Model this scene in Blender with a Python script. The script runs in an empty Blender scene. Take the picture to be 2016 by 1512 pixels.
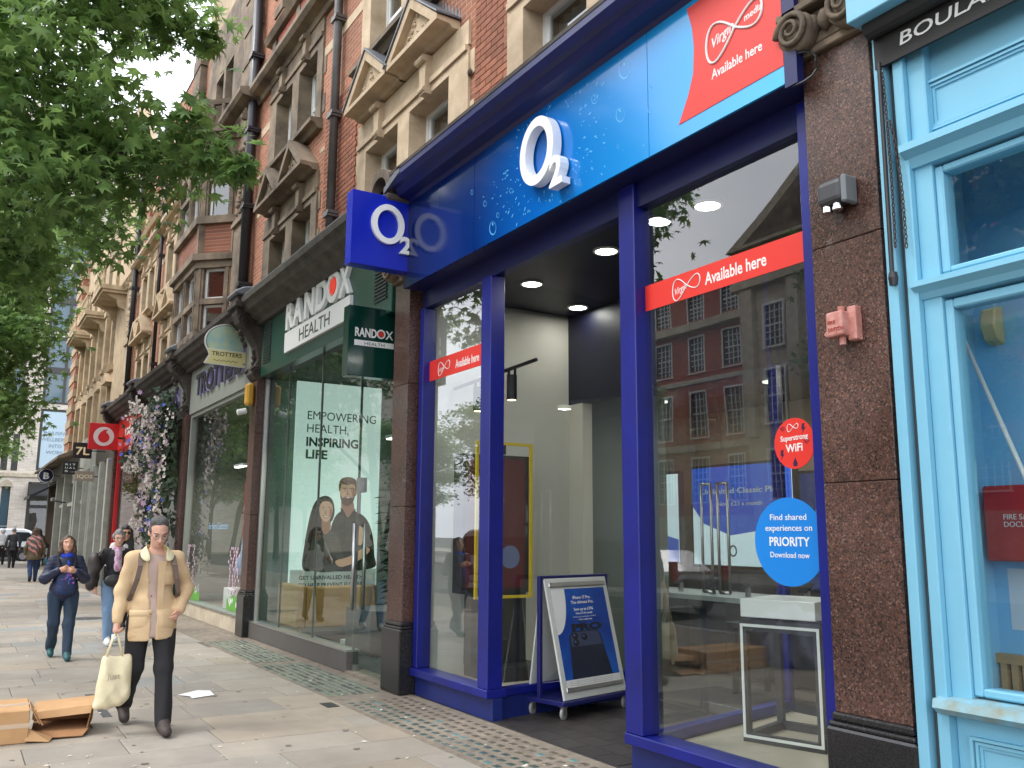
import bpy, bmesh, math, random
import numpy as np
from mathutils import Vector, Matrix
random.seed(7); np.random.seed(7)
SC = bpy.context.scene
COL = SC.collection
R = math.radians
# ------------------------------------------------------------------ camera
FPX, EYE = 1760.0, 1.66
cam_d = bpy.data.cameras.new('camera'); cam = bpy.data.objects.new('camera', cam_d); COL.objects.link(cam)
cam_d.sensor_fit = 'HORIZONTAL'; cam_d.sensor_width = 36.0; cam_d.lens = FPX / 2016.0 * 36.0
cam_d.clip_start = 0.05; cam_d.clip_end = 2000
_v1 = Vector((-1098, 289, FPX)).normalized(); _v3 = Vector((72, -10556, FPX)).normalized()
_X = -_v1; _Z = (_v3 - _v3.dot(_v1) * _v1).normalized(); _Y = _Z.cross(_X)
_c = lambda i: Vector((_X[i], _Y[i], _Z[i]))          # camera axis i expressed in world axes
_rt, _dn, _fw = _c(0), _c(1), _c(2)
cam.matrix_world = Matrix(((_rt.x, -_dn.x, -_fw.x, 0), (_rt.y, -_dn.y, -_fw.y, 0), (_rt.z, -_dn.z, -_fw.z, EYE), (0, 0, 0, 1)))
SC.camera = cam
# ------------------------------------------------------------------ sky and sun (bright overcast)
SUN_EL, SUN_AZ = R(52), R(205)
W = bpy.data.worlds.new('World'); SC.world = W; W.use_nodes = True
nt = W.node_tree; nt.nodes.clear()
n_out = nt.nodes.new('ShaderNodeOutputWorld'); n_bg = nt.nodes.new('ShaderNodeBackground')
n_sky = nt.nodes.new('ShaderNodeTexSky'); n_sky.sky_type = 'NISHITA'; n_sky.sun_disc = False
n_sky.sun_elevation = SUN_EL; n_sky.sun_rotation = SUN_AZ; n_sky.air_density = 1.0; n_sky.dust_density = 3.0
n_hs = nt.nodes.new('ShaderNodeHueSaturation'); n_hs.inputs['Saturation'].default_value = 0.30
n_tc = nt.nodes.new('ShaderNodeTexCoord'); n_mp = nt.nodes.new('ShaderNodeMapping'); n_mp.inputs['Scale'].default_value = (1, 1, 2.2)
n_no = nt.nodes.new('ShaderNodeTexNoise'); n_no.inputs['Scale'].default_value = 2.6; n_no.inputs['Detail'].default_value = 6
n_cr = nt.nodes.new('ShaderNodeValToRGB')
n_cr.color_ramp.elements[0].position = 0.35; n_cr.color_ramp.elements[0].color = (9.0, 9.6, 10.6, 1)
n_cr.color_ramp.elements[1].position = 0.68; n_cr.color_ramp.elements[1].color = (13.5, 13.8, 14.2, 1)
n_mx = nt.nodes.new('ShaderNodeMixRGB'); n_mx.inputs[0].default_value = 0.8
L = nt.links.new
L(n_tc.outputs['Generated'], n_mp.inputs[0]); L(n_mp.outputs[0], n_no.inputs['Vector']); L(n_no.outputs['Fac'], n_cr.inputs[0])
L(n_sky.outputs[0], n_hs.inputs['Color']); L(n_hs.outputs[0], n_mx.inputs[1]); L(n_cr.outputs[0], n_mx.inputs[2])
L(n_mx.outputs[0], n_bg.inputs[0]); n_bg.inputs[1].default_value = 0.15
L(n_bg.outputs[0], n_out.inputs[0])
sun_d = bpy.data.lights.new('sun', 'SUN'); sun_d.energy = 1.1; sun_d.angle = R(18); sun_d.color = (1, 0.975, 0.94)
sun = bpy.data.objects.new('sun', sun_d); COL.objects.link(sun)
_sd = Vector((math.sin(SUN_AZ) * math.cos(SUN_EL), math.cos(SUN_AZ) * math.cos(SUN_EL), math.sin(SUN_EL)))
sun.rotation_euler = _sd.to_track_quat('Z', 'Y').to_euler()
SC.view_settings.view_transform = 'Standard'; SC.view_settings.look = 'None'
SC.view_settings.exposure = 0.88; SC.view_settings.gamma = 1.0
SC.render.engine = 'CYCLES'
SC.cycles.use_denoising = True
SC.cycles.max_bounces = 8; SC.cycles.transparent_max_bounces = 24; SC.cycles.diffuse_bounces = 4; SC.cycles.glossy_bounces = 4
SC.cycles.caustics_reflective = False; SC.cycles.caustics_refractive = False
SC.cycles.sample_clamp_indirect = 6.0
# ------------------------------------------------------------------ materials
MATS = {}
def lin(r, g, b):
    f = lambda c: (c / 255 / 12.92) if c / 255 <= 0.04045 else ((c / 255 + 0.055) / 1.055) ** 2.4
    return (f(r), f(g), f(b))
def mat(name, col, rough=0.6, metal=0.0, var=0.0, vs=6.0, bump=0.0, bs=60.0, spec=0.5, coat=0.0, emit=None, es=1.0, col2=None, rnd=0.0, det=4, pos=False, mottle=0.0):
    """principled material; var = noise tint between col and col2, rnd = per-object brightness"""
    if name in MATS: return MATS[name]
    m = bpy.data.materials.new(name); m.use_nodes = True; t = m.node_tree; p = t.nodes['Principled BSDF']
    p.inputs['Base Color'].default_value = (*col, 1); p.inputs['Roughness'].default_value = rough
    p.inputs['Metallic'].default_value = metal; p.inputs['Specular IOR Level'].default_value = spec
    p.inputs['Coat Weight'].default_value = coat; p.inputs['Coat Roughness'].default_value = 0.04
    if emit: p.inputs['Emission Color'].default_value = (*emit, 1); p.inputs['Emission Strength'].default_value = es
    ln = t.links.new; src = None
    tc = t.nodes.new('ShaderNodeTexCoord') if not pos else t.nodes.new('ShaderNodeNewGeometry')
    vec = tc.outputs['Object'] if not pos else tc.outputs['Position']
    if var or col2:
        no = t.nodes.new('ShaderNodeTexNoise'); no.inputs['Scale'].default_value = vs; no.inputs['Detail'].default_value = det; no.inputs['Roughness'].default_value = 0.62
        ln(vec, no.inputs['Vector'])
        cr = t.nodes.new('ShaderNodeValToRGB'); cr.color_ramp.elements[0].position = 0.3; cr.color_ramp.elements[1].position = 0.7
        c2 = col2 if col2 else tuple(c * (1 - var) for c in col)
        cr.color_ramp.elements[0].color = (*c2, 1); cr.color_ramp.elements[1].color = (*col, 1)
        ln(no.outputs['Fac'], cr.inputs[0]); src = cr.outputs[0]
        if mottle:
            n2 = t.nodes.new('ShaderNodeTexNoise'); n2.inputs['Scale'].default_value = vs * 0.13; n2.inputs['Detail'].default_value = 5; ln(vec, n2.inputs['Vector'])
            mr = t.nodes.new('ShaderNodeMapRange'); mr.inputs[1].default_value = .3; mr.inputs[2].default_value = .7; mr.inputs[3].default_value = 1 - mottle; mr.inputs[4].default_value = 1 + mottle * .4
            ln(n2.outputs['Fac'], mr.inputs[0])
            ml = t.nodes.new('ShaderNodeVectorMath'); ml.operation = 'SCALE'; ln(src, ml.inputs[0]); ln(mr.outputs[0], ml.inputs['Scale']); src = ml.outputs[0]
    if rnd:
        oi = t.nodes.new('ShaderNodeObjectInfo'); mr = t.nodes.new('ShaderNodeMapRange'); mr.inputs[3].default_value = 1 - rnd; mr.inputs[4].default_value = 1 + rnd * .6
        ln(oi.outputs['Random'], mr.inputs[0]); ml = t.nodes.new('ShaderNodeVectorMath'); ml.operation = 'SCALE'
        if src is None: ml.inputs[0].default_value = col
        else: ln(src, ml.inputs[0])
        ln(mr.outputs[0], ml.inputs['Scale']); src = ml.outputs[0]
    if src is not None: ln(src, p.inputs['Base Color'])
    if bump:
        n3 = t.nodes.new('ShaderNodeTexNoise'); n3.inputs['Scale'].default_value = bs; n3.inputs['Detail'].default_value = 5; ln(vec, n3.inputs['Vector'])
        b = t.nodes.new('ShaderNodeBump'); b.inputs['Strength'].default_value = min(1, bump); b.inputs['Distance'].default_value = 0.01
        ln(n3.outputs['Fac'], b.inputs['Height']); ln(b.outputs[0], p.inputs['Normal'])
    MATS[name] = m; return m
def glass(name, tint=(0.9, 0.95, 0.93), ior=1.5, wav=0.0, gain=1.0):
    if name in MATS: return MATS[name]
    m = bpy.data.materials.new(name); m.use_nodes = True; t = m.node_tree; t.nodes.clear(); ln = t.links.new
    o = t.nodes.new('ShaderNodeOutputMaterial'); tr = t.nodes.new('ShaderNodeBsdfTransparent'); gl = t.nodes.new('ShaderNodeBsdfGlossy')
    tr.inputs[0].default_value = (*tint, 1); gl.inputs['Roughness'].default_value = 0.0; gl.inputs[0].default_value = (.97, .98, 1, 1)
    fr = t.nodes.new('ShaderNodeFresnel'); fr.inputs[0].default_value = ior; mx = t.nodes.new('ShaderNodeMixShader')
    ge = t.nodes.new('ShaderNodeNewGeometry'); fr0 = t.nodes.new('ShaderNodeMath'); fr0.operation = 'SUBTRACT'; fr0.inputs[0].default_value = 1.0; ln(ge.outputs['Backfacing'], fr0.inputs[1])
    mu = t.nodes.new('ShaderNodeMath'); mu.operation = 'MULTIPLY'; mu.use_clamp = True; mu.inputs[1].default_value = gain
    m2 = t.nodes.new('ShaderNodeMath'); m2.operation = 'MULTIPLY'       # the far side of the thin sheet only lets light out
    a1 = t.nodes.new('ShaderNodeMath'); a1.operation = 'ADD'; a1.inputs[1].default_value = 1.0; dv = t.nodes.new('ShaderNodeMath'); dv.operation = 'DIVIDE'   # two surfaces: 2R/(1+R)
    ln(fr.outputs[0], a1.inputs[0]); ln(fr.outputs[0], dv.inputs[0]); ln(a1.outputs[0], dv.inputs[1]); ln(dv.outputs[0], mu.inputs[0]); ln(mu.outputs[0], m2.inputs[0]); ln(fr0.outputs[0], m2.inputs[1]); ln(m2.outputs[0], mx.inputs[0])
    ln(tr.outputs[0], mx.inputs[1]); ln(gl.outputs[0], mx.inputs[2]); ln(mx.outputs[0], o.inputs[0])
    if wav:
        n3 = t.nodes.new('ShaderNodeTexNoise'); n3.inputs['Scale'].default_value = 0.9; n3.inputs['Detail'].default_value = 1
        g = t.nodes.new('ShaderNodeNewGeometry'); ln(g.outputs['Position'], n3.inputs['Vector'])
        b = t.nodes.new('ShaderNodeBump'); b.inputs['Strength'].default_value = wav; b.inputs['Distance'].default_value = 0.02
        ln(n3.outputs['Fac'], b.inputs['Height']); ln(b.outputs[0], gl.inputs['Normal'])
    MATS[name] = m; return m
def brickmat(name, c1, c2, mortar, bw=0.235, bh=0.075, ms=0.012, bump=0.4, ax='x', dirt=0.25):
    if name in MATS: return MATS[name]
    m = bpy.data.materials.new(name); m.use_nodes = True; t = m.node_tree; p = t.nodes['Principled BSDF']; ln = t.links.new
    g = t.nodes.new('ShaderNodeNewGeometry'); s = t.nodes.new('ShaderNodeSeparateXYZ'); c = t.nodes.new('ShaderNodeCombineXYZ')
    ln(g.outputs['Position'], s.inputs[0])
    if ax == 'x': ln(s.outputs[0], c.inputs[0])
    elif ax == 'y': ln(s.outputs[1], c.inputs[0])
    else:
        a = t.nodes.new('ShaderNodeMath'); a.operation = 'SUBTRACT'; ln(s.outputs[0], a.inputs[0]); ln(s.outputs[1], a.inputs[1]); ln(a.outputs[0], c.inputs[0])
    ln(s.outputs[2], c.inputs[1])
    b = t.nodes.new('ShaderNodeTexBrick'); b.inputs['Scale'].default_value = 1.0; b.inputs['Brick Width'].default_value = bw; b.inputs['Row Height'].default_value = bh
    b.inputs['Mortar Size'].default_value = ms * .5; b.inputs['Mortar Smooth'].default_value = 0.2; b.inputs['Bias'].default_value = -0.1
    b.inputs['Color1'].default_value = (*c1, 1); b.inputs['Color2'].default_value = (*c2, 1); b.inputs['Mortar'].default_value = (*mortar, 1)
    ln(c.outputs[0], b.inputs['Vector'])
    no = t.nodes.new('ShaderNodeTexNoise'); no.inputs['Scale'].default_value = 0.9; no.inputs['Detail'].default_value = 6; ln(g.outputs['Position'], no.inputs['Vector'])
    mr = t.nodes.new('ShaderNodeMapRange'); mr.inputs[1].default_value = .3; mr.inputs[2].default_value = .7; mr.inputs[3].default_value = 1 - dirt; mr.inputs[4].default_value = 1.08; ln(no.outputs['Fac'], mr.inputs[0])
    ml = t.nodes.new('ShaderNodeVectorMath'); ml.operation = 'SCALE'; ln(b.outputs['Color'], ml.inputs[0]); ln(mr.outputs[0], ml.inputs['Scale'])
    ln(ml.outputs[0], p.inputs['Base Color']); p.inputs['Roughness'].default_value = 0.85
    iv = t.nodes.new('ShaderNodeMath'); iv.operation = 'SUBTRACT'; iv.inputs[0].default_value = 1; ln(b.outputs['Fac'], iv.inputs[1])
    bp = t.nodes.new('ShaderNodeBump'); bp.inputs['Strength'].default_value = bump; bp.inputs['Distance'].default_value = 0.01; ln(iv.outputs[0], bp.inputs['Height']); ln(bp.outputs[0], p.inputs['Normal'])
    MATS[name] = m; return m
# ------------------------------------------------------------------ mesh helpers
def wloc(o):
    v = Vector((0, 0, 0))
    while o is not None: v = v + o.location; o = o.parent
    return v
class MB:
    """collects faces in world coordinates; build() links them as ONE mesh object under parent"""
    def __init__(s): s.v = []; s.f = []; s.mi = []; s.cur = 0; s.mk = []
    def add(s, vs, fs):
        b = len(s.v); s.mk.append((b, len(s.f))); s.v += [tuple(v) for v in vs]
        for f in fs: s.f.append(tuple(i + b for i in f)); s.mi.append(s.cur)
        return s
    def box(s, x0, x1, y0, y1, z0, z1):
        if x0 > x1: x0, x1 = x1, x0
        if y0 > y1: y0, y1 = y1, y0
        if z0 > z1: z0, z1 = z1, z0
        return s.add([(x0, y0, z0), (x1, y0, z0), (x1, y1, z0), (x0, y1, z0), (x0, y0, z1), (x1, y0, z1), (x1, y1, z1), (x0, y1, z1)],
                     [(0, 3, 2, 1), (4, 5, 6, 7), (0, 1, 5, 4), (1, 2, 6, 5), (2, 3, 7, 6), (3, 0, 4, 7)])
    def obox(s, o, u, v, w):
        """box from corner o along vectors u,v,w"""
        o, u, v, w = map(Vector, (o, u, v, w))
        if u.cross(v).dot(w) < 0: u, v = v, u
        return s.add([o, o + u, o + u + v, o + v, o + w, o + u + w, o + u + v + w, o + v + w],
                     [(0, 3, 2, 1), (4, 5, 6, 7), (0, 1, 5, 4), (1, 2, 6, 5), (2, 3, 7, 6), (3, 0, 4, 7)])
    def prism(s, poly, o, u, v, w):
        """polygon (a,b) -> o+a*u+b*v, extruded by w"""
        o, u, v, w = map(Vector, (o, u, v, w)); n = len(poly)
        area = sum(poly[i][0] * poly[(i + 1) % n][1] - poly[(i + 1) % n][0] * poly[i][1] for i in range(n))
        if (u.cross(v).dot(w) < 0) == (area > 0): poly = poly[::-1]
        A = [o + a * u + b * v for a, b in poly]; B = [p + w for p in A]
        fs = [tuple(range(n))[::-1], tuple(range(n, 2 * n))] + [(i, (i + 1) % n, n + (i + 1) % n, n + i) for i in range(n)]
        return s.add(A + B, fs)
    def quad(s, a, b, c, d): return s.add([a, b, c, d], [(0, 1, 2, 3)])
    def tube(s, pts, r, n=8, cap=True, close=False):
        pts = [Vector(p) for p in pts]; m = len(pts); rs = r if isinstance(r, (list, tuple)) else [r] * m
        base = len(s.v); up = None; s.mk.append((base, len(s.f)))
        for i, p in enumerate(pts):
            d = (pts[(i + 1) % m] - pts[i - 1]) if close else (pts[min(i + 1, m - 1)] - pts[max(i - 1, 0)])
            d = d.normalized() if d.length > 1e-9 else Vector((0, 0, 1))
            if up is None: up = d.orthogonal().normalized()
            up = (up - d * up.dot(d)); up = up.normalized() if up.length > 1e-6 else d.orthogonal().normalized()
            w = d.cross(up)
            for k in range(n):
                a = 2 * math.pi * k / n; s.v.append(tuple(p + (up * math.cos(a) + w * math.sin(a)) * rs[i]))
        for i in range(m if close else m - 1):
            for k in range(n):
                a, b = base + i * n, base + ((i + 1) % m) * n
                s.f.append((a + k, a + (k + 1) % n, b + (k + 1) % n, b + k)); s.mi.append(s.cur)
        if cap and not close:
            s.f.append(tuple(base + k for k in range(n))[::-1]); s.mi.append(s.cur)
            s.f.append(tuple(base + (m - 1) * n + k for k in range(n))); s.mi.append(s.cur)
        return s
    def lathe(s, prof, c, n=16, ax=(0, 0, 1), sc=(1, 1)):
        """profile [(r,h)] round axis through c"""
        ax = Vector(ax).normalized(); u = ax.orthogonal().normalized()
        if abs(ax.z) > .9: u = Vector((1, 0, 0))
        w = ax.cross(u); base = len(s.v); c = Vector(c); m = len(prof); s.mk.append((base, len(s.f)))
        for r, h in prof:
            for k in range(n):
                a = 2 * math.pi * k / n; s.v.append(tuple(c + ax * h + u * r * sc[0] * math.cos(a) + w * r * sc[1] * math.sin(a)))
        for i in range(m - 1):
            for k in range(n):
                a, b = base + i * n, base + (i + 1) * n
                s.f.append((a + k, a + (k + 1) % n, b + (k + 1) % n, b + k)); s.mi.append(s.cur)
        s.f.append(tuple(base + k for k in range(n))[::-1]); s.mi.append(s.cur)
        s.f.append(tuple(base + (m - 1) * n + k for k in range(n))); s.mi.append(s.cur)
        return s
    def profile_x(s, prof, x0, x1):
        """moulding: closed polygon of (y,z) run along x"""
        return s.prism(prof, (x0, 0, 0), (0, 1, 0), (0, 0, 1), (x1 - x0, 0, 0))
    def each(s, name, m, parent=None, **k):
        """every primitive collected so far as an object of its own"""
        mk = s.mk + [(len(s.v), len(s.f))]; o = None
        for (v0, f0), (v1, f1) in zip(mk[:-1], mk[1:]):
            p = MB(); p.v = s.v[v0:v1]; p.f = [tuple(i - v0 for i in f) for f in s.f[f0:f1]]; p.mi = [0] * len(p.f); o = p.build(name, m, parent, **k)
        return o
    def build(s, name, m, parent=None, smooth=False, bevel=0.0, seg=1, local=False):
        me = bpy.data.meshes.new(name)
        off = Vector((0, 0, 0)) if (local or parent is None) else wloc(parent)
        me.from_pydata([(v[0] - off.x, v[1] - off.y, v[2] - off.z) for v in s.v], [], s.f)
        for mm in (m if isinstance(m, (list, tuple)) else [m]): me.materials.append(mm)
        if isinstance(m, (list, tuple)): me.polygons.foreach_set('material_index', s.mi)
        if smooth: me.polygons.foreach_set('use_smooth', [True] * len(me.polygons))
        me.update()
        o = bpy.data.objects.new(name, me); COL.objects.link(o)
        if parent is not None: o.parent = parent
        if bevel:
            b = o.modifiers.new('bevel', 'BEVEL'); b.width = bevel; b.segments = seg; b.limit_method = 'ANGLE'; b.angle_limit = R(40)
        return o
def thing(name, label, cat, loc=(0, 0, 0), rotz=0.0, group=None):
    o = bpy.data.objects.new(name, None); COL.objects.link(o); o.empty_display_size = 0.1
    o.location = loc; o.rotation_euler = (0, 0, rotz); o['label'] = label; o['category'] = cat
    if group: o['group'] = group
    return o
def tag(o, label, cat, group=None):
    o['label'] = label; o['category'] = cat
    if group: o['group'] = group
    return o
def struct(o): o['kind'] = 'structure'; return o
def share(src, name, parent, loc, rot=None, scale=None):
    """another object on the same mesh"""
    o = bpy.data.objects.new(name, src.data); COL.objects.link(o); o.parent = parent; o.location = loc
    if rot is not None: o.rotation_euler = rot
    if scale is not None: o.scale = scale
    for md in src.modifiers:
        if md.type == 'BEVEL':
            b = o.modifiers.new('bevel', 'BEVEL'); b.width = md.width; b.segments = md.segments; b.limit_method = 'ANGLE'; b.angle_limit = md.angle_limit
    return o
def text_geo(s, size=1.0, bold=0.0, shear=0.0, ext=0.0, align='LEFT', space=1.0, res=3):
    cu = bpy.data.curves.new('t', 'FONT'); cu.body = s; cu.size = size; cu.offset = bold * size; cu.shear = shear; cu.extrude = ext
    cu.align_x = align; cu.space_character = space; cu.resolution_u = res
    ob = bpy.data.objects.new('t', cu); COL.objects.link(ob); dg = bpy.context.evaluated_depsgraph_get(); dg.update()
    me = bpy.data.meshes.new_from_object(ob.evaluated_get(dg))
    vs = [tuple(v.co) for v in me.vertices]; fs = [tuple(p.vertices) for p in me.polygons]
    bpy.data.objects.remove(ob); bpy.data.curves.remove(cu); bpy.data.meshes.remove(me)
    return vs, fs
def text(s, m, parent, o, right=(1, 0, 0), up=(0, 0, 1), h=0.1, width=None, bold=0.0, shear=0.0, ext=0.002, align='LEFT', space=1.0, name='lettering', mb=None, local=False, res=3, squash=None):
    """lettering of cap height h (fitted to width if given) standing ext proud of point o"""
    vs, fs = text_geo(s, 1.0, bold, shear, 0.5, align, space, res)
    if not vs: return None
    k = h / 0.729; right = Vector(right).normalized(); up = Vector(up).normalized(); nrm = right.cross(up); o = Vector(o)
    kx = k
    if width is not None:
        xs = [v[0] for v in vs]; kx = width / (max(xs) - min(xs))
    B = mb or MB()
    B.add([o + right * (v[0] * kx) + up * (v[1] * k) + nrm * ((v[2] + 0.5) * ext) for v in vs], fs)
    if mb is not None: return None
    return B.build(name, m, parent, local=local)
def ellipse(cx, cy, rx, ry, n=40, a0=0.0, a1=360.0):
    return [(cx + rx * math.cos(R(a0 + (a1 - a0) * i / n)), cy + ry * math.sin(R(a0 + (a1 - a0) * i / n))) for i in range(n + (0 if abs(a1 - a0) >= 360 else 1))]
def ring(mb, o, u, v, w, outer, inner):
    """flat ring between two matching polygons, extruded by w"""
    o, u, v, w = map(Vector, (o, u, v, w)); n = len(outer)
    P = lambda q: o + q[0] * u + q[1] * v
    vs = [P(q) for q in outer] + [P(q) for q in inner]; vs += [p + w for p in vs]
    fs = []
    for i in range(n):
        j = (i + 1) % n
        fs += [(i, n + i, n + j, j), (2 * n + i, 2 * n + j, 3 * n + j, 3 * n + i), (i, j, 2 * n + j, 2 * n + i), (n + j, n + i, 3 * n + i, 3 * n + j)]
    if u.cross(v).dot(w) < 0: fs = [f[::-1] for f in fs]
    return mb.add(vs, fs)
# palette
paint_blue = mat('royal_blue_paint', lin(18, 28, 126), 0.36, var=.3, vs=2.2, bump=.08, bs=25, mottle=.25)
paint_navy = mat('navy_paint', lin(17, 24, 84), 0.45, var=.2, vs=4)
white = mat('white_paint', (.78, .78, .76), 0.45, var=.06, vs=5)
white_gloss = mat('white_acrylic', (.9, .9, .89), 0.25)
black = mat('black_metal', (.018, .018, .02), 0.4, var=.3, vs=8)
steel = mat('brushed_steel', (.55, .55, .55), 0.3, metal=1.0, var=.1, vs=20)
chrome = mat('chrome', (.7, .7, .7), 0.12, metal=1.0)
redp = mat('red_vinyl', lin(216, 48, 38), 0.45)
lead = mat('lead_flashing', (.17, .18, .20), 0.5, metal=.3, var=.3, vs=8, bump=.2, bs=20)
stone = mat('sandstone', lin(208, 186, 158), 0.85, col2=lin(170, 148, 120), vs=3.2, bump=.35, bs=45, pos=True, det=8, mottle=.3)
stone_dark = mat('weathered_sandstone', lin(150, 132, 110), 0.88, col2=lin(76, 66, 57), vs=2.0, bump=.4, bs=40, pos=True, det=8, mottle=.35)
stone_soot = mat('sooty_stone', lin(84, 74, 66), 0.85, col2=lin(40, 36, 34), vs=3.5, bump=.4, bs=35, pos=True, det=8, mottle=.3)
pale_stone = mat('pale_stone', lin(206, 194, 172), 0.8, col2=lin(170, 156, 134), vs=3, bump=.2, bs=40, pos=True, mottle=.2)
brick_red = brickmat('red_brickwork', lin(166, 106, 78), lin(140, 86, 64), lin(182, 152, 126), dirt=.3)
brick_diag = brickmat('red_brickwork_bay', lin(146, 90, 68), lin(120, 72, 56), lin(154, 124, 104), ax='d', dirt=.35)
def granitemat(name, cols, sc, rough):
    m = bpy.data.materials.new(name); m.use_nodes = True; t = m.node_tree; p = t.nodes['Principled BSDF']; ln = t.links.new
    g_ = t.nodes.new('ShaderNodeNewGeometry'); vo_ = t.nodes.new('ShaderNodeTexVoronoi'); vo_.inputs['Scale'].default_value = sc; ln(g_.outputs['Position'], vo_.inputs['Vector'])
    se = t.nodes.new('ShaderNodeSeparateColor'); ln(vo_.outputs['Color'], se.inputs[0])
    cr = t.nodes.new('ShaderNodeValToRGB'); e = cr.color_ramp.elements; e[0].color = (*cols[0], 1); e[1].color = (*cols[-1], 1)
    for i, c in enumerate(cols[1:-1]): n = e.new((i + 1) / (len(cols) - 1)); n.color = (*c, 1)
    ln(se.outputs[0], cr.inputs[0])
    no = t.nodes.new('ShaderNodeTexNoise'); no.inputs['Scale'].default_value = 1.6; no.inputs['Detail'].default_value = 7; ln(g_.outputs['Position'], no.inputs['Vector'])
    mr = t.nodes.new('ShaderNodeMapRange'); mr.inputs[1].default_value = .3; mr.inputs[2].default_value = .7; mr.inputs[3].default_value = .72; mr.inputs[4].default_value = 1.15; ln(no.outputs['Fac'], mr.inputs[0])
    n2 = t.nodes.new('ShaderNodeTexNoise'); n2.inputs['Scale'].default_value = 5.5; n2.inputs['Detail'].default_value = 3; ln(g_.outputs['Position'], n2.inputs['Vector'])
    st_ = t.nodes.new('ShaderNodeMapRange'); st_.inputs[1].default_value = .68; st_.inputs[2].default_value = .78; st_.inputs[3].default_value = 0; st_.inputs[4].default_value = .45; ln(n2.outputs['Fac'], st_.inputs[0])
    ml = t.nodes.new('ShaderNodeVectorMath'); ml.operation = 'SCALE'; ln(cr.outputs[0], ml.inputs[0]); ln(mr.outputs[0], ml.inputs['Scale'])
    mx = t.nodes.new('ShaderNodeMixRGB'); ln(st_.outputs[0], mx.inputs[0]); ln(ml.outputs[0], mx.inputs[1]); mx.inputs[2].default_value = (*lin(140, 128, 124), 1); ln(mx.outputs[0], p.inputs['Base Color'])   # pale scuffs and glue marks
    rr_ = t.nodes.new('ShaderNodeMapRange'); rr_.inputs[1].default_value = .3; rr_.inputs[2].default_value = .7; rr_.inputs[3].default_value = rough; rr_.inputs[4].default_value = rough + .25; ln(no.outputs['Fac'], rr_.inputs[0]); ln(rr_.outputs[0], p.inputs['Roughness']); MATS[name] = m; return m
granite = granitemat('brown_granite', [lin(24, 19, 19), lin(60, 42, 36), lin(82, 55, 46), lin(98, 66, 54), lin(66, 51, 47), lin(128, 98, 86)], 120, .22)
granite_black = mat('black_granite', lin(44, 43, 44), 0.2, col2=lin(22, 22, 24), vs=70, det=6, pos=True, bump=.08, bs=50)
shop_glass = glass('shop_glass', (.93, .96, .95), 1.5, wav=.09, gain=2.3)
bay_glass = glass('bay_glass', (.93, .96, .95), 1.5, wav=.06, gain=1.5)
green_glass = glass('green_tinted_glass', (.82, .90, .86), 1.5, wav=.08, gain=1.35)
sash_glass = glass('sash_glass', (.75, .8, .8), 1.6, wav=.15, gain=2.4)
print_black = mat('print_black', (.012, .012, .014), 0.5)
# ================================================================== GROUND
asphalt = mat('asphalt', (.055, .055, .058), 0.85, col2=(.04, .04, .043), vs=30, bump=.3, bs=120, pos=True)
mortar = mat('pavement_mortar', lin(120, 112, 102), 0.9, var=.3, vs=12, pos=True)
slab_mats = [mat('york_slab_%d' % i, lin(*c), 0.78, col2=lin(*d), vs=2.2, bump=.18, bs=35, pos=True, rnd=.14, det=9, mottle=.22) for i, (c, d) in enumerate([
    ((166, 156, 143), (148, 139, 127)), ((160, 152, 141), (140, 133, 124)), ((154, 152, 147), (136, 136, 132)), ((170, 157, 140), (150, 139, 124))])]
g = MB().box(-400, 300, -300, 300, -0.6, -0.13).build('ground', asphalt); struct(g)
road = MB().box(-56, 60, -15, -3.2, -0.13, -0.11).build('road', asphalt); struct(road)
road2 = MB().box(-75, -58, -40, 60, -0.13, -0.105).build('cross_road', asphalt); struct(road2)
pave = MB().box(-57.8, 30, -3.0, 4.1, -0.125, -0.012).build('pavement', mortar); struct(pave)
pave2 = MB().box(-57.8, 30, -22, -15.2, -0.125, 0.0).build('far_pavement', slab_mats[2]); struct(pave2)
pave3 = MB().box(-110, -75.2, -40, 60, -0.125, 0.0).build('pavement_beyond', slab_mats[1]); struct(pave3)
kerb_m = mat('kerb_granite', lin(150, 148, 144), .8, col2=lin(110, 108, 106), vs=50, pos=True)
kerb = MB()
for i in range(60): kerb.box(-57.8 + i * 1.5 + .004, -57.8 + (i + 1) * 1.5 - .004, -3.2, -3.0, -0.13, 0.0)
struct(kerb.build('kerb', kerb_m, bevel=.01))
rnd = random.Random(3)
cache = {}
x = -5.2; nslab = 0
while x > -37:
    w = rnd.choice([.55, .62, .62, .7])
    y = -0.75 + rnd.random() * -.6 if x > -20 else 0.3 + rnd.random() * -.6
    while y < 3.4:
        ln = rnd.choice([.7, .85, .85, 1.0, 1.15])
        y1 = min(y + ln, 3.4)
        if y1 - y > .12:
            sl = MB().box(x - w + .004, x - .004, y + .004, y1 - .004, -.05, 0.0 + rnd.uniform(-.002, .002))
            if nslab < 296:
                r_ = rnd.random()
                sl.build('paving_slab', slab_mats[0 if r_ < .42 else 1 if r_ < .7 else 2 if r_ < .82 else 3], pave, bevel=.004); nslab += 1
        y = y1
    x -= w
pr = MB().box(x, -57.7, -0.9, 3.4, -.05, 0.0); pr.build('far_paving', slab_mats[1], pave)
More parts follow.
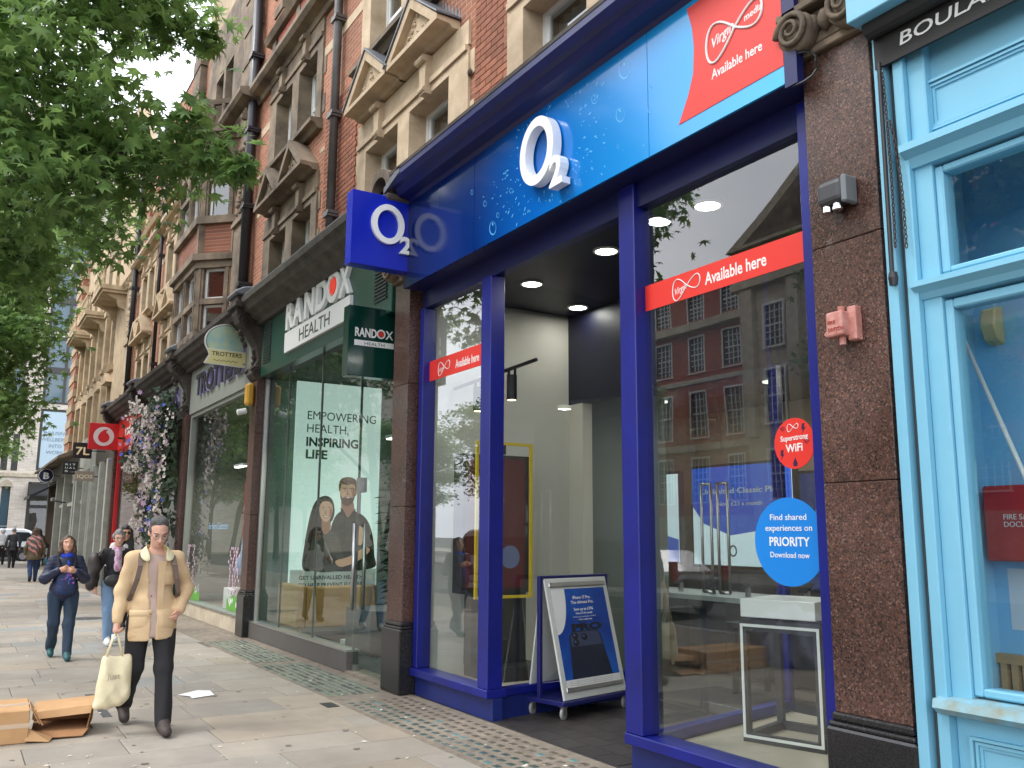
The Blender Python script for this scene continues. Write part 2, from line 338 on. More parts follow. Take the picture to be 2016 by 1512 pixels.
# cement strip that holds the pavement lights
cement = mat('cement', lin(150, 138, 122), .9, col2=lin(112, 102, 92), vs=9, bump=.4, bs=80, pos=True, mottle=.2)
MB().box(-57.7, -4.0, 3.405, 4.25, -.05, -.003).build('cement_margin', cement, pave)
glassb = [mat('pavement_glass_%d' % i, lin(*c), .25, var=.25, vs=40, spec=.5, rnd=.12) for i, c in enumerate([(84, 100, 94), (112, 103, 90), (112, 144, 142), (122, 138, 124)])]
def plight(label, x0, x1, y0, y1, nx, ny, fx, fy, pick):
    t = thing('pavement_light', label, 'pavement light', ((x0 + x1) / 2, (y0 + y1) / 2, 0), group='pavement lights along the shop fronts')
    MB().box(x0, x1, y0, y1, -.04, .002).build('light_frame', cement, t)
    dx, dy = (x1 - x0) / nx, (y1 - y0) / ny
    bl = {}
    for i in range(nx):
        for j in range(ny):
            k = pick(i, j); cx, cy = x0 + (i + .5) * dx - t.location.x, y0 + (j + .5) * dy - t.location.y
            if k not in bl:
                me = MB().box(-dx * fx / 2, dx * fx / 2, -dy * fy / 2, dy * fy / 2, -.006, .006)
                o = me.build('glass_block', glassb[k], t, local=True); o.location = (cx, cy, 0); bl[k] = o
                bv = o.modifiers.new('bevel', 'BEVEL'); bv.width = .006; bv.segments = 1
            else: share(bl[k], 'glass_block', t, (cx, cy, 0))
rr = random.Random(5)
plight('fine grid of green glass blocks by the far end of the green shop', -14.5, -11.9, 3.45, 4.0, 27, 7, .86, .62, lambda i, j: 3 if rr.random() < .75 else 0)
plight('grid of green glass blocks before the green shop door', -11.65, -9.15, 3.43, 4.02, 24, 7, .84, .66, lambda i, j: 0 if rr.random() < .35 else 3)
plight('widely spaced glass blocks set in cement before the blue shop', -8.75, -4.6, 3.44, 4.14, 31, 6, .58, .52, lambda i, j: (2 if rr.random() < .07 else 0) if j < 3 else (1 if rr.random() < .96 else 2))
tag(MB().box(-8.83, -8.6, 3.22, 3.34, -.004, .006).build('cover_plate', black), 'small dark metal cover plate in the paving', 'cover plate')
sl = MB().box(-10.5, -9.15, 1.30, 1.38, -.004, .004); tag(sl.build('drain_slot', mat('drain_grit', (.1, .1, .1), .9, var=.5, vs=30)), 'dark drain slot beside the cardboard in the paving', 'drain')
cv = MB(); cv.lathe([(.32, -.004), (.32, .004)], (-19.5, 2.35, 0), 20); tag(cv.build('manhole_cover', mat('iron_cover', (.08, .08, .08), .6, var=.4, vs=20)), 'round dark manhole cover behind the walkers', 'manhole cover')
# litter
lit = MB(); rl = random.Random(11)
for i in range(300):
    xx = -5.5 - rl.random() ** 1.6 * 20; yy = rl.uniform(.3, 4.0); s_ = rl.uniform(.008, .032); a = rl.random() * 6.28
    c_, n_ = math.cos(a) * s_, math.sin(a) * s_; h_ = rl.uniform(.004, .012)
    lit.add([(xx - c_, yy - n_, .004), (xx + n_ * .4, yy - c_ * .4, h_), (xx + c_, yy + n_, .005), (xx - n_ * .4, yy + c_ * .4, .004)], [(0, 1, 2, 3)])
gum = MB()
for i in range(160):
    xx = -5.5 - rl.random() ** 1.5 * 22; yy = rl.uniform(.2, 3.38); r_ = rl.uniform(.012, .03); n_ = 9; k_ = [r_ * rl.uniform(.7, 1.2) for _ in range(n_)]
    gum.add([(xx + math.cos(6.283 * q / n_) * k_[q], yy + math.sin(6.283 * q / n_) * k_[q], .0035) for q in range(n_)], [tuple(range(n_))])
gm_ = gum.build('gum_spots', mat('trodden_gum', lin(112, 106, 98), .8)); gm_['kind'] = 'stuff'; gm_['label'] = 'dark trodden gum spots on the paving slabs'
o = lit.build('litter', mat('litter_petal', (.72, .69, .6), .8, var=.3, vs=1.5, pos=True)); o['kind'] = 'stuff'; o['label'] = 'pale petals and scraps scattered over the pavement'
pp = MB().add([(-10.0, 2.12, .006), (-9.82, 2.2, .012), (-9.92, 2.42, .035), (-10.1, 2.34, .02)], [(0, 1, 2, 3)]).add([(-9.82, 2.2, .014), (-9.72, 2.2, .006), (-9.8, 2.44, .008), (-9.92, 2.42, .036)], [(0, 1, 2, 3)])
o = pp.build('paper_napkin', white); tag(o, 'crumpled white paper napkin lying beside the walking man', 'napkin')
sm = o.modifiers.new('thick', 'SOLIDIFY'); sm.thickness = .003

# ================================================================== UPPER BUILDINGS
YW = 4.35
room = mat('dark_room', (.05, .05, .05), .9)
curtain = mat('net_curtain', (.55, .56, .52), .9, var=.25, vs=5, pos=True)
terracotta = mat('terracotta_panel', lin(160, 72, 52), .85, col2=lin(110, 46, 36), vs=14, bump=1.0, bs=22, pos=True)
pipe_black = mat('black_downpipe', lin(40, 40, 46), .38, var=.3, vs=6)
pipe_grey = mat('worn_grey_downpipe', lin(92, 88, 86), .45, var=.4, vs=5)
def wall_holes(mb, x0, x1, z0, z1, y0, y1, holes):
    xs = sorted({x0, x1} | {h[0] for h in holes} | {h[1] for h in holes}); zs = sorted({z0, z1} | {h[2] for h in holes} | {h[3] for h in holes})
    xs = [v for v in xs if x0 <= v <= x1]; zs = [v for v in zs if z0 <= v <= z1]
    for i in range(len(xs) - 1):
        run = None
        for j in range(len(zs) - 1):
            cx, cz = (xs[i] + xs[i + 1]) / 2, (zs[j] + zs[j + 1]) / 2
            solid = not any(h[0] < cx < h[1] and h[2] < cz < h[3] for h in holes)
            if solid: run = [zs[j], zs[j + 1]] if run is None else [run[0], zs[j + 1]]
            if (not solid or j == len(zs) - 2) and run is not None: mb.box(xs[i], xs[i + 1], y0, y1, *run); run = None
def sash(parent, x0, x1, z0, z1, y=YW + .2, cur=True, mid=None):
    f = MB(); w = .055; mid = mid if mid else z0 + (z1 - z0) * .5
    f.box(x0, x0 + w, y, y + .09, z0, z1).box(x1 - w, x1, y, y + .09, z0, z1).box(x0 + w, x1 - w, y, y + .09, z1 - w, z1).box(x0 + w, x1 - w, y, y + .09, z0, z0 + w)
    f.box(x0 + w, x0 + w + .04, y + .05, y + .08, z0 + w, mid).box(x1 - w - .04, x1 - w, y + .05, y + .08, z0 + w, mid)
    f.box(x0 + w, x0 + w + .04, y + .02, y + .05, mid, z1 - w).box(x1 - w - .04, x1 - w, y + .02, y + .05, mid, z1 - w)
    f.box(x0 + w, x1 - w, y + .015, y + .085, mid - .025, mid + .03)
    o = f.build('window', white, parent)
    MB().box(x0 + w, x1 - w, y + .035, y + .041, mid, z1 - w).build('pane', sash_glass, o)
    MB().box(x0 + w, x1 - w, y + .065, y + .071, z0 + w, mid).build('pane', sash_glass, o)
    if cur:
        c = MB(); n = 24; yy = y + .2
        pts = [(x0 + (x1 - x0) * i / n, yy + .02 * math.sin(i * 1.9)) for i in range(n + 1)]
        for i in range(n): c.add([(pts[i][0], pts[i][1], z0), (pts[i + 1][0], pts[i + 1][1], z0), (pts[i + 1][0], pts[i + 1][1], z1), (pts[i][0], pts[i][1], z1)], [(0, 1, 2, 3)])
        c.build('curtain', curtain, o)
    return o
def hood(parent, x0, x1, z, ap, m, leadroof):
    """triangular pediment over one window: bed mould, raking cornices, tympanum with carving"""
    xm = (x0 + x1) / 2; d = .30
    p = MB().profile_x([(YW, z), (YW - .10, z), (YW - .14, z + .04), (YW - d, z + .05), (YW - d, z + .11), (YW, z + .11)], x0, x1)
    for s_, (xa, xb) in ((1, (x0, xm)), (-1, (x1, xm))):
        dx, dz = xb - xa, ap - z - .05; ln_ = math.hypot(dx, dz); ux, uz = dx / ln_, dz / ln_
        nx, nz = (-uz, ux) if s_ > 0 else (uz, -ux)
        poly = [(xa, z + .11), (xm, ap + .05), (xm, ap - .09), (xa + s_ * .16, z + .11)]
        p.prism(poly, (0, YW, 0), (1, 0, 0), (0, 0, 1), (0, -d, 0))
    o = p.build('pediment', m, parent)
    ty = MB().prism([(x0 + .12, z + .115), (x1 - .12, z + .115), (xm, ap - .10)], (0, YW, 0), (1, 0, 0), (0, 0, 1), (0, -.21, 0)); ty.build('tympanum', m, o)
    cvg = MB(); rc = random.Random(int(abs(x0) * 10))
    for i in range(26):
        a = rc.uniform(-1, 1); b = rc.random() * .55 * (1 - abs(a)); r_ = rc.uniform(.02, .04)
        cvg.lathe([(.004, 0), (r_ * .8, .006), (r_ * .6, .02), (.004, .028)], (xm + a * (x1 - x0) * .22, YW - .208, z + .16 + b * (ap - z)), 6, ax=(0, -1, 0))
    cvg.build('carving', m, o)['kind'] = 'stuff'
    if leadroof:
        lr = MB()
        for s_, xa in ((1, x0 - .03), (-1, x1 + .03)):
            lr.add([(xa, YW - d - .02, z + .135), (xm, YW - d - .02, ap + .085), (xm, YW, ap + .085), (xa, YW, z + .135), (xa, YW - d - .02, z + .11), (xm, YW - d - .02, ap + .055), (xm, YW, ap + .055), (xa, YW, z + .11)],
                   [(0, 1, 2, 3) if s_ < 0 else (3, 2, 1, 0), (0, 4, 5, 1), (4, 7, 6, 5), (0, 3, 7, 4), (1, 5, 6, 2)])
            n = 9
            for i in range(n):   # stepped flashing let into the brickwork
                t0, t1 = i / n, (i + .8) / n
                xa0, xb0 = xa + (xm - xa) * t0, xa + (xm - xa) * t1; za = z + .135 + (ap - z - .05) * t0
                lr.prism([(xa0, za - .02), (xb0, za + (ap - z) * .8 / n), (xa0 + (xb0 - xa0) * .5, za + .14)], (0, YW - .001, 0), (1, 0, 0), (0, 0, 1), (0, -.006, 0))
        lr.build('lead_roof', lead, o)
def keystone(parent, xc, z0, z1, m, y=YW):
    k = MB().prism([(xc - .065, z0), (xc + .065, z0), (xc + .095, z1), (xc - .095, z1)], (0, y - .02, 0), (1, 0, 0), (0, 0, 1), (0, -.10, 0))
    k.tube([(xc - .1, y - .14, z1 - .05), (xc + .1, y - .14, z1 - .05)], .045, 10)
    k.tube([(xc - .07, y - .12, z0 + .05), (xc + .07, y - .12, z0 + .05)], .03, 8)
    k.build('keystone', m, parent)
def window_pair(parent, xl, w, mull, jl, jr, m, sill_m, leadroof, upper=True, low=True, third=False):
    """a pair of sash windows per storey in a stone surround; xl = left edge of the first opening"""
    holes = []
    a0, a1, b0, b1 = xl, xl + w, xl + w + mull, xl + 2 * w + mull
    s_ = MB(); pr_ = .035
    if low:
        zt = 6.80
        holes += [(a0 - .05, a1 + .05, 5.62, zt + .05), (b0 - .05, b1 + .05, 5.62, zt + .05)]
        for x0, x1 in ((a0 - jl, a0), (a1, b0), (b1, b1 + jr)):
            s_.box(x0, x1, YW - pr_, YW + .24, 5.6, zt)
        s_.box(a0 - jl, b1 + jr, YW - pr_, YW + .24, zt, zt + .10).box(a0 - jl + .02, b1 + jr - .02, YW - pr_ - .03, YW, zt + .1, zt + .17).box(a0 - jl, b1 + jr, YW - pr_, YW + .02, zt + .17, 7.26)
        for j in range(4):   # toothed quoin blocks into the brick
            if j % 2: s_.box(a0 - jl - .10, a0 - jl, YW - .012, YW + .1, 5.7 + j * .3, 6.0 + j * .3 - .01).box(b1 + jr, b1 + jr + .10, YW - .012, YW + .1, 5.7 + j * .3, 6.0 + j * .3 - .01)
        for x0, x1 in ((a0, a1), (b0, b1)):
            sash(parent, x0, x1, 5.62, zt); keystone(parent, (x0 + x1) / 2, zt - .02, 7.25, m)
            hood(parent, x0 - mull / 2 - .02, x1 + mull / 2 + .02, 7.28, 7.92, m, leadroof)
    if upper:
        z0, z1 = 8.12, 9.42
        holes += [(a0 - .05, a1 + .05, z0, z1 + .05), (b0 - .05, b1 + .05, z0, z1 + .05)]
        for x0, x1 in ((a0 - jl, a0), (a1, b0), (b1, b1 + jr)): s_.box(x0, x1, YW - pr_, YW + .24, 8.1, z1)
        for j in range(4):
            if j % 2 == 0: s_.box(b1 + jr, b1 + jr + .12, YW - .012, YW + .1, 8.2 + j * .33, 8.5 + j * .33)
        s_.box(a0 - jl, b1 + jr, YW - pr_, YW + .24, z1, z1 + .12).box(a0 - jl + .02, b1 + jr - .02, YW - pr_ - .03, YW, z1 + .12, z1 + .2).box(a0 - jl, b1 + jr, YW - pr_, YW + .02, z1 + .2, 9.88)
        for x0, x1 in ((a0, a1), (b0, b1)):
            sash(parent, x0, x1, z0, z1); keystone(parent, (x0 + x1) / 2, z1, 9.86, sill_m)
        sl_ = MB().profile_x([(YW - .0, 7.94), (YW - .08, 7.94), (YW - .14, 8.02), (YW - .2, 8.03), (YW - .2, 8.10), (YW, 8.12), (YW + .2, 8.12), (YW + .2, 8.0)], a0 - jl - .06, b1 + jr + .03)
        sl_.build('window_sill', sill_m, parent)
    if third:
        z0, z1 = 10.95, 12.6
        holes += [(a0, a1, z0, z1), (b0, b1, z0, z1)]
        for x0, x1 in ((a0, a1), (b0, b1)): sash(parent, x0, x1, z0, z1)
        for k in range(5):
            for x0, x1 in ((a0 - jl - .1, a0 + .012), (a1 - .012, b0 + .012), (b1 - .012, b1 + jr + .1)): s_.box(x0, x1, YW - .03, YW + .19, 10.95 + k * .4, 11.12 + k * .4)
        st = MB().profile_x([(YW, 10.78), (YW - .12, 10.8), (YW - .18, 10.9), (YW, 10.94)], a0 - jl - .2, b1 + jr + .2); st.build('window_sill', sill_m, parent)
        for x0, x1 in ((a0 - .05, a1 + .05), (b0 - .05, b1 + .05)): MB().box(x0, x1, YW - .05, YW, 10.28, 10.76).build('terracotta_panel', terracotta, parent)
        for x0 in (a0 - jl, (a1 + b0) / 2 - .1, b1 + .1): s_.box(x0, x0 + .2, YW - .06, YW, 10.26, 10.78)
    s_.each('stone_block', m, parent)
    return holes
def string_course(parent, x0, x1, m, z=9.88, proj=.3):
    s_ = MB().profile_x([(YW, z), (YW - .06, z), (YW - .1, z + .07), (YW - proj + .06, z + .10), (YW - proj, z + .16), (YW - proj, z + .24), (YW - .05, z + .34), (YW, z + .36)], x0, x1)
    s_.build('string_course', m, parent)
def downpipe(parent, x, z0, z1, m, r=.055, y=YW - .1):
    o = MB().tube([(x, y, z0), (x, y, z1)], r, 12).build('downpipe', m, parent, smooth=True)
    cl = MB(); z = z0 + .7
    while z < z1:
        cl.box(x - r - .03, x + r + .03, y - r - .02, YW + .0, z, z + .035).box(x - r - .045, x + r + .045, y - r - .012, YW, z + .04, z + .09); z += 1.55
    cl.each('pipe_collar', m, o)
    return o
brick_piece = mat('single_brick', lin(158, 100, 74), .85, col2=lin(130, 80, 60), vs=25, bump=.3, bs=60, rnd=.28)
def brick_field(parent, x0, x1, z0, z1, limit):
    """individual bricks in stretcher bond just proud of the mortar bed"""
    src = {}; n = 0; zr = 0; z = z0
    while z < z1 and n < limit:
        off = .118 if zr % 2 else 0.0; x = x0 - off
        while x < x1 - .02:
            a, b = max(x, x0), min(x + .225, x1)
            if b - a > .03:
                k = round(b - a, 3)
                c = ((a + b) / 2, YW, z + .0325)
                if k not in src:
                    o = MB().box(-(b - a) / 2, (b - a) / 2, -.014, 0.0, -.0325, .0325).build('brick', brick_piece, parent, local=True); o.location = Vector(c) - wloc(parent); src[k] = o
                else: share(src[k], 'brick', parent, Vector(c) - wloc(parent))
                n += 1
            x += .236
        z += .076; zr += 1
    return n
def mansion(name, label, x0, x1, pairs, bricks=(), grp=None, top=13.6, pm=stone):
    t = thing(name, label, 'building', ((x0 + x1) / 2, YW, 0), group=grp)
    holes = []
    for args in pairs: holes += window_pair(t, *args)
    w = MB(); wall_holes(w, x0, x1, 5.45, top, YW, YW + .35, holes); w.build('brick_wall', brick_red, t)
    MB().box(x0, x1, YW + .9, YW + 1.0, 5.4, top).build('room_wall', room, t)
    n = 0
    for bf in bricks: n += brick_field(t, *bf, 300 - n)
    bd = MB()
    cuts = sorted([(p[0] - p[3] - .01, p[0] + 2 * p[1] + p[2] + p[4] + .01) for p in pairs])
    xx = x0
    for a, b in cuts + [(x1, x1)]:
        if a > xx + .05: bd.box(xx, a, YW - .008, YW + .05, 9.14, 9.30).box(xx, a, YW - .008, YW + .05, 7.52, 7.60)
        xx = b
    bd.each('stone_band', pm, t)
    return t
cream_stone = mat('cream_stone', lin(200, 178, 146), 0.85, col2=lin(160, 138, 110), vs=3, bump=.3, bs=45, pos=True, det=8, mottle=.25)
h1 = mansion('brick_mansion', 'red brick mansion with paired sash windows and pointed pediments above the blue shop', -16.35, 3.0, [
    (-15.32, .92, .36, .40, .26, stone_dark, stone_dark, False, True, True, True),
    (-10.88, 1.05, .34, .30, .46, stone, stone_dark, True, True, True, False),
    (-6.86, 1.05, .34, .30, .46, stone, stone_dark, True, True, True, False)],
    bricks=[(-7.86, -7.18, 5.72, 7.5), (-12.64, -11.32, 5.72, 8.1)])
string_course(h1, -16.3, 3.0, stone_dark)
downpipe(h1, -12.02, 5.5, 13.5, pipe_grey, .065)
downpipe(h1, -16.55, 5.5, 13.5, pipe_black, .09, y=YW - .15)
# iron wall tie on the brickwork
tie = MB(); tie.lathe([(.03, 0), (.045, .015), (.02, .03)], (-7.95, YW - .02, 6.62), 10, ax=(0, -1, 0)); tie.build('wall_tie', mat('rusty_iron', lin(70, 48, 38), .8), h1)

def oriel(parent, xa, xb, cant, depth, m, zb=5.5, detail=True):
    """canted stone bay: front face between xa+cant..xb-cant, splayed sides, mullioned windows, balustrade on top"""
    y0 = YW; y1 = YW - depth
    pl = [(xb, y0), (xb - cant, y1), (xa + cant, y1), (xa, y0)]     # right wall, right corner, left corner, left wall
    brick_m = brick_diag
    def band(nm, z0, z1, out, mm, prof=None):
        ctr = Vector(((xa + xb) / 2, y0))
        pts = []
        for i, p in enumerate(pl):
            q = Vector(p); pts.append((q.x + (out if i in (0, 1) else -out) * (1 if i in (0, 3) else .45), q.y - (out if i in (1, 2) else 0)))
        b = MB().prism([(p[0], p[1]) for p in pts], (0, 0, z0), (1, 0, 0), (0, 1, 0), (0, 0, z1 - z0)); b.build(nm, mm, parent)
    segs = [(pl[0], pl[1]), (pl[1], pl[2]), (pl[2], pl[3])]
    post = MB(); fr = []
    def lvl(z0, z1, zt, arch):
        for si, (p, q) in enumerate(segs):
            p, q = Vector((*p, 0)), Vector((*q, 0)); d = q - p; ln_ = d.length; u = d / ln_; nrm = Vector((u.y, -u.x, 0))
            if nrm.y > 0: nrm = -nrm
            n = 1 if si != 1 else max(2, int(ln_ / .95)); jm = .16; wv = (ln_ - jm * (n + 1)) / n
            for k in range(n + 1):
                a = p + u * (k * (wv + jm)); post.obox(a + Vector((0, 0, z0)), u * jm, -nrm * .18, (0, 0, z1 - z0))
                post.obox(a + u * .05 + nrm * .02 + Vector((0, 0, z0)), u * (jm - .1), -nrm * .02, (0, 0, z1 - z0))
            post.obox(p + Vector((0, 0, zt)) + nrm * .015, d, -nrm * .16, (0, 0, .12))
            for k in range(n):
                a = p + u * (k * (wv + jm) + jm) - nrm * .09
                f = MB(); w = .05
                for zz0, zz1 in ((z0, zt), (zt + .12, z1)):
                    f.obox(a + Vector((0, 0, zz0)), u * w, -nrm * .06, (0, 0, zz1 - zz0)).obox(a + u * (wv - w) + Vector((0, 0, zz0)), u * w, -nrm * .06, (0, 0, zz1 - zz0))
                    f.obox(a + u * w + Vector((0, 0, zz0)), u * (wv - 2 * w), -nrm * .06, (0, 0, w)).obox(a + u * w + Vector((0, 0, zz1 - w)), u * (wv - 2 * w), -nrm * .06, (0, 0, w))
                o = f.build('window', white, parent)
                for zz0, zz1 in ((z0, zt), (zt + .12, z1)):
                    MB().obox(a + u * w - nrm * .025 + Vector((0, 0, zz0 + w)), u * (wv - 2 * w), -nrm * .006, (0, 0, zz1 - zz0 - 2 * w)).build('pane', sash_glass, o)
                if arch:
                    c = a + u * wv / 2 + nrm * .10 + Vector((0, 0, zt + .2)); r0 = wv / 2
                    ah = MB()
                    prev = None
                    for i in range(9):
                        an = math.pi * i / 8; e = u * math.cos(an) * r0 + Vector((0, 0, math.sin(an) * min(r0, z1 - zt - .22)))
                        cor = c + u * (r0 if math.cos(an) > 0 else -r0) * 1.0 + Vector((0, 0, z1 - zt - .2))
                        if prev is not None: ah.add([c + prev[0], c + e, prev[1], ], [(0, 1, 2)]) if False else None
                        prev = (e, cor)
                    pts = [c + u * math.cos(math.pi * i / 10) * r0 + Vector((0, 0, math.sin(math.pi * i / 10) * min(r0, z1 - zt - .24))) for i in range(11)]
                    ah.tube(pts, .05, 6); ah.build('arch_mould', m, parent)
    band('oriel_base', zb, 5.75, 0.0, m)
    lvl(5.75, 7.05, 6.28, False)
    band('bay_cornice', 7.05, 7.2, .04, m); band('bay_cornice', 7.2, 7.34, .12, m)
    band('brick_apron', 7.34, 8.0, -.02, brick_m)
    for p in pl: post.box(p[0] - .07, p[0] + .07, p[1] - .03, p[1] + .12, 7.34, 8.0)
    band('bay_sill', 8.0, 8.16, .08, m)
    lvl(8.16, 9.55, 8.95, True)
    band('bay_frieze', 9.55, 9.85, .0, m); band('bay_cornice', 9.85, 9.98, .1, m); band('bay_cornice', 9.98, 10.1, .2, m)
    post.each('mullion', m, parent)
    # balustrade
    bal = MB(); 
    for (p, q) in segs:
        p, q = Vector((*p, 10.1)), Vector((*q, 10.1)); d = q - p; n = max(3, int(d.length / .2))
        bal.tube([p + Vector((0, 0, .05)), q + Vector((0, 0, .05))], .06, 4); bal.tube([p + Vector((0, 0, .62)), q + Vector((0, 0, .62))], .075, 4)
        for k in range(n):
            c = p + d * ((k + .5) / n)
            MB().lathe([(.055, .08), (.055, .12), (.03, .16), (.065, .26), (.06, .34), (.028, .42), (.05, .5), (.05, .56)], c, 10).build('baluster', m, parent, smooth=True)
    for p in pl: bal.box(p[0] - .1, p[0] + .1, p[1] - .1, p[1] + .1, 10.1, 10.78)
    bal.each('rail', m, parent)
    # storey set back above the balcony
    up = MB(); wall_holes(up, xa, xb, 10.1, 13.6, YW, YW + .3, [(xa + .9, xa + 1.6, 10.4, 12.2), (xb - 1.6, xb - .9, 10.4, 12.2)])
    up.build('upper_wall', m, parent)
    for x0 in (xa + .9, xb - 1.6): sash(parent, x0, x0 + .7, 10.4, 12.2)
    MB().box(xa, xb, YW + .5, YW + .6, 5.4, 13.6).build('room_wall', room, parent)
def pilaster(parent, x0, x1, m, top=13.6, yp=.16):
    p = MB().box(x0, x1, YW - yp, YW + .2, 5.45, 7.6).box(x0 + .03, x1 - .03, YW - yp + .02, YW + .2, 7.75, 9.85)
    p.build('pilaster', m, parent)
    c = MB().box(x0 - .04, x1 + .04, YW - yp - .06, YW + .2, 7.6, 7.68).box(x0 - .02, x1 + .02, YW - yp - .03, YW + .2, 7.68, 7.75); c.build('pilaster_cap', m, parent)
    q = MB(); z = 10.25; i = 0
    while z < top: q.box(x0 - (.0 if i % 2 else .05), x1 + (.0 if i % 2 else .05), YW - yp - (.02 if i % 2 == 0 else 0), YW + .2, z, z + .36); z += .37; i += 1
    q.each('quoin_block', m, parent)
    rc = random.Random(int(-x0 * 7)); cr = MB()
    for i in range(46):
        r_ = rc.uniform(.035, .07); cr.lathe([(.004, 0), (r_, .01), (r_ * .7, .04), (.005, .06)], (rc.uniform(x0 + .08, x1 - .08), YW - yp + .02, rc.uniform(7.85, 9.3)), 6, ax=(0, -1, 0))
    cr.build('carved_panel', m, parent)['kind'] = 'stuff'
    cp = MB().profile_x([(YW, 9.5), (YW - yp - .03, 9.55), (YW - yp - .05, 9.8), (YW - yp - .1, 9.86), (YW, 9.86)], x0 - .03, x1 + .03)
    for s_ in (x0 + .08, x1 - .08): cp.tube([(s_ - .05, YW - yp - .08, 9.72), (s_ + .05, YW - yp - .08, 9.72)], .07, 10)
    cp.build('capital', m, parent)
h2 = thing('bay_house', 'weathered stone canted bay with balustraded balcony between the brick mansions', 'building', (-19.3, YW, 0))
bw_ = MB(); bw_.box(-22.7, -21.5, YW, YW + .35, 5.45, 13.6).box(-18.12, -16.35, YW, YW + .35, 5.45, 13.6); bw_.build('brick_wall', brick_red, h2)
oriel(h2, -21.5, -18.12, .56, .56, stone_dark)
pilaster(h2, -17.42, -16.7, stone_dark); pilaster(h2, -22.5, -21.8, stone_dark)
string_course(h2, -18.1, -16.36, stone_dark, proj=.46); string_course(h2, -22.69, -21.55, stone_dark, proj=.46)
h3 = mansion('brick_mansion', 'brighter red brick mansion front with two window pairs behind the bay', -30.2, -22.7, [
    (-29.1, .8, .34, .3, .26, cream_stone, cream_stone, False, True, True, True),
    (-25.2, .8, .34, .3, .26, cream_stone, cream_stone, False, True, True, True)])
string_course(h3, -30.2, -22.7, cream_stone); downpipe(h3, -25.9, 5.5, 13.5, pipe_black, .05); downpipe(h3, -30.0, 5.5, 13.5, pipe_black, .08, y=YW - .15)
h4 = thing('stone_mansion', 'pale sandstone mansion with bracketed balconies at the far end of the terrace', 'building', (-38, YW, 0))
hs4 = []
for k in range(5):
    x0 = -44.2 + k * 2.1
    for z0, z1 in ((5.7, 7.0), (7.7, 9.5), (10.5, 12.4)): hs4.append((x0, x0 + 1.0, z0, z1))
w4 = MB(); wall_holes(w4, -45.2, -30.2, 5.2, 13.8, YW, YW + .35, hs4); w4.build('stone_wall', cream_stone, h4)
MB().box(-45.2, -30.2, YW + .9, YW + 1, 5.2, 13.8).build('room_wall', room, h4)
for a in hs4: sash(h4, *a)
for k in range(5):
    x0 = -44.2 + k * 2.1
    sl_ = MB().profile_x([(YW, 7.45), (YW - .1, 7.45), (YW - .16, 7.6), (YW, 7.66)], x0 - .2, x0 + 1.2); sl_.build('window_sill', cream_stone, h4)
    hp = MB().prism([(x0 - .15, 7.0), (x0 + 1.15, 7.0), (x0 + .5, 7.4)], (0, YW, 0), (1, 0, 0), (0, 0, 1), (0, -.2, 0)); hp.build('pediment', cream_stone, h4)
    pil = MB().box(x0 - .75, x0 - .35, YW - .16, YW, 5.2, 9.9).box(x0 - .8, x0 - .3, YW - .22, YW, 7.5, 7.65).box(x0 - .8, x0 - .3, YW - .22, YW, 9.7, 9.9); pil.build('pilaster', cream_stone, h4)
for xa, xb in ((-35.2, -32.6), (-39.6, -37.0), (-43.8, -41.2)):
    bl = MB().box(xa, xb, YW - .85, YW, 9.9, 10.05).box(xa + .05, xb - .05, YW - .78, YW, 9.8, 9.9)
    for xx in (xa + .2, xb - .35): bl.prism([(YW, 9.25), (YW - .2, 9.35), (YW - .3, 9.6), (YW - .72, 9.8), (YW, 9.8)], (xx, 0, 0), (0, 1, 0), (0, 0, 1), (.16, 0, 0))
    bl.box(xa, xb, YW - .8, YW - .7, 10.65, 10.75)
    n = 9
    for k in range(n): bl.lathe([(.05, 0), (.03, .1), (.06, .25), (.03, .45), (.05, .6)], (xa + .2 + (xb - xa - .4) * k / (n - 1), YW - .75, 10.05), 8)
    bl.build('balcony', cream_stone, h4)
pilaster(h4, -30.95, -30.25, cream_stone)
string_course(h4, -45.2, -30.2, cream_stone, z=9.9, proj=.2)
# striped end block
sb = MB()
for k in range(14):
    sb.box(-47.4, -45.2, YW - .3, YW + 2, 5.0 + k * .7, 5.0 + k * .7 + .35)
sb.each('stone_course', cream_stone, h4)
sb = MB()
for k in range(13): sb.box(-47.35, -45.25, YW - .26, YW + 2, 5.35 + k * .7, 5.7 + k * .7)
sb.each('brick_course', brick_red, h4)
MB().box(-57, -47.4, YW + .0, YW + 6, 4.9, 5.2).build('shop_roof', lead, h4)
# chimneys and gables that stick up over the roof line
gb = MB()
for xa, xb in ((-22, -17.4), (-36, -31)):
    gb.prism([(xa, 13.6), (xb, 13.6), (xb - .6, 15.2), ((xa + xb) / 2, 17.4), (xa + .6, 15.2)], (0, YW, 0), (1, 0, 0), (0, 0, 1), (0, .4, 0))
gb.each('gable', cream_stone, h4)
ro = MB().add([(-45, YW, 13.7), (3, YW, 13.7), (3, YW + 5, 17.5), (-45, YW + 5, 17.5), (-45, YW + .4, 13.5), (3, YW + .4, 13.5), (3, YW + 5, 17.2), (-45, YW + 5, 17.2)], [(0, 1, 2, 3), (7, 6, 5, 4), (0, 4, 5, 1), (1, 5, 6, 2), (3, 2, 6, 7), (0, 3, 7, 4)])
ro.build('slate_roof', mat('slate', (.09, .1, .12), .6, var=.3, vs=3), h4)

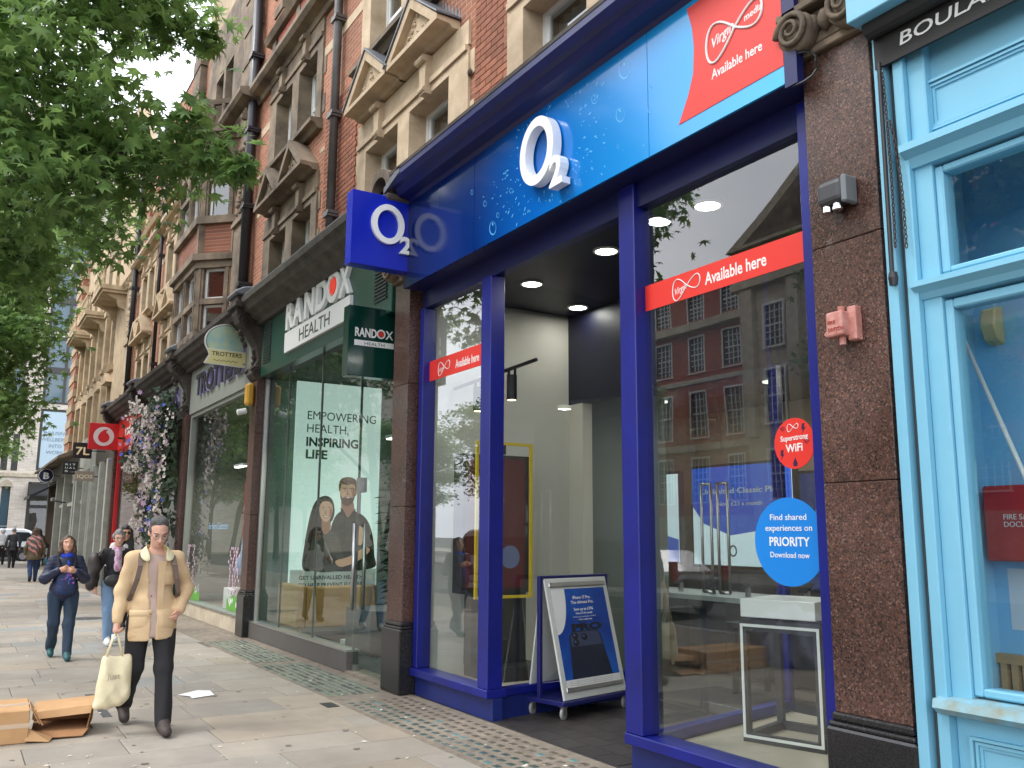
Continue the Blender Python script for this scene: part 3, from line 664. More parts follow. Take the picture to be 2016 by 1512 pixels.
# ================================================================== FAR PALE BUILDING across the cross street
def far_building():
    t = thing('pale_office_building', 'pale brick office building with tall dark framed windows across the far street', 'building', (-80, 4, 0))
    pb = brickmat('pale_brickwork', lin(214, 204, 192), lin(196, 186, 172), lin(170, 160, 150), bw=.5, bh=.12, ms=.02, ax='y', dirt=.12)
    xf = -78.0
    # openings in (y,z)
    wins = [(4.9, 7.3, 6.3, 11.1), (4.9, 7.4, 11.5, 16.9), (4.9, 7.4, 17.3, 22.5), (4.9, 7.4, 23, 28), (2.5, 2.95, 6.2, 9.0), (3.2, 3.65, 6.2, 9.0), (2.5, 3.6, 10.5, 15), (2.5, 3.6, 16.5, 21), (-.5, .6, 10.5, 15), (-.5, .6, 16.5, 21)]
    holes = [(a, b, c, d) for a, b, c, d in wins] + [(4.5, 9.5, 0, 5.4), (2.75, 3.35, 0, 5.0), (1.2, 1.9, 0, 5.0)]
    mb = MB(); xs = sorted({-30, 30} | {h[0] for h in holes} | {h[1] for h in holes}); zs = sorted({0, 36} | {h[2] for h in holes} | {h[3] for h in holes})
    for i in range(len(xs) - 1):
        for j in range(len(zs) - 1):
            c, d = (xs[i] + xs[i + 1]) / 2, (zs[j] + zs[j + 1]) / 2
            if not any(h[0] < c < h[1] and h[2] < d < h[3] for h in holes): mb.box(xf - .6, xf, xs[i], xs[i + 1], zs[j], zs[j + 1])
    mb.build('brick_wall', pb, t)
    bd = MB().box(xf - .3, xf + .12, -30, 30, 5.75, 6.05); bd.build('stone_band', pale_stone, t)
    dk = mat('bronze_frame', (.035, .032, .03), .4); fg = mat('office_window_glass', lin(70, 96, 110), .08, spec=.8)
    for a, b, c, d in wins:
        f = MB().box(xf - .3, xf - .1, a, a + .2, c, d).box(xf - .3, xf - .1, b - .2, b, c, d).box(xf - .3, xf - .1, a + .2, b - .2, c, c + .2).box(xf - .3, xf - .1, a + .2, b - .2, d - .2, d)
        if b - a > 2: f.box(xf - .3, xf - .08, a + .2, b - .2, (c + d) / 2 - .25, (c + d) / 2 + .25).box(xf - .3, xf - .09, b - 1.1, b - .9, c + .2, d - .2)
        o = f.build('window', dk, t); MB().box(xf - .24, xf - .2, a + .2, b - .2, c + .2, d - .2).build('pane', fg, o)
    sf = MB().box(xf - .35, xf - .2, 4.5, 9.5, 0, .6).box(xf - .35, xf - .2, 4.5, 4.75, .6, 5.4).box(xf - .35, xf - .2, 4.75, 9.5, 3.4, 3.65).box(xf - .35, xf - .2, 6.4, 6.5, .6, 3.4)
    sf.build('shop_frame', dk, t); MB().box(xf - .3, xf - .27, 4.75, 9.5, .6, 5.35).build('pane', shop_glass, t)
    MB().box(xf - 4, xf - 3.8, -6, 12, 0, 6.5).build('shop_interior', mat('dim_shop', (.09, .085, .08), .9, var=.5, vs=1.2), t)
    for yy in (3.05, 1.55):
        ar = MB().prism(ellipse(yy, 5.0, .42, .5, 16, 0, 180), (xf + .02, 0, 0), (0, 1, 0), (0, 0, 1), (.1, 0, 0)); ar.build('arch_head', pale_stone, t)
    MB().box(xf - .5, xf - .4, 2.75, 3.35, 0, 5).build('pane', fg, t); MB().box(xf - .5, xf - .4, 1.2, 1.9, 0, 5).build('pane', fg, t)
    aw = MB().obox((xf, 4.5, 5.3), (0, 5, 0), (1.6, 0, -.9), (0, 0, -.12)); aw.build('awning', black, t)
    ne = mat('neon_green', (.2, .8, .4), .5, emit=(.35, 1, .55), es=1.4)
    MB().tube([(xf - .19, 6.0 + i * .05, 4.3 + .2 * math.sin(i * 1.3) * (1 - i / 26)) for i in range(20)], .03, 5).build('neon_script', ne, t)
    # banner printed in the tall lower window
    bn = mat('banner_print', lin(176, 196, 208), .6, var=.05, vs=.5)
    b = MB().box(xf - .09, xf - .06, 5.1, 7.1, 6.5, 10.9).build('window_banner', bn, t)
    ink = mat('banner_ink', lin(116, 134, 146), .6)
    for s_, z in (('INVUSING', 9.1), ('WELLBEING', 8.6), ('INTO', 8.1), ('WORK', 7.6)): text(s_, ink, b, (xf - .055, 6.1, z), right=(0, 1, 0), h=.28, ext=.01, align='CENTER')
    return t

far_building()
def volute(mb, c, r, ax_u, ax_v, nrm, turns=2.2, tr=.022):
    pts = []
    for i in range(int(turns * 14)):
        a = 2 * math.pi * i / 14; rr_ = r * (1 - i / (turns * 14) * .92)
        pts.append(Vector(c) + Vector(ax_u) * math.cos(a) * rr_ + Vector(ax_v) * math.sin(a) * rr_ + Vector(nrm) * (.03 * i / (turns * 14)))
    mb.tube(pts, [max(.008, tr * (1 - .6 * i / len(pts))) for i in range(len(pts))], 6)
def pier(label, x0, x1, capital='ionic', m=granite, pl=granite_black, yf=4.07, top=4.5, cap_m=stone_dark):
    t = thing('granite_pier', label, 'pier', ((x0 + x1) / 2, yf, 0))
    p = MB().box(x0, x1, yf, 4.34, 0, .66); p.build('plinth', pl, t, bevel=.012)
    c = MB().box(x0 + .01, x1 - .01, yf + .01, 4.34, .66, .69).box(x0 + .025, x1 - .025, yf + .025, 4.34, .69, .735); c.build('plinth_moulding', pl, t, bevel=.012, seg=2)
    zz = [.735, 1.95, 3.3, top]
    for i in range(3): MB().box(x0 + .04, x1 - .04, yf + .04, 4.36, zz[i] + (.002 if i else 0), zz[i + 1] - .002).build('shaft_block', m, t, bevel=.004)
    xc = (x0 + x1) / 2; w = (x1 - x0) / 2
    if capital == 'ionic':
        k = MB().box(x0, x1, yf - .0, 4.3, top, top + .05).box(x0 + .03, x1 - .03, yf + .0, 4.3, top + .05, top + .26).box(x0 - .05, x1 + .05, yf - .08, 4.3, top + .26, top + .31).box(x0 - .02, x1 + .02, yf - .04, 4.3, top + .31, top + .55)
        o = k.build('capital', cap_m, t, bevel=.008)
        v = MB()
        for s_ in (-1, 1):
            cc = (xc + s_ * (w - .09), yf - .10, top + .14); volute(v, cc, .12, (s_, 0, 0), (0, 0, 1), (0, -1, 0)); v.lathe([(.1, 0), (.125, .03), (.125, .11), (.10, .13)], (cc[0], yf + .04, cc[2]), 16, ax=(0, -1, 0))
            cc = (x1 + .03 if s_ > 0 else x0 - .03, yf + .1, top + .15); volute(v, cc, .1, (0, 1, 0), (0, 0, 1), (s_, 0, 0))
        for i in range(5):
            e = (xc - w * .62 + i * w * .31, yf - .02, top + .15); v.lathe([(.006, -.06), (.04, -.03), (.045, .02), (.03, .06), (.005, .075)], e, 8)
        for i in range(6):
            a = i * math.pi / 3; v.lathe([(.004, 0), (.035, .012), (.03, .03), (.004, .04)], (xc + .05 * math.cos(a), yf - .07, top + .36 + .05 * math.sin(a)), 6, ax=(0, -1, 0))
        v.lathe([(.02, 0), (.03, .03), (.01, .05)], (xc, yf - .08, top + .36), 8, ax=(0, -1, 0))
        v.build('volutes', cap_m, o, smooth=True)['kind'] = 'stuff'
    else:   # scroll console bracket under the cornice, with leaded block on top
        prof = [(4.3, 4.2), (yf + .02, 4.2), (yf - .06, 4.3), (yf - .02, 4.42), (yf + .04, 4.55), (yf + .0, 4.8), (yf - .12, 5.0), (yf - .3, 5.16), (yf - .36, 5.3), (yf - .36, 5.4), (4.3, 5.4)]
        k = MB().prism(prof, (x0 + .04, 0, 0), (0, 1, 0), (0, 0, 1), (x1 - x0 - .08, 0, 0)); o = k.build('console', cap_m, t, bevel=.01)
        v = MB()
        for s_ in (-1, 1):
            for (yy, zz, r_) in ((yf - .18, 5.2, .14), (yf + .02, 4.34, .09)):
                volute(v, (xc + s_ * (w - .04), yy, zz), r_, (0, -1, 0), (0, 0, 1), (s_, 0, 0))
        for i in range(6): v.lathe([(.004, -.07), (.05, 0), (.004, .07)], (xc, yf - .02 - .045 * i if i > 2 else yf + .01, 4.5 + i * .1), 8)
        v.build('scrolls', cap_m, o, smooth=True)['kind'] = 'stuff'
        b = MB().box(x0 - .08, x1 + .08, yf - .42, 4.34, 5.4, 5.5).box(x0 - .02, x1 + .02, yf - .38, 4.34, 5.5, 5.62); b.build('cap_block', cap_m, t, bevel=.015)
        ll = MB().prism([(4.34, 5.60), (yf - .42, 5.60), (yf - .44, 5.66), (yf - .3, 5.74), (4.1, 5.80), (4.34, 5.84)], (x0 - .1, 0, 0), (0, 1, 0), (0, 0, 1), (x1 - x0 + .2, 0, 0)); ll.build('lead_cap', lead, t, bevel=.02)
    return t
p1 = pier('polished brown granite pier between the blue shop and the pale blue shop', -3.40, -2.86, top=4.48)
p2 = pier('brown granite pier with black plinth between the green and blue shops', -9.32, -8.85, cap_m=stone_dark)
p3 = pier('dark granite pier with scroll console between the green shop and the grey shop', -15.28, -14.85, 'console', cap_m=stone_soot, top=4.22)
p4 = pier('dark granite pier with scroll console beside the flower display', -20.75, -20.35, 'console', cap_m=stone_soot, top=4.22)
p5 = pier('dark granite pier with scroll console beside the red shop', -26.0, -25.6, 'console', cap_m=stone_soot, top=4.22)
p6 = pier('narrow brown pier at the far end of the red shop', -31.2, -30.8, 'console', cap_m=stone_soot, top=4.22)
# carved block over the pier by the blue blade sign
blk = thing('carved_cap', 'weathered carved stone cap with arched crest over the blade sign', 'carving', (-9.05, 4.0, 5.0))
bb = MB().box(-9.42, -8.72, 3.72, 4.34, 5.30, 5.38).box(-9.36, -8.78, 3.78, 4.34, 5.38, 5.46).box(-9.3, -8.84, 3.9, 4.34, 5.05, 5.30); bb.build('stone_block', stone_soot, blk, bevel=.02)

ar = MB(); ring(ar, (-9.06, 3.76, 5.46), (1, 0, 0), (0, 0, 1), (0, .35, 0), ellipse(0, 0, .32, .30, 20, 0, 180) , ellipse(0, 0, .22, .2, 20, 0, 180)); ar.build('arched_crest', stone_dark, blk)
MB().prism(ellipse(-9.06, 5.46, .23, .21, 16, 0, 180), (0, 4.0, 0), (1, 0, 0), (0, 0, 1), (0, .1, 0)).build('crest_niche', stone_soot, blk)
MB().add([(-8.86, 3.74, 5.47), (-8.45, 3.74, 5.6), (-8.45, 4.34, 5.74), (-8.86, 4.34, 5.78), (-8.86, 3.74, 5.40), (-8.45, 3.74, 5.52), (-8.45, 4.34, 5.5), (-8.86, 4.34, 5.5)], [(0, 1, 2, 3), (7, 6, 5, 4), (0, 4, 5, 1), (3, 2, 6, 7), (0, 3, 7, 4), (1, 5, 6, 2)]).build('lead_flashing', lead, blk)

CORN = [(4.3, 5.30), (4.0, 5.30), (3.97, 5.33), (3.86, 5.35), (3.82, 5.42), (3.78, 5.44), (3.745, 5.50), (3.745, 5.56), (4.34, 5.68), (4.34, 5.3)]
CORN2 = [(4.34, 5.14), (4.06, 5.14), (4.04, 5.2), (3.96, 5.24), (3.92, 5.3), (3.84, 5.34), (3.80, 5.42), (3.75, 5.46), (3.74, 5.55), (4.34, 5.68)]
# ------------------------------------------------------------------ BLUE PHONE SHOP
o2 = thing('phone_shopfront', 'royal blue phone shop front with recessed glass entrance', 'shop front', (-6.1, 4.26, 0))
MB().profile_x(CORN, -8.72, -3.36).build('cornice', mat('cornice_blue', lin(20, 26, 92), .4, var=.35, vs=5), o2)
MB().box(-8.72, -2.9, 3.74, 4.34, 5.562, 5.60).build('cornice_top', stone_soot, o2)
fbox = MB().box(-8.82, -3.36, 4.02, 4.3, 4.34, 5.30).box(-3.395, -3.30, 3.99, 4.05, 4.30, 5.30); fbox.build('fascia_box', paint_navy, o2)
MB().box(-8.82, -3.40, 4.24, 4.34, 4.14, 4.338).build('window_header', paint_navy, o2)
# printed fascia: blue gradient in three panels, painted tree reflection darkens the left end
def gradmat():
    m = bpy.data.materials.new('fascia_print_reflection'); m.use_nodes = True; t = m.node_tree; p = t.nodes['Principled BSDF']; ln = t.links.new
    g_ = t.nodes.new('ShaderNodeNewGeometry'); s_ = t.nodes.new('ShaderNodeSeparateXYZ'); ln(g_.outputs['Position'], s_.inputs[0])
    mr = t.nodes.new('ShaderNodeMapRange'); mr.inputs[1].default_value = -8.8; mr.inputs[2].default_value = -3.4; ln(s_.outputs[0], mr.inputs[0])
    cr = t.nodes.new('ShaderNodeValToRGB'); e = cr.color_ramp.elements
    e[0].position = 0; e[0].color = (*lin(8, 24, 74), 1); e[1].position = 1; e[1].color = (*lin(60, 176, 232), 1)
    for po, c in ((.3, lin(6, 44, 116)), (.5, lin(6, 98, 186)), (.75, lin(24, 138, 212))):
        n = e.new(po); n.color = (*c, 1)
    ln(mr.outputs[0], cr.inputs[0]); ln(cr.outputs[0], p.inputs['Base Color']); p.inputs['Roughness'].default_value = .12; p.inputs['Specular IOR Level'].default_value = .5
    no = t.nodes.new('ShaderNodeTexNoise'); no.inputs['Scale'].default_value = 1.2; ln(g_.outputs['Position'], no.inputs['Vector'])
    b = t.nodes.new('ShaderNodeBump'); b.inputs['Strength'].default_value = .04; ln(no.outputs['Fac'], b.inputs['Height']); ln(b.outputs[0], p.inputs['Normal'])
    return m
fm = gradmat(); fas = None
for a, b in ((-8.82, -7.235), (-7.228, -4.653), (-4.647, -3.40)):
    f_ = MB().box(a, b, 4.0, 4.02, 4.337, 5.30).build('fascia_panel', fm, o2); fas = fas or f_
bub = mat('bubble_print', lin(86, 172, 226), .2); bub2 = mat('bubble_dark', lin(0, 84, 176), .2)
rb = random.Random(4); bm_ = MB(); bm2 = MB()
def bubble(x, z, r, tilt=.6):
    u = Vector((math.cos(tilt), 0, math.sin(tilt))); v = Vector((-math.sin(tilt), 0, math.cos(tilt)))
    o_ = ellipse(0, 0, r * .75, r, 18); i_ = ellipse(.06 * r, .02 * r, r * .66, r * .9, 18)
    ring(bm_, (x, 4.0, z), u, v, (0, -.0015, 0), o_, i_)
    bm_.prism(ellipse(r * .3, r * .45, r * .14, r * .25, 8), (x, 4.0, z), u, v, (0, -.0018, 0))
for x, z, r in ((-4.91, 5.13, .085), (-4.97, 4.79, .065), (-5.29, 5.06, .05), (-6.87, 4.46, .075), (-4.63, 4.69, .03), (-6.78, 4.56, .03), (-7.02, 4.75, .035), (-7.28, 4.95, .03), (-5.0, 4.55, .02), (-6.55, 4.72, .03), (-4.62, 4.86, .022)): bubble(x, z, r)
for i in range(240):    # splash of fine bubbles round the big numeral
    a = rb.uniform(0, 6.28); d = .42 + abs(rb.gauss(0, .28)); x, z = -5.95 + math.cos(a) * d * 1.15, 4.87 + math.sin(a) * d * .8
    if 4.36 < z < 5.27:
        r = rb.uniform(.002, .008); u = Vector((math.cos(a), 0, math.sin(a))); v = Vector((-math.sin(a), 0, math.cos(a)))
        bm_.prism(ellipse(0, 0, r * rb.uniform(1, 3.2), r, 7), (x, 4.0, z), u, v, (0, -.001, 0))
bm_.build('bubble_print', bub, fas)['kind'] = 'stuff'
def o2logo(parent, o, right, up, s, m, depth):
    """big O with a small subscript 2, O height s"""
    right, up = Vector(right), Vector(up); nrm = right.cross(up); B = MB(); o = Vector(o)
    ring(B, o, right, up, nrm * depth, ellipse(0, 0, .43 * s, .5 * s, 48), ellipse(0, 0, .285 * s, .36 * s, 48))
    B.build('letter_o', m, parent, smooth=False)
    text('2', m, parent, o + right * .33 * s - up * .66 * s, right, up, h=.42 * s, width=.30 * s, bold=.035, ext=depth, name='numeral_two')
o2logo(o2, (-5.985, 3.985, 4.865), (1, 0, 0), (0, 0, 1), .60, white_gloss, -.0 + .085)
# red panel on the fascia
rp = MB().prism([(-4.22, 5.26), (-4.175, 5.1), (-4.16, 4.95), (-4.175, 4.76), (-4.23, 4.62), (-4.33, 4.45), (-3.402, 4.455), (-3.402, 5.26)], (0, 4.0, 0), (1, 0, 0), (0, 0, 1), (0, -.004, 0)).build('red_panel', redp, o2)
def infinity(mb, o, right, up, w, r=.012, depth=.003, tilt=0.12):
    right, up = Vector(right), Vector(up); nrm = right.cross(up); o = Vector(o); pts = []
    for i in range(48):
        t = 2 * math.pi * i / 48; k = .62 if math.cos(t) > 0 else 1.0
        x = math.cos(t) * w / 2 * (1.0 if math.cos(t) < 0 else .9); y = math.sin(2 * t) * .5 * w * .52 * k
        pts.append(o + right * (x + w * .02) + up * (y + tilt * x) + nrm * depth)
    mb.tube(pts, r, 6, close=True)
lg = MB(); infinity(lg, (-3.79, 3.996, 4.90), (1, 0, 0), (0, 0, 1), .52, .0085); lg.build('logo_outline', white, rp)
text('Virgin', white, rp, (-4.0, 3.996, 4.845), h=.075, width=.2, shear=.3, up=(-.1, 0, 1), right=(1, 0, .22), bold=.01)
text('media', white, rp, (-3.70, 3.996, 4.895), h=.05, width=.15, right=(1, 0, .1), bold=.015)
text('Available here', white, rp, (-4.0, 3.996, 4.635), h=.07, width=.44, bold=.012)
# frame
post = lambda a, b, c, d, z0, z1, nm='frame_post': MB().box(a, b, c, d, z0, z1).build(nm, paint_blue, o2, bevel=.006)
post(-8.84, -8.74, 4.22, 4.38, .276, 4.138); post(-7.42, -7.235, 4.20, 4.36, .276, 4.138); post(-5.265, -5.08, 4.20, 4.36, .276, 4.336); post(-3.50, -3.405, 4.20, 4.38, .276, 4.30)
for a, b in ((-8.84, -7.23), (-5.27, -3.40)):
    MB().box(a, b, 4.26, 4.36, 0, .2).build('base_panel', mat('base_blue', lin(24, 40, 110), .4, var=.35, vs=5, bump=.1, bs=20), o2)
    MB().box(a - .0, b + .0, 4.19, 4.40, .2, .275).build('frame_sill', paint_blue, o2, bevel=.006)
# splayed return windows of the recess (they run in to the door line at y 6.2)
def ret(xa, xb, ya=4.36, yb=6.2):
    d = Vector((xb - xa, yb - ya, 0)); n = Vector((d.y, -d.x, 0)).normalized() * .07
    A = Vector((xa, ya, 0))
    MB().obox(A - n * .5, d, n, (0, 0, .2)).build('base_panel', MATS['base_blue'], o2)
    MB().obox(A + d * .02 - n * .8 + Vector((0, 0, .198)), d * .98, n * 1.6, (0, 0, .073)).build('frame_sill', paint_blue, o2, bevel=.006)
    MB().obox(A - n * .08 + Vector((0, 0, .275)), d, n * .16, (0, 0, 3.9)).build('window_pane', shop_glass, o2)
    MB().obox(A + d - n * .6 + Vector((0, 0, .2)), n * 1.2, d.normalized() * .08, (0, 0, 4.0)).build('frame_post', paint_blue, o2)
ret(-7.33, -7.62); ret(-5.17, -5.58)
MB().box(-8.74, -7.42, 4.30, 4.312, .275, 4.14).build('window_pane', shop_glass, o2)
MB().box(-5.08, -3.50, 4.30, 4.312, .275, 4.14).build('window_pane', shop_glass, o2)
# ceiling of recess and window boxes, floors, side wall, bulkhead, doors
grey_wall = mat('shop_grey_wall', lin(206, 202, 192), .8, var=.05, vs=1.5)
MB().box(-8.9, -3.36, 4.33, 6.3, 4.30, 4.40).build('soffit', mat('navy_ceiling', lin(12, 15, 40), .5), o2)
MB().box(-8.92, -8.78, 4.37, 6.25, 0, 4.30).build('side_wall', grey_wall, o2)
MB().box(-3.42, -3.3, 4.37, 9.7, 0, 4.30).build('side_wall', grey_wall, o2)
vinyl = mat('window_floor', lin(186, 174, 156), .5, var=.12, vs=3)
MB().add([(-8.78, 4.36, .19), (-7.36, 4.36, .19), (-7.66, 6.2, .19), (-8.78, 6.2, .19)], [(0, 1, 2, 3)]).add([(-5.1, 4.36, .19), (-3.42, 4.36, .19), (-3.42, 6.2, .19), (-5.52, 6.2, .19)], [(0, 1, 2, 3)]).build('window_floor', vinyl, o2)
MB().box(-8.78, -3.42, 6.2, 6.3, 3.2, 4.30).build('bulkhead', MATS['navy_ceiling'], o2)
MB().box(-8.78, -8.5, 6.2, 6.34, 0, 3.2).build('door_jamb', mat('warm_white', lin(206, 200, 186), .6), o2)
dr = MB().box(-7.62, -6.3, 6.24, 6.252, .02, 3.2).build('door', glass('door_glass', (.93, .95, .94), 1.5, gain=1.2), o2)
dr2 = MB().box(-6.28, -5.58, 6.24, 6.252, .02, 3.2).build('door', MATS['door_glass'], o2)
for d_, x in ((dr, -6.52), (dr2, -6.30)):
    MB().tube([(x, 6.18, 1.13), (x, 6.18, 2.15)], .014, 8).tube([(x + .13, 6.18, 2.15), (x + .13, 6.18, 1.13)], .014, 8).tube([(x, 6.18, 2.15), (x + .13, 6.18, 2.15)], .014, 8).tube([(x, 6.18, 1.13), (x + .13, 6.18, 1.13)], .014, 8).build('door_handle', steel, d_, smooth=True)
    MB().box(x - .1, x + .12, 6.22, 6.27, .02, .1).build('pivot', steel, d_)
# entrance floor tiles
tile_m = mat('black_floor_tile', lin(62, 58, 56), .45, var=.3, vs=6, rnd=.25, bump=.08, bs=40)
MB().box(-7.7, -4.9, 4.24, 6.2, -.05, .0).build('floor_bed', mat('dark_grout', (.03, .03, .03), .9), o2)
tl = None
for j in range(9):
    for i in range(9):
        x = -7.6 + i * .31 + (.1 if j % 2 else 0) - j * .035; y = 4.26 + j * .215
        if x + .3 > -5.2 - (y - 4.3) * .2 or x < -7.36 - (y - 4.3) * .16: continue
        if tl is None: tl = MB().box(0, .304, 0, .209, 0, .006).build('floor_tile', tile_m, o2, local=True); tl.location = Vector((x, y, 0)) - o2.location
        else: share(tl, 'floor_tile', o2, Vector((x, y, 0)) - o2.location)
# interior of the shop behind the doors
si = thing('phone_shop_interior', 'dim phone shop interior behind the glass doors', 'interior', (-7, 8, 0))
MB().box(-11.2, -3.3, 9.7, 9.8, 0, 4.2).build('back_wall', mat('taupe_wall', lin(150, 136, 124), .8, var=.08, vs=2), si)
MB().box(-11.3, -11.2, 6.3, 9.7, 0, 4.2).build('side_wall', MATS['taupe_wall'], si)
MB().box(-11.2, -8.78, 6.26, 6.34, 0, 4.2).build('front_wall', MATS['taupe_wall'], si)
MB().box(-11.2, -3.3, 6.3, 9.7, -.02, .005).build('shop_floor', mat('grey_vinyl', lin(120, 114, 108), .5, var=.15, vs=4), si)
MB().box(-11.2, -3.3, 6.3, 9.7, 3.5, 3.6).build('shop_ceiling', MATS['navy_ceiling'], si)
cm = MB()
for i in range(26): cm.box(-7.6, -5.6, 6.32 + i * .04, 6.343 + i * .04, .006, .016)
cm.build('entrance_mat', mat('mat_ribs', (.05, .05, .05), .7), si)
lamp_on = mat('lamp_glow', (1, .98, .94), .5, emit=(1, .97, .9), es=9)
for i, (x, y, z, nm) in enumerate([(-6.43, 4.98, 4.30, 'round ceiling downlight nearest the entrance posts'), (-7.75, 5.0, 4.30, 'round ceiling downlight over the left display window'), (-5.05, 4.95, 4.30, 'round ceiling downlight over the right display window'), (-8.3, 6.0, 4.30, 'dim ceiling downlight near the bulkhead')]):
    t = thing('ceiling_downlight', nm, 'light', (x, y, z), group='downlights in the blue shop soffit')
    MB().lathe([(.1, -.012), (.1, .002)], (x, y, z - .002), 24).build('lamp_disc', lamp_on, t)
    k = MB(); ring(k, (x, y, z - .016), (1, 0, 0), (0, 1, 0), (0, 0, .018), ellipse(0, 0, .125, .125, 28), ellipse(0, 0, .101, .101, 28)); k.build('lamp_rim', white, t)
    ld = bpy.data.lights.new('downlight', 'AREA'); ld.shape = 'DISK'; ld.size = .18; ld.energy = 3; ld.color = (1, .95, .88); lo = bpy.data.objects.new('downlight_beam', ld); COL.objects.link(lo); lo.parent = t; lo.location = (0, 0, -.03)
for i, (x, y) in enumerate([(-9.4, 8.2), (-7.4, 8.2), (-5.2, 8.2)]):  # small lamps added only to brighten the shop interior
    t = thing('added_fill_panel', 'added fill light on the phone shop ceiling', 'light', (x, y, 3.48), group='added fill lights inside the phone shop')
    MB().box(x - .07, x + .07, y - .07, y + .07, 3.47, 3.5).build('lamp_disc', mat('added_fill_glow', (1, .95, .88), .5, emit=(1, .93, .82), es=1.2), t)
    ld = bpy.data.lights.new('panel', 'AREA'); ld.size = .13; ld.energy = 12; ld.color = (1, .93, .82); lo = bpy.data.objects.new('added_fill_beam', ld); COL.objects.link(lo); lo.parent = t; lo.location = (0, 0, -.03)
def lightbox(label, x0, x1, z0, z1, y, kind):
    t = thing('poster_lightbox', label, 'poster', ((x0 + x1) / 2, y, z0))
    MB().box(x0 - .04, x1 + .04, y - .02, y + .06, z0 - .04, z1 + .04).build('box_frame', black, t)
    f = MB().box(x0, x1, y - .03, y - .02, z0, z1).build('poster_print', mat('lb_white', lin(214, 226, 232), .5, emit=(.7, .85, 1), es=.35), t)
    blue = mat('lb_blue', lin(22, 62, 160), .5, emit=(.02, .08, .4), es=.5); dk = mat('lb_space', lin(14, 24, 60), .5, emit=(.01, .02, .08), es=.5)
    if kind == 'plan':
        w = x1 - x0
        MB().prism([(x0, z1), (x1, z1), (x1, z0 + .55 * (z1 - z0)), (x0 + w * .75, z0 + .36 * (z1 - z0)), (x0 + w * .4, z0 + .3 * (z1 - z0)), (x0 + w * .12, z0 + .42 * (z1 - z0)), (x0, z0 + .6 * (z1 - z0))], (0, y - .03, 0), (1, 0, 0), (0, 0, 1), (0, -.004, 0)).build('blue_print', blue, f)
        text('Unlimited Classic Plan', white, f, ((x0 + x1) / 2, y - .036, z1 - .38), h=.08, width=w * .8, align='CENTER', bold=.012)
        text('Now £23 a month', white, f, ((x0 + x1) / 2, y - .036, z1 - .55), h=.06, width=w * .45, align='CENTER', bold=.012)
        k = MB(); ring(k, (x0 + w * .42, y - .031, z0 + .2), (1, 0, 0), (0, 0, 1), (0, -.004, 0), ellipse(0, 0, .07, .08, 20), ellipse(0, 0, .05, .06, 20)); k.build('ring_print', print_black, f)
    elif kind == 'space':
        MB().box(x0, x1, y - .034, y - .03, z0, z1).build('dark_print', dk, f)
        MB().prism(ellipse((x0 + x1) / 2, z1 - .75, .62, .7, 24, 0, 180), (0, y - .034, 0), (1, 0, 0), (0, 0, 1), (0, -.003, 0)).build('planet_print', mat('lb_planet', lin(50, 110, 150), .5, emit=(.05, .15, .25), es=.5, var=.5, vs=4), f)
        k = MB(); ring(k, (x1 - .45, y - .04, z0 + .62), (1, 0, 0), (0, 0, 1), (0, -.004, 0), ellipse(0, 0, .15, .18, 24), ellipse(0, 0, .125, .155, 24)); k.build('ring_print', bub, f)
        text('Now in space', white, f, (x0 + .1, y - .04, z0 + .62), h=.09, bold=.012)
    else:
        MB().prism([(x0, z0), (x1, z0), (x1, z0 + .25 * (z1 - z0)), (x0, z0 + .45 * (z1 - z0))], (0, y - .03, 0), (1, 0, 0), (0, 0, 1), (0, -.004, 0)).build('blue_print', blue, f)
        MB().prism([(x0 + .35, z0 + .8), (x0 + .43, z0 + .78), (x0 + .34, z0 + 1.25), (x0 + .27, z0 + 1.27)], (0, y - .03, 0), (1, 0, 0), (0, 0, 1), (0, -.003, 0)).build('phone_print', print_black, f)
        text('O', white, f, (x0 + .12, y - .036, z0 + .25), h=.12)
lightbox('white and blue lit phone poster beside the shop door', -11.1, -9.95, 1.28, 2.55, 9.0, 'a')
lightbox('lit poster advertising an Unlimited Classic Plan', -9.85, -8.0, 1.25, 2.62, 9.2, 'plan')
lightbox('dark lit space poster behind the door handles', -7.95, -6.35, 1.0, 2.45, 9.3, 'space')
# counter with phones
ct = thing('phone_counter', 'long display counter with a pale edge inside the phone shop', 'counter', (-8, 8.4, 0))
MB().box(-10.9, -5.2, 8.1, 8.9, 0, .86).build('counter_body', mat('counter_dark', (.06, .055, .05), .5), ct); MB().box(-10.95, -5.15, 8.03, 8.95, .86, .92).build('counter_top', white, ct)
ph_m = mat('phone_black', (.02, .02, .025), .2)
for i_, x in enumerate([-10.4, -9.8, -9.2, -8.6, -8.0, -7.45, -7.1, -6.75, -6.3, -5.8]):
    t = thing('display_phone', ('first', 'second', 'third', 'fourth', 'fifth', 'sixth', 'seventh', 'eighth', 'ninth', 'tenth')[i_] + ' tilted display phone along the counter, counted from the alarm end', 'phone', (x, 8.3, .92), group='phones on the shop counter')
    MB().obox((x - .05, 8.22, 1.02), (.11, 0, 0), (0, .16, .1), (0, -.008, .012)).build('phone_body', ph_m, t); MB().box(x - .02, x + .02, 8.28, 8.34, .92, 1.04).build('phone_stand', steel, t)
pt = thing('folding_chair_frame', 'dark side table with a pale edge in the shop', 'table', (-6.6, 7.4, 0))
MB().box(-7.2, -5.9, 7.1, 7.7, .7, .75).build('table_top', MATS['counter_dark'], pt)
for x, y in ((-7.15, 7.15), (-5.98, 7.15), (-7.15, 7.62), (-5.98, 7.62)): MB().box(x, x + .05, y, y + .05, 0, .7).build('leg', black, pt)
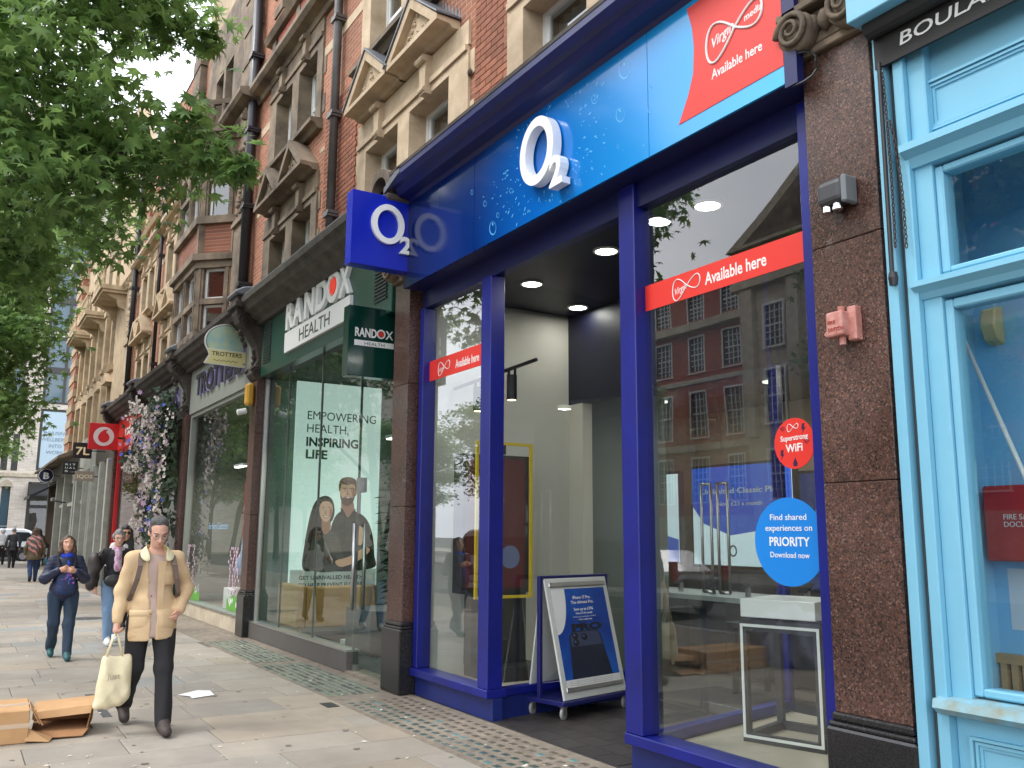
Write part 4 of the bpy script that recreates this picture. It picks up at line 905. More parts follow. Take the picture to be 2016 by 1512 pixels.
# left window: screen totem with yellow frame, spot track, notices
tt = thing('screen_totem', 'dark red advertising screen on a black totem in the left display window', 'screen', (-8.35, 5.05, .19))
MB().box(-8.62, -8.0, 4.85, 5.5, .19, .33).build('totem_base', mat('totem_dark', lin(46, 44, 42), .5), tt)
MB().box(-8.45, -8.3, 4.75, 5.42, .33, 1.05).build('totem_column', MATS['totem_dark'], tt); MB().box(-8.48, -8.28, 4.62, 5.46, 1.05, 2.5).build('screen_case', MATS['totem_dark'], tt)
sc_ = MB().box(-8.279, -8.272, 4.66, 5.38, 1.1, 2.46).build('screen', mat('red_screen', lin(66, 26, 26), .3, emit=(.06, .008, .01), es=.3, col2=lin(44, 20, 30), vs=1.2), tt)
text('Save £144 on', mat('screen_text', lin(150, 110, 108), .5), sc_, (-8.27, 4.70, 2.08), right=(0, 1, 0), h=.045); text('M250 broadband', MATS['screen_text'], sc_, (-8.27, 4.70, 1.99), right=(0, 1, 0), h=.045)
MB().lathe([(.12, 0), (.12, .004)], (-8.272, 5.2, 1.42), 20, ax=(1, 0, 0)).build('price_disc', mat('disc_blue', lin(110, 120, 160), .5), sc_)
yf_ = MB().box(-8.2, -8.17, 4.72, 5.42, 2.60, 2.63).box(-8.2, -8.17, 5.39, 5.42, 1.03, 2.6).box(-8.2, -8.17, 4.72, 5.42, 1.0, 1.03).box(-8.2, -8.17, 4.72, 4.75, 1.03, 2.6); yf_.build('yellow_frame', mat('yellow_paint', lin(226, 192, 40), .4), tt)
MB().box(-8.2, -8.17, 5.05, 5.08, 2.5, 2.6).box(-8.3, -8.2, 5.39, 5.42, 1.75, 1.78).build('frame_bracket', black, tt)
tt.location.y -= .13
tr = thing('spot_track', 'black track with spotlights high in the left display window', 'spotlights', (-8.0, 4.8, 3.3))
MB().tube([(-8.75, 4.62, 3.26), (-7.5, 4.9, 3.42)], .02, 6).build('track', black, tr)
for k, (x, y, z) in enumerate([(-8.35, 4.7, 3.3), (-7.85, 4.82, 3.37)]):
    s_ = MB().tube([(x, y, z - .07), (x, y, z - .33)], .055, 14); s_.box(x - .065, x - .058, y - .015, y + .015, z - .2, z).box(x + .058, x + .065, y - .015, y + .015, z - .2, z).build('spotlight', black, tr)
    MB().lathe([(.045, 0), (.045, .003)], (x, y, z - .334), 14).build('bulb', mat('warm_bulb', (1, .8, .5), .5, emit=(1, .75, .4), es=3), tr)
nb = thing('wall_notices', 'blue, keypad and yellow warning labels on the display window wall', 'notices', (-8.77, 5.05, 1.2))
lbl = lambda nm, y, y2, z, z2, m: MB().box(-8.779, -8.772, y, y2, z, z2).build(nm, m, nb)
lbl('blue_label', 4.9, 5.03, 2.0, 2.3, mat('lab_blue', lin(20, 120, 200), .4)); lbl('keypad', 4.9, 5.02, 1.55, 1.9, mat('keypad_grey', lin(60, 60, 66), .4)); yl = lbl('yellow_label', 4.9, 5.01, 1.25, 1.5, mat('lab_yellow', lin(236, 214, 40), .5))
MB().prism([(4.925, 1.39), (4.985, 1.39), (4.955, 1.47)], (-8.772, 0, 0), (0, 1, 0), (0, 0, 1), (.002, 0, 0)).build('triangle_mark', print_black, yl)
kb = MB()
for i in range(6):
    for j in range(3): kb.box(-8.771, -8.765, 4.915 + j * .035, 4.938 + j * .035, 1.6 + i * .045, 1.63 + i * .045)
kb.each('key', white, nb)
# vinyl bands and round stickers on the glass
def vinyl_band(label, x0, x1, z0, z1, tx, tw, lx, lw):
    t = thing('window_sticker', label, 'sticker', ((x0 + x1) / 2, 4.298, z0))
    f = MB().box(x0, x1, 4.296, 4.2995, z0, z1).build('red_band', redp, t)
    text('Available here', white, t, (tx, 4.296, z0 + .055), h=.085 if tw < .5 else .09, width=tw, bold=.015, ext=.001)
    k = MB(); infinity(k, (lx, 4.295, (z0 + z1) / 2), (1, 0, 0), (0, 0, 1), lw, .004, .001); k.build('logo_outline', white, t)
    text('Virgin', white, t, (lx - lw * .44, 4.296, (z0 + z1) / 2 - .05), h=.05, width=lw * .42, shear=.3, right=(1, 0, .2), ext=.001)
vinyl_band('red vinyl band across the right display window', -5.07, -3.51, 3.325, 3.52, -4.43, .56, -4.62, .30)
vinyl_band('red vinyl band across the left display window', -8.73, -7.43, 3.31, 3.53, -8.12, .5, -8.38, .28)
t = thing('window_sticker', 'round red Superstrong WiFi sticker on the right display window', 'sticker', (-3.71, 4.298, 2.2))
MB().prism(ellipse(-3.715, 2.215, .155, .155, 40), (0, 4.2995, 0), (1, 0, 0), (0, 0, 1), (0, -.003, 0)).build('red_disc', redp, t)
text('Superstrong', white, t, (-3.715, 4.296, 2.235), h=.034, width=.21, align='CENTER', bold=.015, ext=.001, right=(1, 0, .03)); text('WiFi', white, t, (-3.715, 4.296, 2.165), h=.05, width=.13, align='CENTER', bold=.02, ext=.001, right=(1, 0, .03))
k = MB(); infinity(k, (-3.72, 4.296, 2.315), (1, 0, 0), (0, 0, 1), .09, .002, .001); k.build('logo_outline', white, t)
ik = mat('icon_navy', lin(40, 20, 60), .5); k = MB()
for x, z in ((-3.64, 2.30), (-3.81, 2.15)): k.prism([(x - .01, z + .03), (x + .012, z + .03), (x + .004, z + .006), (x + .016, z + .006), (x - .012, z - .034), (x - .002, z - .006), (x - .015, z - .006)], (0, 4.2965, 0), (1, 0, 0), (0, 0, 1), (0, -.001, 0))
for x, z in ((-3.80, 2.29), (-3.62, 2.2)):
    for r in (.01, .02, .03): k.tube([(x + math.cos(R(a)) * r, 4.296, z + math.sin(R(a)) * r) for a in range(45, 136, 15)], .0022, 4)
k.prism([(-3.73, 2.09), (-3.712, 2.13), (-3.694, 2.09), (-3.70, 2.075), (-3.724, 2.075)], (0, 4.2965, 0), (1, 0, 0), (0, 0, 1), (0, -.001, 0)); k.build('icon_print', ik, t)
t = thing('window_sticker', 'large round blue PRIORITY sticker on the right display window', 'sticker', (-3.79, 4.298, 1.6))
MB().prism(ellipse(-3.79, 1.625, .272, .265, 48), (0, 4.2995, 0), (1, 0, 0), (0, 0, 1), (0, -.003, 0)).build('blue_disc', mat('sticker_blue', lin(16, 124, 208), .4), t)
for s_, z, h, w, b in (('Find shared', 1.755, .038, .28, .005), ('experiences on', 1.69, .038, .36, .005), ('PRIORITY', 1.60, .055, .31, .02), ('Download now', 1.53, .035, .30, .005)): text(s_, white, t, (-3.79, 4.296, z), h=h, width=w, align='CENTER', bold=b, ext=.001)
# white-topped display table in the right window
dt = thing('display_plinth', 'black framed display plinth with a white top in the right window', 'plinth', (-4.6, 5.2, .19))
u_ = Vector((.955, .296, 0)); v_ = Vector((-.296, .955, 0)); o_ = Vector((-4.93, 5.02, .19))
fr_ = MB()
for a, b in ((0, 0), (.56, 0), (0, .56), (.56, .56)): fr_.obox(o_ + u_ * a + v_ * b, u_ * .05, v_ * .05, (0, 0, .86))
for b in (0, .56): fr_.obox(o_ + v_ * b + u_ * .05, u_ * .51, v_ * .05, (0, 0, .06)).obox(o_ + v_ * b + u_ * .05 + Vector((0, 0, .78)), u_ * .51, v_ * .05, (0, 0, .08))
for a in (0, .56): fr_.obox(o_ + u_ * a + v_ * .05, u_ * .05, v_ * .51, (0, 0, .06)).obox(o_ + u_ * a + v_ * .05 + Vector((0, 0, .78)), u_ * .05, v_ * .51, (0, 0, .08))
fr_.build('plinth_frame', mat('plinth_dark', (.03, .03, .032), .45), dt)
MB().obox(o_ + u_ * .02 - v_ * .02 + Vector((0, 0, .88)), u_ * .57, v_ * .6, (0, 0, .13)).build('plinth_top', white, dt, bevel=.004)
wf = MB()
for a, w_, z, h in ((.005, .02, 0.03, .8), (.585, .02, .03, .8)): wf.obox(o_ + u_ * a - v_ * .006 + Vector((0, 0, z)), u_ * w_, v_ * .005, (0, 0, h))
for z in (.03, .81): wf.obox(o_ + u_ * .025 - v_ * .006 + Vector((0, 0, z)), u_ * .56, v_ * .005, (0, 0, .02))
wf.build('white_border', white, dt)
# fire alarm point on jamb wall
fa = thing('fire_alarm', 'small red fire alarm sounder on the wall inside the entrance', 'alarm', (-9.3, 6.9, 1.5))
fa_ = MB().box(-11.19, -11.10, 8.2, 8.36, 1.5, 1.75); fa_.build('alarm_body', redp, fa, bevel=.02)
# O2 blade sign
bs = thing('blade_sign', 'square royal blue projecting sign with a raised white O2', 'sign', (-8.8, 3.76, 4.51), group='signs projecting from the shop fronts')
MB().box(-8.90, -8.74, 3.33, 4.20, 4.51, 5.34).build('sign_box', mat('sign_blue', lin(20, 40, 178), .22), bs, bevel=.006)
o2logo(bs, (-8.738, 3.745, 5.005), (0, 1, 0), (0, 0, 1), .45, white_gloss, .035)
MB().tube([(-8.82, 4.15, 5.1), (-8.82, 4.36, 5.1)], .03, 8).tube([(-8.82, 4.15, 4.7), (-8.82, 4.36, 4.7)], .03, 8).build('bracket', black, bs)
# things on the right-hand granite pier
em = thing('emergency_light', 'dark grey twin emergency light on the granite pier', 'light', (-3.08, 4.0, 3.5))
MB().box(-3.22, -3.045, 3.99, 4.11, 3.49, 3.635).build('lamp_case', mat('dark_grey_plastic', lin(62, 62, 66), .5, var=.2, vs=10), em, bevel=.035, seg=3)
MB().box(-3.06, -3.025, 4.0, 4.11, 3.48, 3.64).build('end_plate', mat('grey_plastic', lin(110, 114, 116), .5), em, bevel=.01)
for x in (-3.17, -3.10): MB().lathe([(.02, .05), (.028, .03), (.03, 0), (.018, -.004)], (x, 4.03, 3.455), 14).box(x - .012, x + .012, 4.02, 4.05, 3.48, 3.52).build('lamp_head', chrome, em)
bl = thing('alarm_bell_box', 'faded pink cast alarm box with raised letters on the granite pier', 'alarm box', (-3.1, 4.05, 2.8))
pk = mat('faded_red_iron', lin(206, 150, 142), .6, col2=lin(166, 100, 84), vs=14, bump=.3, bs=40)
MB().box(-3.195, -3.085, 3.99, 4.10, 2.735, 2.875).build('box_front', pk, bl, bevel=.012, seg=2); MB().box(-3.1, -3.045, 4.05, 4.11, 2.71, 2.90).build('back_plate', pk, bl, bevel=.006)
MB().tube([(-3.125, 4.04, 2.69), (-3.125, 4.04, 2.905)], .018, 10).tube([(-3.225, 4.04, 2.755), (-3.19, 4.04, 2.79)], .02, 8).build('lug', pk, bl)
for i, s_ in ((1, 'FIRE'), (2, 'SWITCH')): text(s_, mat('raised_letter', lin(160, 70, 60), .7), bl, (-3.18, 3.99, 2.845 - i * .04), h=.02, ext=.003)
wr = thing('wire_loop', 'loop of old black wire under the carved capital', 'wire', (-3.3, 4.0, 4.4))
MB().tube([(-3.30 + .11 * math.cos(a * .42), 4.02 + .02 * math.sin(a), 4.39 + .1 * math.sin(a * .42)) for a in range(15)], .007, 6, close=True).build('wire', black, wr)
# ------------------------------------------------------------------ GREEN HEALTH SHOP
rx = thing('health_shopfront', 'dark green health shop front with frameless glass and sliding door', 'shop front', (-12.1, 4.25, 0))
green = mat('dark_green_panel', lin(14, 66, 54), .3, var=.1, vs=2)
MB().profile_x(CORN2, -14.9, -9.3).build('cornice', mat('grey_painted_stone', lin(92, 86, 78), .75, col2=lin(60, 56, 52), vs=4, bump=.2, bs=30, pos=True, mottle=.3), rx)
MB().box(-14.9, -9.3, 3.76, 4.34, 5.552, 5.585).build('cornice_lead', lead, rx)
fp = MB().box(-14.75, -9.42, 4.12, 4.3, 4.22, 5.14).build('fascia_panel', green, rx, bevel=.01)
for xa in (-14.6, -9.93):
    lv = MB()
    for i in range(16): lv.box(xa, xa + .38, 4.105, 4.125, 4.42 + i * .045, 4.445 + i * .045)
    lv.each('slat', mat('louvre_dark', lin(10, 34, 30), .5), fp)
# name board: raised letters, red dot in the O, white strip with smaller word
LW = -13.36
for s_, x, w in (('R', 0, .36), ('A', .40, .42), ('N', .86, .42), ('D', 1.36, .44), ('X', 2.32, .42)): text(s_, white_gloss, rx, (LW + x, 4.12, 4.76), h=.42, width=w, bold=.035, ext=.05, name='raised_letter')
k = MB(); ring(k, (LW + 2.06, 4.12, 4.965), (1, 0, 0), (0, 0, 1), (0, -.05, 0), ellipse(0, 0, .235, .225, 32), ellipse(0, 0, .145, .135, 32)); k.build('raised_letter', white_gloss, rx)
MB().lathe([(.11, 0), (.11, .05)], (LW + 2.06, 4.12, 4.965), 24, ax=(0, -1, 0)).build('red_dot', mat('dot_red', lin(214, 40, 34), .3, emit=(.5, .02, .01), es=.4), rx)
wb = MB().box(LW, LW + 2.72, 4.075, 4.12, 4.39, 4.70).build('white_strip', white_gloss, rx)
text('HEALTH', mat('ink_green', lin(20, 50, 44), .5), wb, (LW + .68, 4.075, 4.45), h=.2, width=1.28, bold=.0, ext=.003)
# glazing
alu = mat('aluminium', (.5, .5, .48), .35, metal=.9)
MB().box(-14.85, -10.62, 4.27, 4.283, .26, 4.22).build('window_pane', green_glass, rx)
MB().box(-10.60, -9.36, 4.25, 4.262, .03, 4.22).build('door', green_glass, rx)
MB().box(-14.86, -14.80, 4.24, 4.32, .24, 4.22).build('frame_post', alu, rx)
sj = MB()
for x in (-13.6, -12.1, -10.62): sj.box(x - .006, x + .006, 4.262, 4.292, .26, 4.22)
sj.each('silicone_joint', mat('joint_grey', lin(90, 96, 92), .5), rx)
MB().box(-14.85, -10.58, 4.17, 4.34, 0, .24).build('plinth', mat('slate_grey_plinth', lin(92, 88, 84), .6, var=.15, vs=6), rx, bevel=.006)
MB().box(-14.85, -10.58, 4.165, 4.345, .24, .262).build('plinth_cap', alu, rx)
MB().box(-10.58, -9.36, 4.16, 4.4, 0, .03).build('threshold', cement, rx)
for y in (4.19, 4.33): MB().tube([(-10.5, y, .74), (-10.5, y, 1.78)], .022, 12).build('door_handle', steel, rx, smooth=True)
MB().box(-10.56, -10.42, 4.22, 4.30, 2.16, 2.34).box(-10.53, -10.47, 4.235, 4.25, 1.9, 2.16).build('door_lock', steel, rx); MB().box(-10.6, -10.48, 4.22, 4.30, .03, .1).build('door_pivot', steel, rx)
MB().box(-15.0, -9.2, 8.0, 8.1, 0, 4.3).build('back_wall', mat('pale_green_wall', lin(120, 132, 126), .8, var=.1, vs=1), rx)
MB().box(-15.1, -15.0, 4.35, 8, 0, 4.3).build('side_wall', MATS['pale_green_wall'], rx); MB().box(-9.2, -9.1, 4.35, 8, 0, 4.3).build('side_wall', MATS['pale_green_wall'], rx)
MB().box(-15.0, -9.2, 4.34, 8, -.02, .02).build('shop_floor', mat('dark_carpet', lin(66, 66, 66), .9, var=.2, vs=9), rx); MB().box(-15.0, -9.2, 4.34, 8, 4.25, 4.35).build('shop_ceiling', mat('dark_ceiling', lin(60, 66, 64), .8), rx)
# big printed banner inside, facing up the street
bn = thing('banner_stand', 'tall pale teal health banner with a smiling couple behind the shop glass', 'banner', (-14.6, 5.4, 0))
bp_ = MB().box(-14.66, -14.6, 4.72, 6.25, .72, 4.2).build('banner_print', mat('banner_teal_glow', lin(182, 208, 208), .6, var=.06, vs=1, emit=(.40, .46, .45), es=.75), bn)  # plain print given an added glow to read brighter through the glass
tk = mat('teal_ink', lin(44, 96, 100), .6); bx = -14.598
for s_, z, w, b in (('EMPOWERING', 3.56, 1.24, 0), ('HEALTH,', 3.34, .74, 0), ('INSPIRING', 3.11, .93, .035), ('LIFE', 2.90, .38, .035)): text(s_, tk, bp_, (bx, 4.9, z), right=(0, 1, 0), h=.15, width=w, bold=b, ext=.002)
for s_, z in (('GET UNRIVALLED HEALTH', .90), ('TO HELP PREVENT FUTURE', .78)): text(s_, mat('navy_ink', lin(40, 52, 76), .6), bp_, (bx, 4.88, z), right=(0, 1, 0), h=.065, width=1.12, bold=.02, ext=.002)
MB().box(-14.602, -14.597, 4.73, 6.24, .73, 1.06).build('white_strip', mat('banner_white', lin(206, 214, 214), .6), bp_)
def flat(nm, pts, m, d=.003): MB().prism(pts, (bx, 0, 0), (0, 1, 0), (0, 0, 1), (d, 0, 0)).build(nm, m, bp_)
shirt = mat('print_olive', lin(58, 62, 52), .7, var=.3, vs=5); shirt2 = mat('print_olive_light', lin(84, 84, 72), .7, var=.3, vs=5); skin_p = mat('print_skin', lin(226, 174, 148), .6, var=.1, vs=8, emit=(.3, .18, .13), es=.25); hair_p = mat('print_dark_hair', lin(34, 26, 24), .6); hair_b = mat('print_brown_hair', lin(110, 70, 46), .6)  # skin print carries a little added glow too
def blob(pts, n=6):
    """closed Catmull-Rom outline through the given points"""
    out = []; m = len(pts)
    for i in range(m):
        p0, p1, p2, p3 = (Vector(pts[(i + k) % m]) for k in (-1, 0, 1, 2))
        for q in range(n): t_ = q / n; out.append(tuple(.5 * ((2 * p1) + (p2 - p0) * t_ + (2 * p0 - 5 * p1 + 4 * p2 - p3) * t_ ** 2 + (3 * p1 - p0 - 3 * p2 + p3) * t_ ** 3)))
    return out
lay = [.002]
def fp_(nm, pts, m, smooth=True): lay[0] += .0007; flat(nm, blob(pts) if smooth else pts, m, lay[0])
skin_d = mat('print_skin_dark', lin(186, 126, 102), .6); skin_l = mat('print_skin_light', lin(238, 194, 168), .6); shirt_d = mat('print_olive_dark', lin(38, 42, 36), .7); lipp = mat('print_lip', lin(176, 84, 84), .6); teeth = mat('print_teeth', lin(240, 234, 228), .5); hair_h = mat('print_hair_glint', lin(74, 54, 46), .6)
fp_('man_shirt_print', [(5.36, 1.07), (5.38, 1.6), (5.46, 1.92), (5.62, 2.05), (5.80, 2.04), (6.02, 1.92), (6.15, 1.66), (6.2, 1.3), (6.17, 1.07)], shirt)
fp_('man_sleeve_shade', [(6.0, 1.85), (6.12, 1.62), (6.16, 1.3), (6.1, 1.12), (6.04, 1.4)], shirt_d); fp_('shirt_fold', [(5.62, 1.98), (5.66, 1.6), (5.6, 1.2), (5.63, 1.6)], shirt_d)
fp_('man_neck_print', [(5.58, 2.22), (5.76, 2.22), (5.80, 2.04), (5.69, 1.93), (5.59, 2.02)], skin_d)
fp_('man_collar_print', [(5.56, 2.08), (5.62, 2.03), (5.69, 1.9), (5.6, 1.94)], shirt_d); fp_('man_collar_print', [(5.83, 2.07), (5.78, 2.03), (5.70, 1.9), (5.8, 1.95)], shirt_d)
fp_('man_ear_print', [(5.815, 2.36), (5.84, 2.39), (5.835, 2.31), (5.81, 2.29)], skin_d); fp_('man_face_print', [(5.54, 2.42), (5.545, 2.3), (5.585, 2.2), (5.67, 2.145), (5.75, 2.19), (5.80, 2.29), (5.815, 2.42), (5.77, 2.5), (5.6, 2.5)], skin_p); fp_('man_cheek_shade', [(5.77, 2.44), (5.805, 2.36), (5.79, 2.27), (5.755, 2.3)], skin_d); fp_('man_brow_light', [(5.58, 2.46), (5.72, 2.47), (5.7, 2.43), (5.6, 2.43)], skin_l)
fp_('man_beard_print', [(5.545, 2.31), (5.575, 2.255), (5.62, 2.262), (5.67, 2.272), (5.73, 2.262), (5.775, 2.26), (5.808, 2.32), (5.79, 2.22), (5.74, 2.15), (5.67, 2.115), (5.6, 2.15), (5.56, 2.22)], hair_b)
fp_('man_hair_print', [(5.525, 2.36), (5.515, 2.48), (5.55, 2.57), (5.64, 2.605), (5.75, 2.6), (5.83, 2.54), (5.845, 2.42), (5.82, 2.36), (5.805, 2.45), (5.76, 2.49), (5.66, 2.475), (5.57, 2.48), (5.545, 2.43)], hair_b); fp_('man_hair_glint', [(5.58, 2.55), (5.68, 2.585), (5.76, 2.57), (5.67, 2.555)], mat('print_hair_light', lin(142, 98, 66), .6))
fp_('woman_hair_print', [(4.94, 1.08), (4.96, 1.5), (5.03, 1.95), (5.12, 2.19), (5.27, 2.28), (5.4, 2.22), (5.45, 2.05), (5.43, 1.9), (5.38, 1.82), (5.26, 1.6), (5.2, 1.3), (5.17, 1.08)], hair_p)
for dx in (0, .05, .1): fp_('woman_hair_strand', [(4.99 + dx, 1.15), (5.03 + dx, 1.6), (5.12 + dx * .8, 2.05), (5.14 + dx * .8, 2.04), (5.05 + dx, 1.6), (5.01 + dx, 1.15)], hair_h)
fp_('woman_shirt_print', [(5.0, 1.07), (5.05, 1.42), (5.16, 1.66), (5.32, 1.72), (5.47, 1.66), (5.58, 1.45), (5.64, 1.07)], shirt2); fp_('woman_shirt_fold', [(5.3, 1.68), (5.34, 1.4), (5.3, 1.1), (5.33, 1.4)], shirt); fp_('woman_sleeve_print', [(5.02, 1.12), (5.1, 1.4), (5.3, 1.36), (5.5, 1.26), (5.52, 1.16), (5.3, 1.12)], shirt)
fp_('woman_neck_print', [(5.24, 1.9), (5.36, 1.9), (5.39, 1.74), (5.31, 1.64), (5.25, 1.7)], skin_d); fp_('woman_face_print', [(5.185, 2.1), (5.19, 1.99), (5.23, 1.89), (5.30, 1.845), (5.365, 1.885), (5.41, 1.99), (5.41, 2.1), (5.36, 2.18), (5.24, 2.18)], skin_p); fp_('woman_cheek_light', [(5.21, 2.02), (5.25, 2.03), (5.24, 1.96)], skin_l); fp_('woman_cheek_shade', [(5.38, 2.08), (5.405, 2.0), (5.37, 1.92), (5.36, 2.0)], skin_d)
fp_('woman_parting_hair', [(5.18, 2.12), (5.2, 2.22), (5.28, 2.26), (5.38, 2.22), (5.42, 2.1), (5.38, 2.16), (5.3, 2.2), (5.22, 2.17)], hair_p)
for y, z, s_ in ((5.298, 2.03, 1.0), (5.675, 2.36, 1.12)):
    for dy in (-.05, .05): fp_('eye_white_print', ellipse(y + dy * s_, z + .022, .021 * s_, .009 * s_, 12), teeth, False); fp_('iris_print', ellipse(y + dy * s_, z + .022, .009 * s_, .009 * s_, 10), hair_p, False); fp_('brow_print', [(y + (dy - .028) * s_, z + .05), (y + dy * s_, z + .064), (y + (dy + .028) * s_, z + .052), (y + dy * s_, z + .056)], hair_p)
    fp_('nose_print', [(y - .006, z + .01), (y - .02, z - .045), (y, z - .055), (y + .02, z - .045), (y + .004, z - .04)], skin_d); fp_('lip_print', [(y - .055, z - .08), (y, z - .078), (y + .055, z - .08), (y, z - .125)], lipp); fp_('smile_print', [(y - .046, z - .086), (y, z - .085), (y + .046, z - .086), (y, z - .113)], teeth)
fp_('forearm_print', [(5.5, 1.2), (5.75, 1.27), (6.02, 1.42), (6.1, 1.36), (5.9, 1.2), (5.6, 1.1)], skin_p); fp_('hand_print', [(5.86, 1.5), (5.9, 1.66), (5.97, 1.76), (6.01, 1.7), (5.98, 1.55), (5.94, 1.46)], skin_p)
for k_ in range(4): fp_('finger_print', [(5.87 + k_ * .025, 1.66 - k_ * .01), (5.88 + k_ * .025, 1.78 - k_ * .012), (5.90 + k_ * .025, 1.78 - k_ * .012), (5.895 + k_ * .025, 1.66 - k_ * .01)], skin_l if k_ % 2 else skin_p)
# tan settee, plant, box inside
sf = thing('settee', 'tan upholstered settee seen from behind through the green shop glass', 'settee', (-13.7, 4.9, 0))
tan = mat('tan_leather', lin(176, 134, 84), .5, var=.15, vs=6)
MB().box(-14.3, -13.35, 4.45, 4.6, .25, .88).build('side_panel', tan, sf, bevel=.03, seg=2); MB().box(-13.5, -13.36, 4.6, 5.75, .25, .86).build('back_panel', tan, sf, bevel=.03, seg=2); MB().box(-14.3, -13.5, 4.6, 5.75, .25, .46).build('seat', tan, sf, bevel=.04, seg=2)
for x, y in ((-14.25, 4.48), (-13.45, 4.5), (-13.45, 5.68), (-14.25, 5.68)): MB().box(x, x + .06, y, y + .05, 0.02, .25).build('leg', mat('oak_leg', lin(190, 150, 96), .5), sf)
tag(MB().box(-13.2, -12.98, 5.1, 5.3, .02, .09).build('small_box', white, None, bevel=.005), 'small white box on the green shop floor', 'box')
tag(MB().box(-12.5, -11.6, 4.9, 5.5, .02, .62).build('low_cabinet', mat('cab_grey', lin(70, 72, 76), .6), None, bevel=.01), 'low dark grey cabinet behind the green shop glass', 'cabinet')
pln = thing('pot_plant', 'dark green broad leaved plant inside the green shop door', 'plant', (-13.0, 5.95, 0))
MB().lathe([(.16, .02), (.2, .36), (.18, .36), (.17, .3)], (-13.0, 5.95, 0), 18).build('plant_pot', mat('pot_grey', (.2, .2, .2), .6), pln)
lf = MB(); rp_ = random.Random(8)
for i in range(150):
    a = rp_.uniform(0, 6.28); z = rp_.uniform(.45, 2.2); rr_ = rp_.uniform(.05, .2); d = Vector((math.cos(a), math.sin(a), rp_.uniform(-.3, .5))).normalized(); s_ = rp_.uniform(.16, .3); c = Vector((-13.0, 5.95, z)) + d * rr_; sd = d.cross(Vector((0, 0, 1))).normalized() * s_ * .22
    lf.add([c, c + d * s_ * .5 + sd, c + d * s_ - Vector((0, 0, .05)), c + d * s_ * .5 - sd], [(0, 1, 2), (0, 2, 3)])
lf.build('leaves', mat('plant_green', lin(34, 60, 38), .4, var=.4, vs=5), pln); MB().tube([(-13.0, 5.95, .3), (-12.98, 5.93, 1.2), (-13.02, 5.97, 1.9)], .015, 6).build('stem', MATS['plant_green'], pln)
# blade sign
rs = thing('blade_sign', 'dark green projecting RANDOX HEALTH sign with a white end plate', 'sign', (-9.65, 4.0, 3.45), group='signs projecting from the shop fronts')
MB().box(-9.74, -9.58, 3.66, 4.30, 3.45, 4.28).build('sign_box', mat('sign_green', lin(10, 52, 44), .12), rs, bevel=.006); MB().box(-9.76, -9.56, 4.302, 4.40, 3.43, 4.30).build('end_plate', mat('pale_plate', lin(196, 190, 182), .4), rs)
text('RAND', white, rs, (-9.58, 3.74, 3.92), right=(0, 1, 0), h=.105, width=.27, bold=.03); text('X', white, rs, (-9.58, 4.13, 3.92), right=(0, 1, 0), h=.105, width=.1, bold=.02)
k = MB(); ring(k, (-9.58, 4.07, 3.972), (0, 1, 0), (0, 0, 1), (.003, 0, 0), ellipse(0, 0, .055, .056, 24), ellipse(0, 0, .038, .039, 24)); k.build('lettering', white, rs); MB().lathe([(.032, 0), (.032, .003)], (-9.58, 4.07, 3.972), 18, ax=(1, 0, 0)).build('red_dot', redp, rs)
w2 = MB().box(-9.58, -9.576, 3.74, 4.235, 3.81, 3.875).build('white_strip', white, rs); text('HEALTH', MATS['ink_green'], w2, (-9.576, 3.86, 3.823), right=(0, 1, 0), h=.038, width=.25, ext=.001)

# ------------------------------------------------------------------ GREY CHILDREN'S SHOP (two bays)
tr_ = thing('childrenswear_shopfront', 'pale grey shop front with dark raised letters and a wide display window', 'shop front', (-17.8, 4.25, 0))
sage = mat('sage_grey_paint', lin(132, 136, 128), .5, var=.06, vs=2)
def dark_cornice(parent, a, b, m=stone_soot):
    MB().profile_x(CORN2, a, b).build('cornice', m, parent); k = MB(); n = int((b - a) / .16); rm = random.Random(int(-a))
    for i in range(n * 3):
        x = rm.uniform(a, b); k.lathe([(.03, 0), (rm.uniform(.02, .05), .02), (.004, rm.uniform(.03, .07))], (x, rm.uniform(3.76, 4.0), 5.56), 5)
    k.build('moss_tufts', mat('dead_moss', lin(96, 72, 44), .9, var=.5, vs=20), parent)['kind'] = 'stuff'
def shop_bay(t, x0, x1, fm, z0=.3, zt=4.2, back=7.0, wall=None, cor=True, stall=None, pane=bay_glass, yb=None):
    if cor: dark_cornice(t, x0 - .12, x1 + .12)
    MB().box(x0, x1, 4.16, 4.3, zt, 5.14).build('fascia_panel', fm, t)
    fr_ = MB().box(x0, x0 + .09, 4.2, 4.32, z0, zt).box(x1 - .09, x1, 4.2, 4.32, z0, zt).box(x0 + .09, x1 - .09, 4.2, 4.32, zt - .08, zt); fr_.build('window_frame', fm, t)
    MB().box(x0 + .09, x1 - .09, 4.25, 4.262, z0, zt - .08).build('window_pane', pane, t)
    MB().box(x0, x1, 4.15, 4.34, 0, z0 - .03).build('plinth', stall or pale_stone, t); MB().box(x0, x1, 4.12, 4.34, z0 - .03, z0).build('sill', fm, t)
    wl = wall or mat('shop_inner', lin(120, 122, 112), .8, var=.25, vs=.8)
    MB().box(x0 - .05, x1 + .05, back, back + .1, 0, 4.4).build('back_wall', wl, t); MB().box(x0 - .1, x0 - .05, 4.34, back, 0, 4.4).build('side_wall', wl, t)
    MB().box(x0 - .05, x1 + .05, 4.34, back, z0 - .12, z0 - .1).build('window_floor', mat('floor_tan', lin(140, 130, 116), .6, var=.1, vs=3), t); MB().box(x0 - .05, x1 + .05, 4.34, back, 4.15, 4.25).build('shop_ceiling', mat('ceil_grey', lin(120, 120, 114), .8), t)
shop_bay(tr_, -20.3, -15.3, sage, back=6.4)
lk = mat('black_letter', (.015, .013, .02), .4); lk2 = mat('lilac_return', lin(150, 140, 190), .5)
